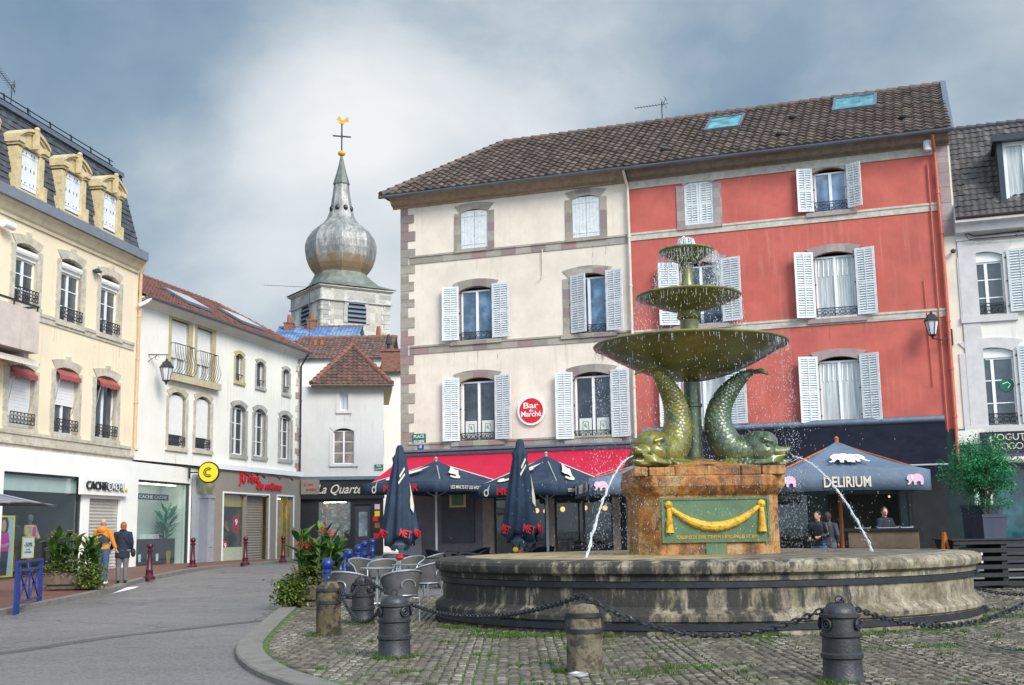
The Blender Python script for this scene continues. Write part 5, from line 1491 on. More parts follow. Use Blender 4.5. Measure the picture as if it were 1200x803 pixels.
mb = MB(); ry, rz_ = 3.3, 12.6
tiled(mb, VX0, VX1, -.42, ry, 10.42, rz_, tw=.24, th=.30, amp=.03, step=.02, xr=lambda t: VX1+.35-2.6*t)
rf = mb.build('roof', m_tileR, B.root, smooth=False)
MB().add([(VX1+.35, -.42, 10.42), (VX1+.35, 7, 10.42), (VX1-2.25, ry, rz_), (VX0, ry, rz_), (VX0, 7, 10.42)], [(0,1,2),(3,2,1,4)]).build('rear_slope', m_tileR, rf, smooth=False)
mb = MB(); caps(mb, (VX0, ry, rz_), (VX1-2.25, ry, rz_), .1); caps(mb, (VX1-2.25, ry, rz_), (VX1+.35, -.42, 10.44), .1); mb.build('ridge_tiles', m_brick, rf)
gutter(B, VX0, VX1+.4, -.5, 10.42)
for xx, yy, w in ((4.6, .5, 2.2), (9.6, .6, 2.4)):        # solar collector / skylight strips along the slope
    t0, t1 = .28, .62; Ly, Lz = ry+.42, rz_-10.42
    vs = []
    for h in (.07, .17):
        for x, t in ((xx, t0), (xx+w, t0), (xx+w, t1), (xx, t1)): vs.append((x, -.42+Ly*t, 10.42+Lz*t+h))
    o = MB().add(vs, [(0,3,2,1),(4,5,6,7),(0,1,5,4),(1,2,6,5),(2,3,7,6),(3,0,4,7)]).build('skylight', m_zinc, rf, smooth=False)
    vs = [(x, -.42+Ly*t, 10.42+Lz*t+.175) for x, t in ((xx+.1, t0+.03), (xx+w-.1, t0+.03), (xx+w-.1, t1-.03), (xx+.1, t1-.03))]
    MB().add(vs, [(0,1,2,3)]).build('pane', m_pane3, o, smooth=False)
pipe(B, [(VX1-.05, -.5, 10.3), (VX1-.05, -.3, 10.0), (VX1-.02, -.1, 9.7), (VX1-.02, -.1, 4.5)], .05, m_darkmet)
pipe(B, [(VX0+.2, -.5, 10.35), (VX0+.05, -.45, 10.2), (VX0-.25, -.3, 10.0)], .07, m_white, 'gutter_elbow')
# clothing shop under it
S2 = Bld('taupe_shop', (165, 350), (350, 413), 10.4, 'taupe clothing shop front with red lettering above its windows', 'shop')
B = S2
xa = B.hit(249, 620)[0]; xb = B.hit(349.5, 620)[0]
ra = op(B, (259.5, 578), (285, 658.5)); rb = op(B, (287, 580), (311.5, 657)); rc = op(B, (322.5, 581.5), (340.5, 654))
B.wall(xa+.02, xb, .05, 4.24, m_taupe, depth=.4, th=.12, name='shop_cladding'); C.objects['shop_cladding.001'].location = (0, OUT, 0)
for r in ((ra[0], rb[1], ra[2], ra[3]), rc):
    a, b, c, e = r; MB().box(a-.07, a-.001, OUT-.03, OUT, c-.05, e+.07).box(b+.001, b+.07, OUT-.03, OUT, c-.05, e+.07).box(a-.001, b+.001, OUT-.03, OUT, e+.001, e+.07).build('window_trim', m_whitep, B.root, smooth=False)
MB().box(xa, xb, OUT-.12, .02, 4.24, 4.46).build('shop_cornice', m_whitep, B.root, smooth=False)
m_yint = pm('warm_lit_interior', (.52, .34, .07), .8, .15, 1, 0)
wa = shop_window(B, ra, m_taupe, 1.6, m_int, y=.05, fw=.05); roller_door(B, rb, pm('beige_slats', (.25, .21, .17), .6, .08, 3, 0), y=.2)
wc = shop_window(B, rc, m_taupe, 1.2, m_yint, y=.05, fw=.05)
MB().box(ra[0]+.06, ra[1]-.06, .1, 1.5, ra[3]-.55, ra[3]-.06).build('lit_pelmet', m_yint, wa, smooth=False)
MB().box(ra[0]+.06, ra[1]-.06, .04, .048, ra[2]+.06, ra[2]+.65).build('window_film', pm('pale_green_film', (.42, .43, .33), .5, .1, 8, 0), wa, smooth=False)
o = MB().box(rc[0]+.05, rc[0]+.55, .3, .32, rc[2]+.1, rc[2]+2.6).build('display_panel', m_whitep, wc, smooth=False)
text('tout', .3, .16, (rc[0]+.3, .295, rc[2]+1.9), o, m_black, ext=.003)
a, b, c, e = B.rect((275, 604), (281, 624), .0); s = MB().box(a, b, .06, .08, c, e).build('price_sign', m_redsign, wa, smooth=False); text('9', (b-a)*.45, (e-c)*.35, ((a+b)/2, .05, c+(e-c)*.6), s, m_whitep, ext=.003, offset=.01)
a, b, c, e = B.rect((259.5, 634), (268, 645), .0); s = MB().box(a+.07, b, .06, .08, c, e).build('price_sign', m_redsign, wa, smooth=False); text('19', (b-a)*.5, (e-c)*.55, ((a+b)/2+.03, .05, (c+e)/2), s, m_whitep, ext=.003, offset=.01)
q = B.hit(268, 620, .8)[0]
mannequin(B.wpt(q+.1, .9, .35+.3), B.ang, 'mannequin in a bright orange jacket in the taupe shop window', pm('orange_nylon', (.75, .22, .01), .6, .1, 6, .2, 20), m_black, (.04, .04, .05), 1.9)
rail = MB()
for k, cc in enumerate(range(7)): rail.cbox((ra[0]+.35+k*.14, 1.25, ra[2]+1.1), (.09, .35, .8))
rail.build('hanging_garment', pm('mixed_dark_cloth', (.10, .08, .06), .9, .5, 4, 0), wa, smooth=False)
q1 = B.hit(297, 563, OUT); q2 = B.hit(314, 568, OUT)
g = pm('red_letters', (.62, .01, .02), .4, .05, 3, 0)
xl_ = B.hit(279.5, 563, OUT)[0]; xm_ = B.hit(302.5, 565, OUT)[0]; xr_ = B.hit(327, 568, OUT)[0]
zT = B.hit(290, 562, OUT)[1]
o = text('JU rêvé', xm_-xl_, .56, ((xl_+xm_)/2, OUT-.05, zT), B.root, g, ext=.03, offset=.004, name='lettering')
o = text('de même', xr_-xm_+.4, .36, ((xm_+xr_)/2, OUT-.05, zT-.22), B.root, g, ext=.04, offset=.02, shear=.3)
mb = MB()
for px, py in ((284, 552), (303, 554), (321, 556), (336, 558)):
    q = B.hit(px, py, OUT-.1); MB().tube([(q[0], OUT, 4.18), (q[0], OUT-.35, 4.1)], .02, 5).tube([(q[0], OUT-.3, 4.1), (q[0], OUT-.42, 4.0)], .05, 8).build('spot_lamp', m_black, B.root)
# grey narrow door between the shops
a, b, c, e = B.rect((229.5, 556), (250, 660), -.05); c = .05
mb = MB().box(a, b, -.06, .1, c, e); d0 = a+.25; d1 = d0+(b-a)*.48
mb.box(a, d0, -.10, -.06, c, 3.0).box(d1, d1+.08, -.10, -.06, c, 3.0).box(a, b, -.10, -.06, 3.0, 3.12)
dr = mb.build('door_panel', pm('grey_blue_panel', (.30, .31, .35), .5, .05, 2, 0), B.root, smooth=False)
MB().box(d0+.02, d1-.02, -.075, -.062, c+.08, 2.95).build('door', pm('grey_door', (.24, .25, .29), .5, .05, 2, 0), dr, smooth=False)
MB().box(a+.08, b-.08, -.07, -.062, 3.16, 3.75).build('transom_pane', glass_dark('ochre_pane', (.12, .10, .04)), dr, smooth=False)
MB().box(d1+.2, d1+.42, -.09, -.061, 1.0, 2.3).build('letter_box', m_pole, dr, smooth=False)
# yellow round C sign on a bracket, facing the street
q = S2.hit(240.7, 553.8, -.55); ctr = S2.wpt(q[0], -.7, q[1])
sg = empty('round_sign', ctr, R_(4), 'round yellow sign with a black C hung beside the white shop', 'sign')
mb = MB(); disc(mb, .38, -.08, .08); mb.build('sign_face', m_ylw, sg)
mb = MB(); n = 30; mb.tube([(.39*math.cos(2*math.pi*k/n), 0, .39*math.sin(2*math.pi*k/n)) for k in range(n)], .05, 6, closed=True, flat=1.6); mb.build('sign_rim', m_black, sg)
mb = MB()
for rr in (.18, .11): mb.tube([(rr*math.cos(t), -.085, rr*math.sin(t)) for t in [R_(50)+R_(260)*k/16 for k in range(17)]], .022, 6)
mb.build('sign_letter', m_black, sg)
MB().bar((-.37, .0, .0), (-.75, .0, 0), .05).box(-.8, -.73, -.04, .04, -.25, .25).build('sign_bracket', m_black, sg, smooth=False)
# cube sign at the corner
q = S2.hit(359, 571, -.3); ctr = S2.wpt(q[0]-.1, -.55, q[1])
sg = empty('cube_sign', ctr, R_(6), 'square taupe sign with red lettering at the corner of the taupe shop', 'sign')
MB().box(-.44, .44, -.12, .12, -.36, .36).build('sign_box', m_taupe, sg, smooth=False)
text('JU rêvé', .45, .16, (-.08, -.13, .10), sg, g, offset=.01, ext=.01); text('de même', .5, .14, (.05, -.13, -.12), sg, g, offset=.015, ext=.01)
# street lantern on a scrolled bracket
def lantern(p, rz, label, arm, side, s=1.0, up=False):
    t = empty('street_lantern', p, rz, label, 'street lamp')
    k = s
    mb = MB()
    if arm:
        mb.bar((-arm, 0, .62*k), (0.05, 0, .62*k), .035); mb.bar((0, 0, .62*k), (0, 0, .42*k), .03); mb.bar((-arm, 0, .62*k-.55), (-arm*.35, 0, .6*k), .02)
        mb.bar((-arm, 0, .62*k+.1), (-arm, 0, .62*k-.75), .04)
        for cx, cz, r in ((-arm+.2, .45*k, .11), (-.35, .5*k, .08)): mb.tube([(cx+r*math.cos(a*.7), 0, cz+r*math.sin(a*.7)) for a in range(8)], .01, 5)
    else:
        mb.tube([(side*.55, .45, -.35), (side*.3, .25, -.45), (0, 0, -.42)], .022, 6); mb.bar((side*.55, .45, -.6), (side*.55, .45, -.1), .05)
    mb.build('bracket', m_iron, t)
    mb = MB().lathe([(.26*k, .12*k), (.26*k, .16*k), (.16*k, .30*k), (.15*k, .34*k), (.05*k, .40*k), (.04*k, .46*k), (.0, .5*k)], 6)
    for i in range(6):
        a = i*math.pi/3; mb.tube([(.24*k*math.cos(a), .24*k*math.sin(a), .14*k), (.13*k*math.cos(a), .13*k*math.sin(a), -.34*k)], .012, 5)
    mb.lathe([(.14*k, -.34*k), (.14*k, -.37*k), (.05*k, -.42*k), (.03*k, -.5*k), (0, -.53*k)], 6)
    mb.build('lantern_cage', m_iron, t, smooth=False)
    MB().lathe([(.12*k, -.335*k), (.225*k, .125*k)], 6).build('lantern_glass', m_lampg, t, smooth=False)
    return t
q = S2.hit(195, 434, -1.0)
pL = aty(195, 435, 44.6); lantern(pL, R_(8), 'black hexagonal lantern hanging from a long scrolled bracket on the off-white house', 1.05, 1, 1.02)
q = BR.hit(1092, 381, -.45); lantern(BR.wpt(q[0], -.5, q[1]), BR.ang, 'black hexagonal lantern fixed to the right edge of the coral house', 0, 1, .86)

# ================================================================== LA QUARTERELLE AND ROOFS BEHIND
BQ = Bld('corner_house', (352, 453), (450, 453), 9.1, 'small pale grey corner house with hipped brown roof behind the parasols', 'house')
B = BQ; QX1 = B.hit(449.5, 500)[0]; QX0 = -1.0; print('Q', BQ.A, BQ.ang, QX1)
r = op(B, (398.2, 459), (408, 481.5)); surround(B, *r, .08, .18, m_greyw, sill=.14); casement(B, *r, nc=1, pane=m_pane2)
r = op(B, (390.8, 502), (415, 544)); surround(B, *r, .16, .20, m_greyw, sill=.12); casement(B, r[0], r[1], r[2], r[3]-.12, bars=2, pane=glass_dark('brown_pane', (.10, .06, .04)))
MB().box(r[0]-.2, r[1]+.2, -.08, .1, r[2]-.1, r[2]).build('window_sill', m_stoneG, B.root, smooth=False)
qf0 = B.hit(380, 585)[1]; qf1 = B.hit(380, 560)[1]
B.wall(QX0, QX1, qf1, 9.1, m_greyw, depth=8.2)
rs_ = op(B, (372, 587), (412, 650)); rd_ = op(B, (416, 591), (435, 650))
rs_ = (rs_[0], rs_[1], .9, rs_[3]); B.ops[-2] = rs_; rd_ = (rd_[0], rd_[1], .3, rd_[3]); B.ops[-1] = rd_
B.wall(QX0, QX1, 0, qf0, m_black, depth=8, th=.15, name='shopfront')
w = shop_window(B, rs_, m_black, 1.4, pm('cluttered_interior', (.32, .27, .22), .8, .4, 6, 0), y=.05)
mb = MB()
for i in range(70):
    mb.cbox((random.uniform(rs_[0]+.1, rs_[1]-.1), random.uniform(.2, 1.1), random.uniform(rs_[2]+.2, rs_[3]-.1)), (random.uniform(.05, .22), .05, random.uniform(.06, .25)), rotz(random.random()))
o = mb.build('shop_wares', island_mat('shop_wares', [(.6, .5, .3), (.5, .1, .05), (.6, .45, .05), (.5, .5, .5), (.1, .2, .12), (.6, .58, .55)], .6, 0), w); o['kind'] = 'stuff'
MB().box(rd_[0], rd_[1], .1, .14, .3, rd_[3]).build('door', m_charc, B.root, smooth=False)
MB().box(rd_[0]+.2, rd_[1]-.2, .085, .095, 1.3, rd_[3]-.4).build('door_pane', m_pane2 if False else glass_dark('grey_pane', (.10, .12, .12)), B.root, smooth=False)
fa = MB().box(QX0+.2, QX1+.05, -.22, 0, qf0, qf1-.12).build('shop_fascia', m_black, B.root, smooth=False)
MB().box(QX0, QX1+.1, -.34, .02, qf1-.12, qf1+.05).build('shop_cornice', m_zinc, B.root, smooth=False)
x0 = B.hit(373, 575, -.22)[0]; x1 = B.hit(447, 575, -.22)[0]; zz = B.hit(400, 576, -.22)[1]
text('La Quarterelle', (x1-x0)*1.02, .56, ((x0+x1)/2, -.27, zz+.08), fa, m_logo, shear=.35, ext=.02, offset=.012)
for i, (px, py, m_) in enumerate(((442, 594, m_pink), (442, 602, m_ylw), (440, 608, m_redsign), (442, 616, m_terra), (441, 628, m_redsign))):
    a, b, c, e = B.rect((px-3, py-3), (px+3, py+3)); MB().box(a, b, -.02, 0, c, e).build('window_sticker', m_, B.root, smooth=False)
plate(B, (439, 544.5), (449, 551), m_sign_g, 'green street name plate on the pale grey corner house', ['RUE', 'DE LA COURTINE'])
# roof: hipped front, ridge running back
mb = MB(); ov = .42; ax = B.hit(413, 405, 3.2)[0]; az = B.hit(413, 405, 3.2)[1]; print('apex', ax, az)
hw = QX1+ov-ax; xl0 = ax-hw
tiled(mb, xl0, QX1+ov, -ov, 3.2, 9.15, az, tw=.27, th=.34, amp=.05, step=.04, xl=lambda t: xl0+hw*t, xr=lambda t: QX1+ov-hw*t)
rf = mb.build('roof', pm('x', (1,1,1)) if False else tiles_mat('brown_red_tiles', [(.07, .038, .032), (.12, .06, .048), (.17, .075, .055), (.055, .036, .032)], mossk=.1), B.root, smooth=False)
mb = MB()
tiled(mb, 0, 1, 0, hw, 9.15, az, tw=.27, th=.34, amp=.05, step=.04, xl=lambda t: -8.5, xr=lambda t: ov-(3.2+ov)*t)
# rotate this plane onto the right-hand side: local (x,y)->(QX1+ov-y, -x)
mb.v = [(QX1+ov-y, -x, z) for x, y, z in mb.v]
mb.build('side_slope', tiles_mat('orange_brown_tiles', [(.17, .08, .05), (.13, .065, .05), (.22, .10, .06), (.10, .045, .032)], mossk=.1), rf, smooth=False)
MB().add([(xl0, -ov, 9.15), (xl0, 8.5, 9.15), (ax, 8.5, az), (ax, 3.2, az)], [(0,3,2,1)]).build('side_slope', m_tileB, rf, smooth=False)
mb = MB(); caps(mb, (xl0, -ov, 9.2), (ax, 3.2, az+.03), .14); caps(mb, (QX1+ov, -ov, 9.2), (ax, 3.2, az+.03), .14); caps(mb, (ax, 3.2, az), (ax, 8.5, az), .14); mb.build('ridge_tiles', m_brick, rf)
MB().box(xl0, QX1+ov, -ov-.05, .0, 9.0, 9.15).box(QX1, QX1+ov+.05, .0, 8.3, 9.0, 9.15).build('eaves_board', pm('tan_soffit', (.45, .33, .17), .8, .1, 3, 0), B.root, smooth=False)
gutter(B, xl0, QX1+ov+.1, -ov-.12, 9.12)
# mural strip on its side wall
pa = MB(); y0 = 1.0; 
MB().box(QX1+.0, QX1+.05, 1.5, 6.5, 5.6, 6.9).build('mural', blocks('mural_paint', [(.5, .25, .3), (.2, .3, .45), (.6, .5, .55), (.45, .05, .08), (.3, .4, .5)], (.3, .5, .3)), B.root, smooth=False)

def gable_house(name, p, rz, w, d, h, rh, wallm, roofm, label, chim=()):
    t = empty(name, p, rz, label, 'house')
    mb = MB().add([(0,0,0),(w,0,0),(w,d,0),(0,d,0),(0,0,h),(w,0,h),(w,d,h),(0,d,h),(0,d/2,h+rh-.06),(w,d/2,h+rh-.06)], [(0,1,5,4),(1,2,6,9,5),(2,3,7,6),(3,0,4,8,7)])
    mb.build('wall', wallm, t, smooth=False)
    mb = MB(); tiled(mb, -.3, w+.3, -.3, d/2, h-.05, h+rh, tw=.27, th=.34, amp=.05, step=.04)
    r = mb.build('roof', roofm, t, smooth=False)
    MB().add([(-.3, d/2, h+rh), (w+.3, d/2, h+rh), (w+.3, d+.3, h-.05), (-.3, d+.3, h-.05)], [(0,1,2,3)]).build('rear_slope', roofm, r, smooth=False)
    mb = MB(); caps(mb, (-.3, d/2, h+rh), (w+.3, d/2, h+rh), .13); mb.build('ridge_tiles', m_brick, r)
    for (x, y, z0, z1, cw, pots) in chim:
        c = MB().box(x-cw/2, x+cw/2, y-.3, y+.3, z0, z1).box(x-cw/2-.05, x+cw/2+.05, y-.35, y+.35, z1, z1+.12).build('chimney', m_brick, r, smooth=False)
        for k in range(pots):
            cx = x+(k-(pots-1)/2)*.42
            MB().lathe([(.15, z1+.1), (.16, z1+.4), (.12, z1+.75), (.0, z1+.76)], 10, (cx, y)).build('chimney_pot', m_terra, c)
    return t
A = aty(344, 421, 74); Bq = aty(453, 421, 74); ridge = aty(400, 396, 77.5)
hB = A.z; 
ww = Bq.x-A.x
gable_house('house', (A.x, 74, 0), 0, ww, 7, hB, ridge.z-hB, m_white, tiles_mat('far_brown_tiles', [(.09, .06, .05), (.15, .085, .065), (.20, .11, .09), (.12, .07, .06)], mossk=.1),
            'white gabled house with brown tiles just below the church tower', chim=((1.2, 2.2, hB, ridge.z-1.1, 1.0, 2), (ww-1.0, 4.2, ridge.z-1, ridge.z+.1, .8, 1)))
A = aty(322, 400, 90); Bq = aty(392, 400, 90); ridge = aty(350, 384, 93)
gable_house('house', (A.x, 90, 0), 0, Bq.x-A.x+1.5, 6, A.z, ridge.z-A.z, m_white, pm('blue_grey_sheet_roof', (.10, .20, .38), .45, .15, 1, .1, 10, spots=((.40, .46, .52), .5, .5, .4)),
            'distant house with a blue grey roof left of the church tower', chim=((.6, 2.5, A.z, ridge.z+.2, .7, 1), (Bq.x-A.x-2.2, 2.5, A.z, ridge.z+.4, .7, 1)))
# brick chimney stack right of the corner house
P0 = aty(462, 428, 72); ct = empty('chimney_stack', (P0.x, 72, 0), 0, 'tall brown brick chimney with a metal cowl beside the cream house corner', 'chimney')
zc1 = aty(462, 413, 72).z
MB().box(-.75, .6, -.4, .4, 0, zc1).box(-.82, .67, -.47, .47, zc1, zc1+.15).build('stack', m_brick, ct, smooth=False)
MB().lathe([(.10, zc1+.1), (.10, zc1+.5), (.22, zc1+.52), (.08, zc1+1.1), (0, zc1+1.15)], 10, (-.35, 0)).build('cowl', m_darkmet, ct)
w_ = gable_house('house', (aty(447, 500, 71.5).x, 71.5, 0), 0, 6, 5, aty(460, 437, 71.5).z, .8, m_white, m_tileB, 'white rear house seen in the gap beside the cream house')
antenna(tuple(aty(362, 415, 70)), .3, 'tall thin aerial on a mast in front of the church tower', 4.2, 14, 3.4)

# church tower
PC = aty(398, 500, 112); TZ = aty(413, 338, 108).z; sc_t = 112/CF
tw_ = empty('church_tower', (PC.x, 112, 0), 0, 'square church tower with grey onion dome, spire and weathercock', 'church tower')
half = 3.55; rot = R_(33); 
def tz(py): return aty(398, py, 112).z
mb = MB(); c4 = [(half*1.414*math.cos(rot+math.pi/4+k*math.pi/2), half*1.414*math.sin(rot+math.pi/4+k*math.pi/2)) for k in range(4)]
# rotation so one corner faces the camera slightly right of the axis
mb.hprism(c4, 0, tz(348)); mb.build('wall', m_churchw, tw_, smooth=False)
cs = sorted(c4, key=lambda q: q[1])[0]
def tower_face(i0):
    a, b = Vector((*c4[i0], 0)), Vector((*c4[(i0+1) % 4], 0)); d = (b-a).normalized(); n = Vector((d.y, -d.x, 0)); return a, d, n, (b-a).length
corner_i = c4.index(cs)
for fi, (idx) in enumerate(((corner_i-1) % 4, corner_i)):
    a, d, n, Lf = tower_face(idx)
    def P(x, off, z): return a+d*x+n*off+Vector((0,0,z))
    def fbox(mb, x0, x1, o0, o1, z0, z1):
        mb.add([P(x0,o0,z0),P(x1,o0,z0),P(x1,o1,z0),P(x0,o1,z0),P(x0,o0,z1),P(x1,o0,z1),P(x1,o1,z1),P(x0,o1,z1)], [(0,3,2,1),(4,5,6,7),(0,1,5,4),(1,2,6,5),(2,3,7,6),(3,0,4,7)])
    mb = MB(); zt0 = tz(348)
    for s in (0, 1):
        x = 0 if s == 0 else Lf
        z = 8; k = 0
        while z < zt0-1.2:
            w = .95 if k % 2 else .7; fbox(mb, (0 if s == 0 else Lf-w), (w if s == 0 else Lf), -.05, .07, z, z+.42); z += .45; k += 1
    fbox(mb, -.05, Lf+.05, -.02, .12, zt0-1.1, zt0-.05)
    fbox(mb, -.15, Lf+.15, -.02, .24, zt0-1.2, zt0-1.08)
    mb.build('quoins', m_church, tw_, smooth=False)
    if fi == 1:
        mb = MB(); fbox(mb, .9, Lf-.9, -.02, .04, 8, zt0-1.21); mb.build('stone_facing', m_church if False else blocks('pale_church_stone', [(.52, .48, .40), (.45, .42, .36), (.56, .52, .45), (.38, .35, .3)], (.9, .9, .45)), tw_, smooth=False)
    # belfry opening with louvres
    wx, wz0, wz1 = Lf/2, tz(386), tz(370); hw_ = .95
    ring = MB(); pts_o = []; pts_i = []
    for k in range(13):
        t = math.pi*k/12; pts_o.append((wx+(hw_+.4)*math.cos(t), wz1+(hw_+.4)*math.sin(t))); pts_i.append((wx+hw_*math.cos(t), wz1+hw_*math.sin(t)))
    pts_o = [(wx+hw_+.4, wz0)] + pts_o + [(wx-hw_-.4, wz0)]; pts_i = [(wx+hw_, wz0)] + pts_i + [(wx-hw_, wz0)]
    vs = []
    for (xo, zo), (xi, zi) in zip(pts_o, pts_i): vs += [P(xo, -.02, zo), P(xo, .13, zo), P(xi, .13, zi), P(xi, -.02, zi)]
    m = len(pts_o); ring.add(vs, [(i*4+k, (i+1)*4+k, (i+1)*4+(k+1) % 4, i*4+(k+1) % 4) for i in range(m-1) for k in range(4)])
    sr = ring.build('belfry_opening', m_stoneG, tw_, smooth=False)
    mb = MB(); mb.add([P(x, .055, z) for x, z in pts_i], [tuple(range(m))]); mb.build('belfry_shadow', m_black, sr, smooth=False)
    mb = MB(); z = wz0+.15
    while z < wz1+.8:
        hw2 = hw_ if z < wz1 else math.sqrt(max(.05, hw_**2-(z-wz1)**2))
        mb.add([P(wx-hw2, .06, z+.22), P(wx+hw2, .06, z+.22), P(wx+hw2, .19, z), P(wx-hw2, .19, z)], [(0,1,2,3)]); z += .42
    o = mb.build('louvre', m_zinc, sr, smooth=False); o.modifiers.new('s', 'SOLIDIFY').thickness = .05
m_dome = pm('dome_sheet', (.25, .26, .27), .42, .28, 1.2, .25, 14, metal=.5, streak=((.10, .10, .11), .8))
def dome_mat():
    m, nt, b = nodes('weathered_dome_zinc'); vec = coords(nt); t = N(nt, 'ShaderNodeTexCoord'); sp = N(nt, 'ShaderNodeSeparateXYZ'); L(nt, t.outputs['Object'], sp.inputs[0])
    n1 = noise_(nt, coords(nt, (2, 2, .6)), 1.2, 6, .7); n2 = noise_(nt, vec, 6, 5, .7)
    c = mixc(nt, rng(nt, n1, .35, .65), (.20, .19, .18), (.44, .42, .39))
    c = mixc(nt, rng(nt, n2, .45, .7, 0, .6), c, (.13, .125, .12))
    zb = tz(319); ad = N(nt, 'ShaderNodeMath', operation='ADD'); mu = N(nt, 'ShaderNodeMath', operation='MULTIPLY'); mu.inputs[1].default_value = 1.6; L(nt, n1, mu.inputs[0]); L(nt, sp.outputs[2], ad.inputs[0]); L(nt, mu.outputs[0], ad.inputs[1])
    c = mixc(nt, rng(nt, ad.outputs[0], zb+1.2, zb+2.5, .8, 0), c, (.30, .19, .08))
    L(nt, c, b.inputs['Base Color']); b.inputs['Metallic'].default_value = .35; b.inputs['Roughness'].default_value = .42; bump(nt, b, n2, .3, .05); return m
m_dome2 = dome_mat()
k_ = 1/CF*112
dome_prof = [(324, 29), (321, 31), (318, 33.5), (313, 36.5), (305, 39.5), (296, 41), (288, 41), (280, 38.5), (272, 33), (266, 26), (262, 20.5), (257, 16.5), (249, 13.5), (240, 11.8), (228, 10), (217, 8.8)]
MB().lathe([(r*k_*1.04, tz(py)) for py, r in dome_prof], 8, (0,0), R_(10)).build('onion_dome', m_dome2, tw_, smooth=False)
MB().lathe([(9.5*k_, tz(217.5)), (10.2*k_, tz(216)), (6*k_, tz(203)), (3.2*k_, tz(192)), (1.2*k_, tz(182))], 8, (0,0), R_(10)).build('spire', m_zinc if False else pm('spire_sheet', (.16, .17, .15), .5, .25, 2, .2, 10, metal=.3), tw_, smooth=False)
sp_ = MB()
for k in range(8):
    a = R_(10)+k*math.pi/4+math.pi/8; r = 13*k_; sp_.sphere((r*math.cos(a)*.93, r*math.sin(a)*.93, tz(246)), (.25, .25, .3), 8, 6)
sp_.build('spire_lucarne', m_black, tw_)
# skirt roof from octagon to square eaves
mb = MB(); n = 32; rows_ = [(30, 320, 0), (33, 324, .2), (39, 330, .5), (49, 338, .8), (66, 344.5, 1)]
for r, py, sq in rows_:
    for k in range(n):
        a = 2*math.pi*k/n
        def polyr(ns, a0): q = (a-a0) % (2*math.pi/ns); return math.cos(math.pi/ns)/math.cos(q-math.pi/ns)
        ro_ = polyr(8, R_(10))*r; rs2 = polyr(4, rot+math.pi/4)*(r*1.0)
        rr = (ro_*(1-sq)+rs2*sq)*k_*(1.07 if sq == 1 else 1); mb.v.append((rr*math.cos(a), rr*math.sin(a), tz(py)))
for i in range(len(rows_)-1):
    for k in range(n): mb.f.append((i*n+k, (i+1)*n+k, (i+1)*n+(k+1) % n, i*n+(k+1) % n))
mb.build('skirt_roof', pm('mossy_skirt_roof', (.17, .185, .16), .55, .25, 1.2, .3, 10, metal=.2), tw_, smooth=False)
MB().hprism([(x*1.05, y*1.05) for x, y in c4], tz(348)-.0, tz(348)+.12).hprism([(x*1.10, y*1.10) for x, y in c4], tz(348)+.12, tz(348)+.24).build('tower_cornice', m_band, tw_, smooth=False)
MB().sphere((0,0,tz(180)), (.38, .38, .28), 12, 8).build('finial', m_gold, tw_)
mb = MB().tube([(0,0,tz(183)), (0,0,tz(145))], .07, 6).bar((-.9, 0, tz(159)), (.9, 0, tz(161)), .12).bar((0, 0, tz(163)), (0, 0, tz(156)), .14); mb.build('cross', m_darkmet, tw_, smooth=False)
mb = MB(); z0 = tz(147)
mb.prism([(-.50, z0+.62), (-.36, z0+.55), (-.25, z0+.22), (0, z0+.05), (.22, z0+.15), (.36, z0+.42), (.62, z0+.30), (.70, z0+.62), (.52, z0+.86), (.34, z0+.72), (.15, z0+.48), (-.05, z0+.55), (-.14, z0+.85), (-.30, z0+.98), (-.40, z0+.80)], -.05, .05); mb.build('weathercock', m_gold, tw_, smooth=False)

# ================================================================== THE FOUNTAIN
FT = empty('fountain', FC, 0, 'large round stone fountain with green dolphins and three bronze bowls spilling water', 'fountain')
def fz(px, py, dy=0): return aty(px, py, FC.y+dy).z
def lrel(px, py, dy=0): q = aty(px, py, FC.y+dy)-FC; return q
mb = MB()
prof = [(BRAD-.02, -.05), (BRAD-.02, .11), (BRAD-.03, .12), (BRAD-.03, .225), (BRAD-.01, .235), (BRAD+.005, .25), (BRAD+.005, .31), (BRAD-.01, .335), (BRAD-.04, .35), (BRAD-.115, .41), (BRAD-.13, .43), (BRAD-.13, .45), (BRAD-.13, .76), (BRAD-.12, .775),
        (BRAD-.085, .78), (BRAD-.085, .845), (BRAD-.06, .855), (BRAD-.01, .885), (BRAD+.005, .93), (BRAD+.005, .975), (BRAD-.02, 1.02), (BRAD-.09, 1.05), (BRAD-.50, 1.065), (BRAD-.55, 1.04), (BRAD-.60, .35)]
def jitter(mb, amt, sc_=1.5):
    out = []
    for p in mb.v:
        q = Vector(p); n = mnoise.noise(q*sc_); n2 = mnoise.noise(q*sc_*5)
        d = Vector((q.x, q.y, 0)); d = d.normalized() if d.length > .01 else d
        out.append(tuple(q+d*(n*amt+n2*amt*.4)+Vector((0,0,n2*amt*.3))))
    mb.v = out
mb.lathe(prof[:-2], 220); jitter(mb, .014); mb.f = [f for f in mb.f if len(f) == 4]
mb.build('basin_wall', m_basin, FT, angle=20)
MB().lathe([(BRAD-.50, 1.058), (BRAD-.55, 1.04), (BRAD-.58, .4)], 128).build('basin_lining', m_lining, FT, angle=50)
C.objects['basin_lining'].data.flip_normals() if False else None
for z in (.735, .175):
    r = BRAD-.118 if z > .5 else BRAD-.018
    o = MB().lathe([(r, z-.05), (r+.022, z-.045), (r+.022, z+.035), (r, z+.04)], 160).build('iron_band', m_darkmet, FT, angle=60)
    MB().cbox((r*math.cos(-.42), r*math.sin(-.42), z), (.12, .16, .10), rotz(-.42)).sphere((r*1.01*math.cos(-.40), r*1.01*math.sin(-.40), z), .05, 8, 6).build('band_clasp', m_iron, o, smooth=False)
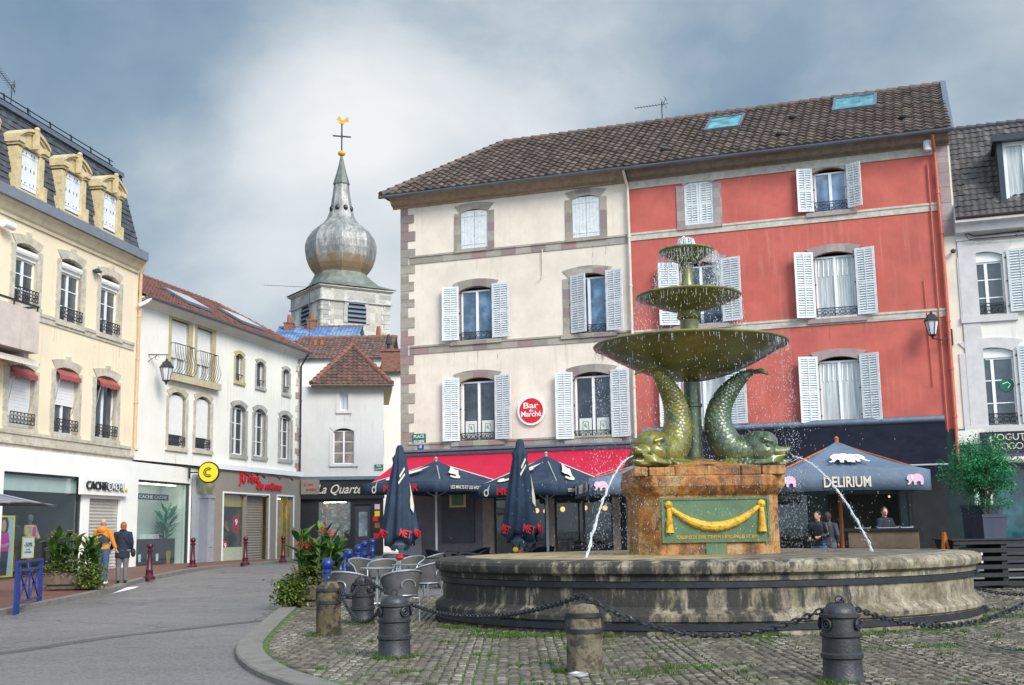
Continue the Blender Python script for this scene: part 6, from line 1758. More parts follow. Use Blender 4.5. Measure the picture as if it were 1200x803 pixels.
wat = MB().lathe([(BRAD-.55, .52), (0, .52)], 64).build('basin_water', m_water, FT)
# pedestal
PT = 2.50; PA = 1.17; PC_ = .33
def octp(a, c): return [(-a+c, -a), (a-c, -a), (a, -a+c), (a, a-c), (a-c, a), (-a+c, a), (-a, a-c), (-a, -a+c)]
def ring_stack(mb, lv):
    n = 8; vs = []
    for a, c, z in lv: vs += [(x, y, z) for x, y in octp(a, c)]
    fs = [(i*n+k, i*n+(k+1) % n, (i+1)*n+(k+1) % n, (i+1)*n+k) for i in range(len(lv)-1) for k in range(n)]
    fs += [tuple(reversed(range(n))), tuple((len(lv)-1)*n+k for k in range(n))]
    mb.add(vs, fs)
def ped():
    mb = MB()
    ring_stack(mb, [(PA, PC_, .3), (PA, PC_, PT-.49), (PA+.02, PC_, PT-.47), (PA+.05, PC_, PT-.43), (PA+.09, PC_, PT-.37), (PA+.10, PC_, PT-.35), (PA+.11, PC_, PT-.33), (PA+.11, PC_, PT-.17), (PA+.09, PC_, PT-.165)])
    return mb
PED = ped().build('pedestal', m_rust, FT, smooth=False)
PED.location.x = .06
bv = PED.modifiers.new('b', 'BEVEL'); bv.width = .018; bv.segments = 2; bv.limit_method = 'ANGLE'
mb = MB(); random.seed(11)
for x0, x1 in ((-1.24, -1.02), (-1.005, -.58), (-.57, .50), (.512, .84), (.855, 1.24)):
    h = PT-random.uniform(0.0, .02) ; mb.box(x0, x1, -1.24+random.uniform(0, .03), 1.22, PT-.165, h)
o = mb.build('cap_stone', m_rust, PED, smooth=False); bv = o.modifiers.new('b', 'BEVEL'); bv.width = .02; bv.segments = 2
MB().lathe([(1.15, PT-.02), (1.05, PT+.03), (.5, PT+.10), (.25, PT+.16), (0, PT+.17)], 32, (0, 0)).build('mound', m_rust, PED)
# plaque with garland
yP = -PA
q0 = lrel(770, 584, yP); q1 = lrel(898.5, 634.5, yP); px0, px1, pz0, pz1 = q0.x, q1.x, q1.z, q0.z
print('plaque', px0, px1, pz0, pz1, 'PT pixel', lrel(840, 543, -1.3).z)
px0, px1 = max(px0, -.86), min(px1, .98)
w_, h_ = px1-px0, pz1-pz0; cx, cz = (px0+px1)/2, (pz0+pz1)/2
PQ = MB().box(px0, px1, yP-.03, yP-.001, pz0, pz1).build('plaque', m_green, PED, smooth=False)
mb = MB(); t_ = .035
mb.box(px0, px1, yP-.05, yP-.031, pz0, pz0+t_).box(px0, px1, yP-.05, yP-.031, pz1-t_, pz1).box(px0, px0+t_, yP-.05, yP-.031, pz0+t_, pz1-t_).box(px1-t_, px1, yP-.05, yP-.031, pz0+t_, pz1-t_)
mb.build('plaque_rim', m_green, PQ, smooth=False)
MB().box(cx-.17, cx+.17, yP-.022, yP-.001, pz0-.35, pz0-.002).box(cx-.3, cx+.32, yP-.05, yP-.001, pz0-.40, pz0-.34).build('plaque_foot', m_green, PQ, smooth=False)
mb = MB(); n = 40; pts = []; rs = []
for i in range(n+1):
    t = i/n; x = px0+.12+(w_-.26)*t; s_ = 4*t*(1-t)
    seg = (t*9) % 1; pts.append((x, yP-.05, pz1-.13-s_*.34+ (t-.5)*.02)); rs.append((.025+.055*s_**.9)*(1-.12*(abs(seg-.5)*2)**4))
mb.tube(pts, rs, 10, flat=1.0); mb.build('garland', m_gold, PQ)
for x in (px0+.12, px1-.13):
    mb = MB().sphere((x, yP-.055, pz1-.11), (.065, .04, .065), 14, 10).sphere((x, yP-.09, pz1-.11), (.03, .02, .03), 10, 6)
    mb.tube([(x, yP-.05, pz1-.17), (x, yP-.05, pz1-.28), (x+.0, yP-.05, pz1-.29), (x+.0, yP-.05, pz1-.40), (x, yP-.05, pz1-.41), (x, yP-.05, pz1-.56)], [.035, .05, .046, .06, .055, .075], 12)
    mb.build('tassel', m_gold, PQ)
text('FONDERIES DE FERRE. STEHELIN A BITSCHWILLER HT. RHIN', w_*.76, .055, (cx+.02, yP-.036, pz0+.085), PQ, m_gold, ext=.004, offset=.006)
# column and bowls
col_prof = [(.0, PT), (.19, PT+.02), (.19, PT+.16), (.155, PT+.2), (.15, fz(812, 478)), (.175, fz(812, 477)), (.175, fz(812, 474)), (.15, fz(812, 473)), (.15, fz(808, 449))]
MB().lathe(col_prof, 24).build('column', m_bronzeR, FT)
def bowl(zr, R, depth, r0, mat=m_bronze, lip=.03, n=72):
    pr = []; K = 12
    for i in range(K+1):
        t = i/K; r = r0+(R-r0)*t; pr.append((r, zr-depth*(1-t**1.55)))
    pr += [(R+.03, zr+.0), (R+.045, zr+.02), (R+.03, zr+.05), (R-.01, zr+.045)]
    for i in range(K+1):
        t = 1-i/K; r = (r0+(R-r0)*t)*.985; pr.append((r*.99, zr+.03-(depth*.8)*(1-t**1.55)))
    return MB().lathe(pr, n).build('bowl', mat, FT, angle=50)
z1 = fz(807, 407); R1 = 1.66; d1 = z1-fz(808, 446)
z2 = fz(803, 349.5); R2 = .88; z3 = fz(800.5, 296.5); R3 = .44
B1 = bowl(z1, R1, d1, .22); B2 = bowl(z2, R2, z2-fz(805, 365), .16); B3 = bowl(z3, R3, z3-fz(802, 309), .10)
MB().lathe([(.17, z1-d1-.02), (.24, z1-d1+.02), (.20, z1-.28), (.16, z1-.1), (.15, z1+.05), (.165, z2-.40), (.22, z2-.36), (.19, z2-.24), (.20, z2-.15)], 24).build('column', m_bronze, FT)
MB().lathe([(.20, z2-.03), (.20, z2+.02), (.14, z2+.06), (.12, z2+.12), (.17, z2+.16), (.17, z2+.19), (.13, z2+.22), (.105, z2+.32), (.105, z3-.24), (.13, z3-.22), (.13, z3-.17), (.10, z3-.15)], 20).build('column', m_bronze, FT)
MB().lathe([(.09, z3-.05), (.07, z3+.06), (.05, z3+.12), (0, z3+.14)], 14).build('nozzle', m_bronzeL, FT)
for zr_, rr_ in ((z1, R1), (z2, R2), (z3, R3)): MB().lathe([(rr_+.02, zr_+.004), (rr_+.05, zr_+.012), (rr_+.058, zr_+.03), (rr_+.04, zr_+.05), (rr_+.0, zr_+.055)], 72).build('bowl_rim', m_bronzeL, FT)
# dolphins
def dolphin(az, mat, flip=1, s=1.0):
    """built in the plane u (outwards), z; joined by a voxel remesh into one skin"""
    mb = MB()
    P = [(1.12,1.72,.05),(.98,1.66,.09),(.84,1.56,.125),(.72,1.44,.155),(.60,1.30,.185),(.50,1.12,.21),(.45,.92,.235),(.45,.74,.255),(.51,.54,.28),(.62,.37,.29),(.80,.29,.29),(1.0,.29,.27),(1.12,.30,.25)]
    pts = [Vector((u, 0, z)) for u, z, r in P]; rs = [r for u, z, r in P]
    sp = ssub(pts, 3); rr = []
    for i in range(len(rs)-1):
        for j in range(3): rr.append(rs[i]+(rs[i+1]-rs[i])*j/3)
    rr.append(rs[-1]); mb.tube([(p.x, 0, p.z) for p in sp], rr, 16, flat=1.0)
    # head: domed forehead, cheeks, brow, upper and lower lips
    mb.sphere((1.12, 0, .38), (.32, .29, .27), 18, 12); mb.sphere((1.27, 0, .42), (.21, .25, .215), 16, 10)
    for sd in (-1, 1):
        mb.sphere((1.20, sd*.17, .27), (.22, .13, .17), 14, 10); mb.sphere((1.30, sd*.235, .37), (.055, .04, .055), 12, 8)
        mb.tube([(1.12, sd*.22, .42), (1.25, sd*.27, .475), (1.40, sd*.22, .43)], [.03, .05, .03], 8)
        mb.tube([(1.18, sd*.27, .28), (1.28, sd*.28, .27), (1.38, sd*.22, .31)], [.02, .03, .02], 8)
        for k in range(4): mb.tube([(1.60-.03*k, sd*.12, .20-.035*k), (1.38, sd*(.20+.012*k), .17-.03*k), (1.14-.02*k, sd*(.21+.015*k), .12-.02*k), (.96, sd*.2, .09-.01*k)], [.022, .03, .028, .015], 8)
        for k in range(6): mb.tube([(.95-.09*k, sd*.20, .13), (.90-.09*k, sd*.33, .05), (.88-.09*k, sd*.35, .02)], [.04, .045, .03], 8)
    mb.tube([(1.28, 0, .30), (1.46, 0, .26), (1.60, 0, .27), (1.67, 0, .285)], [.18, .14, .105, .06], 14, flat=.75)
    mb.tube([(1.26, 0, .13), (1.46, 0, .10), (1.60, 0, .08), (1.69, 0, .10)], [.19, .15, .11, .05], 14, flat=.55)
    mb.sphere((1.65, 0, .32), (.05, .07, .035), 10, 8)
    mb.tube([(.5, 0, .04), (1.1, 0, .05), (1.6, 0, .04)], [.2, .26, .12], 12, flat=.25)
    # fluke pressed against the bowl
    mb.tube([(1.05, 0, 1.70), (1.25, .12, 1.74), (1.36, .20, 1.70)], [.08, .09, .03], 8, flat=.5); mb.tube([(1.05, 0, 1.70), (1.26, -.10, 1.70), (1.38, -.18, 1.62)], [.08, .09, .03], 8, flat=.5)
    mb.v = [(x*s, y*s, z*s if z < 1e9 else z) for x, y, z in mb.v]
    o = mb.build('dolphin', mat, FT)
    o.location = (0, 0, PT); o.rotation_euler = (0, 0, az)
    rm = o.modifiers.new('r', 'REMESH'); rm.mode = 'VOXEL'; rm.voxel_size = .016; rm.use_smooth_shade = True
    sm_ = o.modifiers.new('s', 'SMOOTH'); sm_.iterations = 3; sm_.factor = .5
    sc2 = MB()     # scales along the neck
    random.seed(5)
    for i in range(4, len(sp)-5):
        p = sp[i]; t = (sp[i+1]-sp[i-1]).normalized(); r = rr[i]
        nrm = Vector((0,1,0)); b_ = t.cross(nrm).normalized()
        for k in range(12):
            a = 2*math.pi*(k+(.5 if i % 2 else 0))/12
            dr = nrm*math.cos(a)+b_*math.sin(a); c_ = p+dr*(r*.945)
            sz = r*.30
            q = dr.to_track_quat('Z', 'Y').to_matrix()
            sc2.sphere((c_.x*s, c_.y*s, c_.z*s), (sz, sz, .017), 8, 4, q)
    q = sc2.build('scales', mat, o); q['kind'] = 'stuff'
    e_ = MB()
    for sd in (-1, 1): e_.sphere((1.31*s, sd*.25*s, .37*s), .037, 10, 8)
    e_.build('eye', mat, o)
    return o
D1 = dolphin(R_(-14), m_bronzeR, s=.97); D2 = dolphin(R_(180+44), m_bronzeL, s=.97)
# jets of water from the mouths
def water_path(pts, r0, r1, seed):
    random.seed(seed); ps = ssub([Vector(p) for p in pts], 10); n = len(ps)
    rs = [(r0+(r1-r0)*i/n)*random.uniform(.6, 1.35) for i in range(n)]
    ps = [p+Vector((random.uniform(-1,1), random.uniform(-1,1), random.uniform(-1,1)))*.010*(i/n) for i, p in enumerate(ps)]
    mb = MB(); mb.tube(ps, rs, 7); tw2 = [p+Vector((math.sin(i*.9), math.cos(i*.9), math.sin(i*1.3)))*(.006+.02*i/n) for i, p in enumerate(ps)]
    mb.tube(tw2, [r*.55 for r in rs], 5)
    for i in range(260):
        k = random.randint(n//6, n-1); q = ps[k]+Vector((random.gauss(0,1), random.gauss(0,1), random.gauss(0,1)))*(.012+.045*k/n); mb.sphere(q, random.uniform(.003, .008), 5, 3)
    return mb
def jetpath(az, d0, z0, d1, z1):
    out = []
    for i in range(8):
        t = i/7; d = d0+(d1-d0)*t; z = z0-(z0-z1)*(.12*t+.88*t*t); out.append((d*math.cos(az), d*math.sin(az), z))
    return out
zm = PT+.18
water_path(jetpath(R_(-14), 1.66, zm, 3.05, .62), .008, .018, 2).build('water_jet', m_splash, FT)
water_path(jetpath(R_(224), 1.64, zm, 3.0, .62), .009, .019, 3).build('water_jet', m_splash, FT)
# plume on the top bowl
mb = MB(); random.seed(4)
for i in range(60):
    a = random.uniform(0, 6.28); r = .11*math.sqrt(random.random()); mb.sphere((r*math.cos(a), r*math.sin(a), z3+.08+random.random()*(.24-r*1.2)), (.035, .035, .05), 7, 5)
for i in range(26):
    a = i/26*6.28+random.uniform(-.1,.1); mb.tube([(0.03*math.cos(a), .03*math.sin(a), z3+.27), (.13*math.cos(a), .13*math.sin(a), z3+.24), (.19*math.cos(a), .19*math.sin(a), z3+.04)], [.02, .014, .01], 5)
o = mb.build('water_plume', m_splash, FT); o['kind'] = 'stuff'
# falling water: drops and strings below each rim
def fall(mb, R, zt, zb, n, spread, seed, k=1.0, az=None):
    random.seed(seed)
    for i in range(n):
        a = random.uniform(0, 2*math.pi) if az is None else random.gauss(*az)
        u = random.random()**.8; z = zt-(zt-zb)*u
        r = R+random.gauss(0, spread*(.25+u))+.10*math.sqrt(u)
        L_ = random.uniform(.009, .034)*k*(1-.3*u); w = random.uniform(.0022, .0052)
        x, y = r*math.cos(a), r*math.sin(a)
        mb.add([(x-w, y, z), (x, y-w, z), (x+w, y, z), (x, y+w, z), (x, y, z+L_), (x, y, z-L_*.6)], [(0,1,4),(1,2,4),(2,3,4),(3,0,4),(1,0,5),(2,1,5),(3,2,5),(0,3,5)])
mb = MB()
fall(mb, R3+.03, z3, z2, 1500, .04, 21, 1.0); fall(mb, R3+.06, z3, z2, 700, .05, 29, 1.2, (-.25, .35))
fall(mb, R2+.03, z2, z1, 1100, .04, 22, 1.2); fall(mb, R1+.02, z1, .85, 4600, .09, 23, .9)
fall(mb, .9, z1-.2, .85, 1600, .35, 24, .8); fall(mb, 2.5, z1-.6, .85, 700, .6, 26, .7)
o = mb.build('falling_water', m_splash, FT); o['kind'] = 'stuff'
mb = MB(); random.seed(31)        # strings hanging on the undersides and lips
for R, z, n, l in ((R3, z3, 90, .28), (R2, z2, 130, .16), (R1, z1, 150, .16)):
    for i in range(n):
        a = random.uniform(0, 6.283); r = R*random.choice((1.0, 1.0, random.uniform(.5, 1))) + .025; zz = z+.02 if r > R else z-.02-(1-(r/R)**1.55)*(d1 if R == R1 else .12)
        x, y = r*math.cos(a), r*math.sin(a); mb.tube([(x, y, zz), (x+random.uniform(-.01,.01), y, zz-random.uniform(.2, 1)*l)], [.0045, .002], 4)
o = mb.build('dripping_water', m_splash, FT); o['kind'] = 'stuff'
mb = MB(); random.seed(8)         # moss fringe on the bowl rims
# splash rings
# ================================================================== BOLLARDS AND CHAINS
def iron_bollard(p, label, rz=0, h=.72, r=.185):
    t = empty('bollard', p, rz, label, 'bollard', 'chained bollards around the fountain')
    k = h/.72
    MB().lathe([(r+.01, -.03), (r+.01, .03*k), (r, .05*k), (r-.005, .22*k), (r+.012, .235*k), (r+.012, .27*k), (r-.005, .285*k), (r-.01, .42*k), (r+.008, .435*k), (r+.008, .465*k), (r-.01, .48*k), (r-.015, .60*k), (r+.004, .615*k), (r+.004, .64*k), (r-.03, .65*k)], 32).build('body', m_cast, t)
    MB().lathe([(r-.03, .648*k), (r-.03, .66*k), (r-.045, .70*k), (r-.09, .735*k), (0, .75*k)], 28).build('cap', m_cast, t)
    for a in (-R_(45), -R_(135)-.2, R_(20), R_(150)):
        mb = MB()
        c_ = Vector((math.cos(a)*(r-.008), math.sin(a)*(r-.008), .55*k)); n_ = Vector((math.cos(a), math.sin(a), 0)); s_ = Vector((-math.sin(a), math.cos(a), 0))
        for rr, th in ((.048, .012), (.022, .010)): mb.tube([c_+n_*.012+s_*rr*math.cos(q*math.pi/7)+Vector((0,0,rr*math.sin(q*math.pi/7))) for q in range(14)], th, 6, closed=True)
        mb.build('chain_eye', m_iron, t)
    mb = MB(); mb.tube([(.035*math.cos(q*math.pi/5), 0, .775*k+.035*math.sin(q*math.pi/5)) for q in range(10)], .009, 6, closed=True); mb.build('ring', m_iron, t)
    return t
def stone_bollard(p, label, mat, h=.74, r=.185):
    t = empty('bollard', p, 0, label, 'bollard', 'chained bollards around the fountain')
    k = h/.74; mb = MB().lathe([(r+.015, -.03), (r+.01, .03), (r, .2*k), (r-.006, .44*k), (r-.012, .58*k), (r-.03, .64*k), (r-.07, .70*k), (0, .72*k)], 36); jitter(mb, .014, 4); mb.build('body', mat, t, angle=60)
    for z in (.44*k, .60*k): MB().lathe([(r-.012, z-.022), (r+.008, z-.02), (r+.008, z+.02), (r-.012, z+.022)], 32).build('iron_hoop', m_iron, t)
    MB().tube([(-r-.005, 0, .45*k), (-r+.005, 0, .61*k), (-r*.5, 0, .70*k), (0, 0, .735*k), (r*.5, 0, .70*k), (r-.005, 0, .61*k), (r+.005, 0, .45*k)], .016, 6).tube([(.03*math.cos(q*math.pi/5), 0, .765*k+.03*math.sin(q*math.pi/5)) for q in range(10)], .009, 6, closed=True).build('iron_strap', m_iron, t)
    return t
up5 = Vector((0,0,.05))
b1 = G(385, 750)+up5; b2 = G(425, 736)+up5; b3 = G(462, 777)+up5; b4 = G(686, 795)+up5; b5 = G(989, 806)+up5
stone_bollard(b1, 'rust and lichen stained stone bollard with iron hoops beside the flower trough', m_boll, h=.80, r=.175)
iron_bollard(b2, 'black iron bollard with a ring on top standing in front of the terrace chairs', h=.74)
iron_bollard(b3, 'black iron bollard with chain eyes in the left foreground cobbles', 0, h=.70, r=.19)
stone_bollard(b4, 'mossy pale stone bollard with iron strap in the middle foreground', m_boll2, h=.72, r=.185)
iron_bollard(b5, 'black iron bollard with round chain eyes in the right foreground', 0, h=.70, r=.185)
b6 = Vector((5.9, 13.2, .05)); iron_bollard(b6, 'black iron bollard just past the right edge of the picture')
def chain(a, b, sag, label, n=None, link=.075, r=.0105):
    a, b = Vector(a), Vector(b); Lc = (b-a).length; n = n or int((Lc+sag*sag*2.7/Lc)/(link*.78))
    t = empty('chain', a, 0, label, 'chain', 'iron chains between the bollards')
    mb = MB(); P = lambda u: a.lerp(b, u)-Vector((0,0,4*sag*u*(1-u)))
    for i in range(n):
        p, q = P(i/n), P((i+1)/n); c_ = (p+q)/2-a; d = (q-p).normalized()
        s_ = d.cross(Vector((0,0,1))).normalized(); w = s_ if i % 2 else s_.cross(d)
        tt = random.uniform(-.25, .25); w = (w*math.cos(tt)+d.cross(w)*math.sin(tt)).normalized()
        hl, hw2 = link*.5, link*.27
        loop = [c_+d*(hl-hw2)*sx+ (d*math.cos(f)*sx*1.0+w*math.sin(f)*sy)*hw2 for sx, sy, f in ((1,-1,1.5),(1,-1,.6),(1,1,.0),(1,1,.6),(1,1,1.5),(-1,1,1.5),(-1,1,.6),(-1,1,0),(-1,-1,.6),(-1,-1,1.5))]
        mb.tube(loop, r, 5, closed=True)
    o = mb.build('links', m_darkmet, t); return t
tp = lambda b, h=.74: b+Vector((0,0,h))
chain(tp(b1, .66)+Vector((.15,0,0)), tp(b3, .56)+Vector((-.17,.05,0)), .28, 'chain hanging from the rust stained bollard to the left foreground iron bollard')
chain(tp(b1, .70)+Vector((.1,.1,0)), tp(b2, .76), .22, 'short chain from the rust stained bollard to the ringed iron bollard')
chain(tp(b2, .76), tp(b4, .78), .40, 'long chain swinging from the ringed iron bollard past the basin to the mossy stone bollard')
chain(tp(b4, .78), tp(b5, .74), .36, 'chain sagging between the mossy stone bollard and the right foreground iron bollard')
chain(tp(b5, .74), tp(b6, .78), .33, 'chain running from the right foreground iron bollard out of the picture')
c0 = FC+Vector((4.4, -.2, .30)); b7 = Vector((9.6, 19.6, .05)); iron_bollard(b7, 'black iron bollard beyond the right end of the basin')
chain(aty(1138, 688, 21.5), tp(b7, .6), .22, 'chain behind the right end of the basin near the dark deck')
chain(aty(505, 690, 18.5), Vector((-1.25, 22.4, .62)), .05, 'short chain low behind the terrace chairs') if False else None
# small silver dish on the ground in front of the mossy bollard
q = G(678, 800)+Vector((0,0,.07)); t = empty('water_dish', q, 0, 'small round pale metal cap on the cobbles before the mossy bollard', 'cap')
MB().lathe([(.10, 0), (.10, .02), (.085, .025), (.08, .012), (0, .012)], 20).build('cap_rim', m_pole, t)
# moss tufts
def tufts(spots, label_):
    mb = MB(); random.seed(17)
    for (x, y, r, n) in spots:
        for i in range(n):
            a = random.uniform(0, 6.283); q = r*math.sqrt(random.random()); px, py = x+q*math.cos(a), y+q*math.sin(a)*.5
            h = random.uniform(.02, .055); b_ = random.uniform(0, 6.28); w = .008
            z = .06
            mb.add([(px-w*math.cos(b_), py-w*math.sin(b_), z), (px+w*math.cos(b_), py+w*math.sin(b_), z), (px+random.uniform(-.02,.02), py+random.uniform(-.02,.02), z+h)], [(0,1,2)])
    tag(mb.build('moss', m_moss, smooth=False), kind='stuff')
sp = [(b3.x, b3.y-.16, .26, 700), (b3.x+.2, b3.y-.02, .12, 200), (b4.x-.24, b4.y-.02, .10, 260), (b1.x-.2, b1.y-.2, .16, 160), (b2.x, b2.y-.2, .2, 160), (b5.x-.1, b5.y-.2, .2, 160)]
for i in range(26):
    a = random.uniform(-2.75, -.6); d = BRAD+.10+abs(random.gauss(0, .18)); sp.append((FC.x+d*math.cos(a), FC.y+d*math.sin(a), random.uniform(.08, .3), random.randint(60, 240)))
for px, py, r, n in ((575, 751, .45, 500), (630, 752, .4, 600), (600, 753, .4, 400), (1165, 720, .5, 500), (1180, 728, .6, 600), (1100, 765, .3, 150), (800, 790, .4, 250), (760, 797, .4, 200)):
    q = G(px, py); sp.append((q.x, q.y, r, n))
for i in range(90):
    y = random.uniform(10.5, 16.5); x = random.uniform(-2.2, 7); sp.append((x, y, random.uniform(.04, .22), random.randint(10, 60)))
sp = [s_ for s_ in sp if (xw(s_[1]) or 9) < s_[0]-.2 and (Vector((s_[0], s_[1], 0))-FC).length > BRAD-.02]
tufts(sp, '')

# ================================================================== LEFT PAVEMENT
kp = [G(*q) for q in ((-140, 756), (-60, 737), (0, 722), (65, 708.5), (130, 694), (165, 682), (205, 674), (245, 667.5), (300, 662.5), (352, 658))]
kp = ssub(kp, 5)
def fplane(p):      # matching point at the house fronts
    q = BL.loc(p); 
    w = BL.wpt(q.x, .1, 0)
    if q.x > XL1: 
        q2 = BV.loc(p); w = BV.wpt(q2.x, .1, 0)
    return w
mb = MB()
for p in kp:
    w = fplane(p); z = gz(p.x, p.y)+.10
    for t in (0, .33, .66, 1): v_ = Vector((p.x, p.y, 0)).lerp(Vector((w.x, w.y, 0)), t); mb.v.append((v_.x, v_.y, z+.002+.0*t))
n = len(kp)
for i in range(n-1):
    for k in range(3): mb.f.append((i*4+k, (i+1)*4+k, (i+1)*4+k+1, i*4+k+1))
tag(mb.build('pavement', m_redpave, smooth=False), kind='structure')
ki = offs(kp, .22); mb = MB()
for a, b in zip(kp, ki):
    z = gz(a.x, a.y); mb.v += [(a.x, a.y, z-.05), (a.x, a.y, z+.09), (a.x, a.y+.0, z+.106), (b.x, b.y, z+.108)]
for i in range(n-1):
    for k in range(3): mb.f.append((i*4+k, i*4+k+1, (i+1)*4+k+1, (i+1)*4+k) if True else ())
tag(mb.build('kerb', m_kerb, smooth=False), kind='structure')
a_, b_, c_, d_ = [G(*q) for q in ((130, 695), (147, 690), (161, 688), (137, 694.5))]
MB
mk = MB().add([tuple(G(*q)+Vector((0,0,.006))) for q in ((131, 696), (158, 689.5), (163, 687), (149, 688))], [(0,1,2,3)])
tag(mk.build('road_marking', m_whitep, smooth=False), kind='structure')

# ================================================================== STREET FURNITURE
def maroon_post(p, label, s=1.0):
    t = empty('bollard', p, 0, label, 'bollard', 'maroon posts along the shop pavement'); k = s
    MB().lathe([(.15*k, -.03), (.15*k, .05), (.10*k, .10), (.085*k, .2), (.10*k, .24), (.075*k, .28), (.055*k, .7), (.06*k, .78), (.085*k, .80), (.085*k, .83), (.05*k, .86), (.045*k, .89)], 16).build('shaft', m_maroon, t)
    MB().sphere((0,0,.95), .085*k, 14, 10).build('knob', m_maroon, t)
    return t
for (px, py), lb in zip(((173.5, 680.5), (224.5, 668), (286.5, 664), (331, 661)), ('maroon post nearest the couple, at the edge of the brick pavement', 'maroon post in front of the grey door between the shops', 'maroon post in front of the taupe shop roller door', 'maroon post farthest along, at the end of the taupe shop')):
    q = G(px, py); maroon_post(q+Vector((0, .1, .08)), lb, 1.15)
for dx in (-1,):
    pass
def blue_post(p, label, h=1.15):
    t = empty('bollard', p, 0, label, 'bollard', 'cobalt blue posts with ball tops')
    MB().lathe([(.105, -.03), (.105, .08), (.085, .12), (.08, .55*h), (.092, .57*h), (.092, .61*h), (.08, .63*h), (.08, .74*h), (.095, .75*h), (.095, .79*h), (.06, .82*h), (.05, .84*h)], 18).build('shaft', m_blue, t)
    MB().sphere((0,0,.91*h), .115, 18, 12).build('ball', m_blue, t)
    return t
bp = [((384, 663), 'cobalt blue post with ball top beside the flower trough, nearest of its row'), ((399, 654), 'cobalt blue post half hidden by the red canna flowers'), ((409, 650.5), 'cobalt blue post right of the canna leaves'), ((420, 644), 'cobalt blue post first of the cluster behind the terrace chairs'), ((427.5, 639), 'cobalt blue post in the middle of the cluster near the closed parasol'), ((436.5, 636), 'cobalt blue post at the back of the cluster beside the closed parasol')]
for (px, py), lb in bp:
    D_ = min((abs(aty(px, py, y_/10).z-(gz(0, y_/10)+.90)), y_/10) for y_ in range(180, 420))[1]
    q = aty(px, py, D_); blue_post(Vector((q.x, D_, gz(0, D_)+.03)), lb, .99)
def barrier():
    t = empty('street_barrier', G(17, 721)+Vector((0,0,0)), 0, 'cobalt blue metal street barrier with crossed bars at the kerb', 'barrier')
    o0 = t.location; A_ = Vector((0,0,0)); Bv = G(47, 710)-o0; Lb = Bv.length; d = Bv.normalized(); d.z = 0; print('barrier', Lb); H = 1.02
    Bv = d*Lb
    def X(u, z): return A_+d*u+Vector((0,0,z))
    for u in (0, Lb*.1, Lb*.9, Lb): MB().bar(X(u, -.05), X(u, H), .05).build('post', m_blue, t, smooth=False)
    for z in (H, H-.17, .22): MB().bar(X(0, z), X(Lb, z), .05 if z == H else .04).build('rail', m_blue, t, smooth=False)
    mb = MB()
    mb.bar(X(Lb*.5, .22), X(Lb*.5, H), .03)
    for u0, u1 in ((.1, .5), (.5, .9)): mb.bar(X(Lb*u0, .22), X(Lb*u1, H-.17), .028); mb.bar(X(Lb*u1, .22), X(Lb*u0, H-.17), .028); mb.cbox(X(Lb*(u0+u1)/2, (H+.05)/2), (.07, .07, .07))
    mb.build('crossed_bars', m_blue, t, smooth=False)
barrier()
# planted troughs with cannas
def canna_trough(p, rz, label, w, d, h, ph, red, seed, trail=1):
    random.seed(seed); t = empty('planter', p, rz, label, 'planter')
    mb = MB().box(-w/2+.06, w/2-.06, -d/2+.06, d/2-.06, 0, .12).box(-w/2, w/2, -d/2, d/2, .121, h); o = mb.build('trough', m_trough, t, smooth=False); bv = o.modifiers.new('b', 'BEVEL'); bv.width = .03; bv.segments = 2
    MB().box(-w/2+.05, w/2-.05, -d/2+.05, d/2-.05, h, h+.03).build('soil', m_soil, t, smooth=False)
    lv = MB(); st = MB(); fl = MB()
    for i in range(22):
        x, y = random.uniform(-w*.42, w*.42), random.uniform(-d*.35, d*.35); hh = ph*random.uniform(.55, 1.0); lean = Vector((x*.18+random.uniform(-.07,.07), y*.2, hh))
        st.tube([(x, y, h), (x+lean.x*.5, y+lean.y*.5, h+hh*.5), (x+lean.x, y+lean.y, h+hh)], [.016, .013, .008], 6)
        for k in range(9):
            u = random.uniform(.12, 1); a = random.uniform(0, 6.28); q = Vector((x+lean.x*u, y+lean.y*u, h+hh*u))
            leaf(lv, q, a, random.uniform(.5, 1.3), random.uniform(.22, .42), .38, random.uniform(.3, 1.2), 6, .25)
        if i % 3 == 0:
            for k in range(7): leaf(fl, (x+lean.x+random.uniform(-.05,.05), y+lean.y, h+hh+random.uniform(-.02,.14)), random.uniform(0,6.28), random.uniform(0,1.2), .11, .7, .5, 3)
    lv.build('canna_leaves', m_canna, t); st.build('canna_stems', m_stem, t); fo = fl.build('canna_flowers', m_flower if red else m_flowery, t); fo['kind'] = 'stuff'
    C.objects[-1] if False else None
    lo_ = MB(); ff = MB(); f2 = MB()
    for i in range(900):
        x = random.uniform(-w*.6, w*.6); y = random.uniform(-d*.62, d*.5)
        z = h+random.uniform(-.02, .42)*(1-abs(x)/w); 
        leaf(lo_, (x, y, z), random.uniform(0,6.28), random.uniform(-.4, 1), random.uniform(.06, .12), .6, .5, 3)
    for i in range(1100*trail):         # trailing down the front and one side
        x = random.gauss(w*.42*(1 if seed == 1 else -1), .16); y = -d/2-abs(random.gauss(0, .10)); z = h*random.uniform(-.05, 1.1)+.1
        z = max(z, .02)
        leaf(lo_, (x, y, z), random.uniform(0,6.28), random.uniform(-1.2, .4), random.uniform(.05, .10), .65, .4, 3)
    q = lo_.build('trailing_plants', m_ivy, t); q['kind'] = 'stuff'
    for i in range(60):
        x = random.uniform(-w*.55, w*.55); y = -d/2-random.uniform(-.15, .15); z = h+random.uniform(-.1, .35)
        for k in range(4): leaf((ff if i % 2 else f2), (x, y, z), random.uniform(0,6.28), .3, .045, .8, .2, 2)
    q = ff.build('small_blossoms', m_flowerw if seed == 1 else m_flowerp, t); q['kind'] = 'stuff'; q = f2.build('red_blossoms', m_flower if seed != 1 else m_flowerw, t); q['kind'] = 'stuff'
    return t
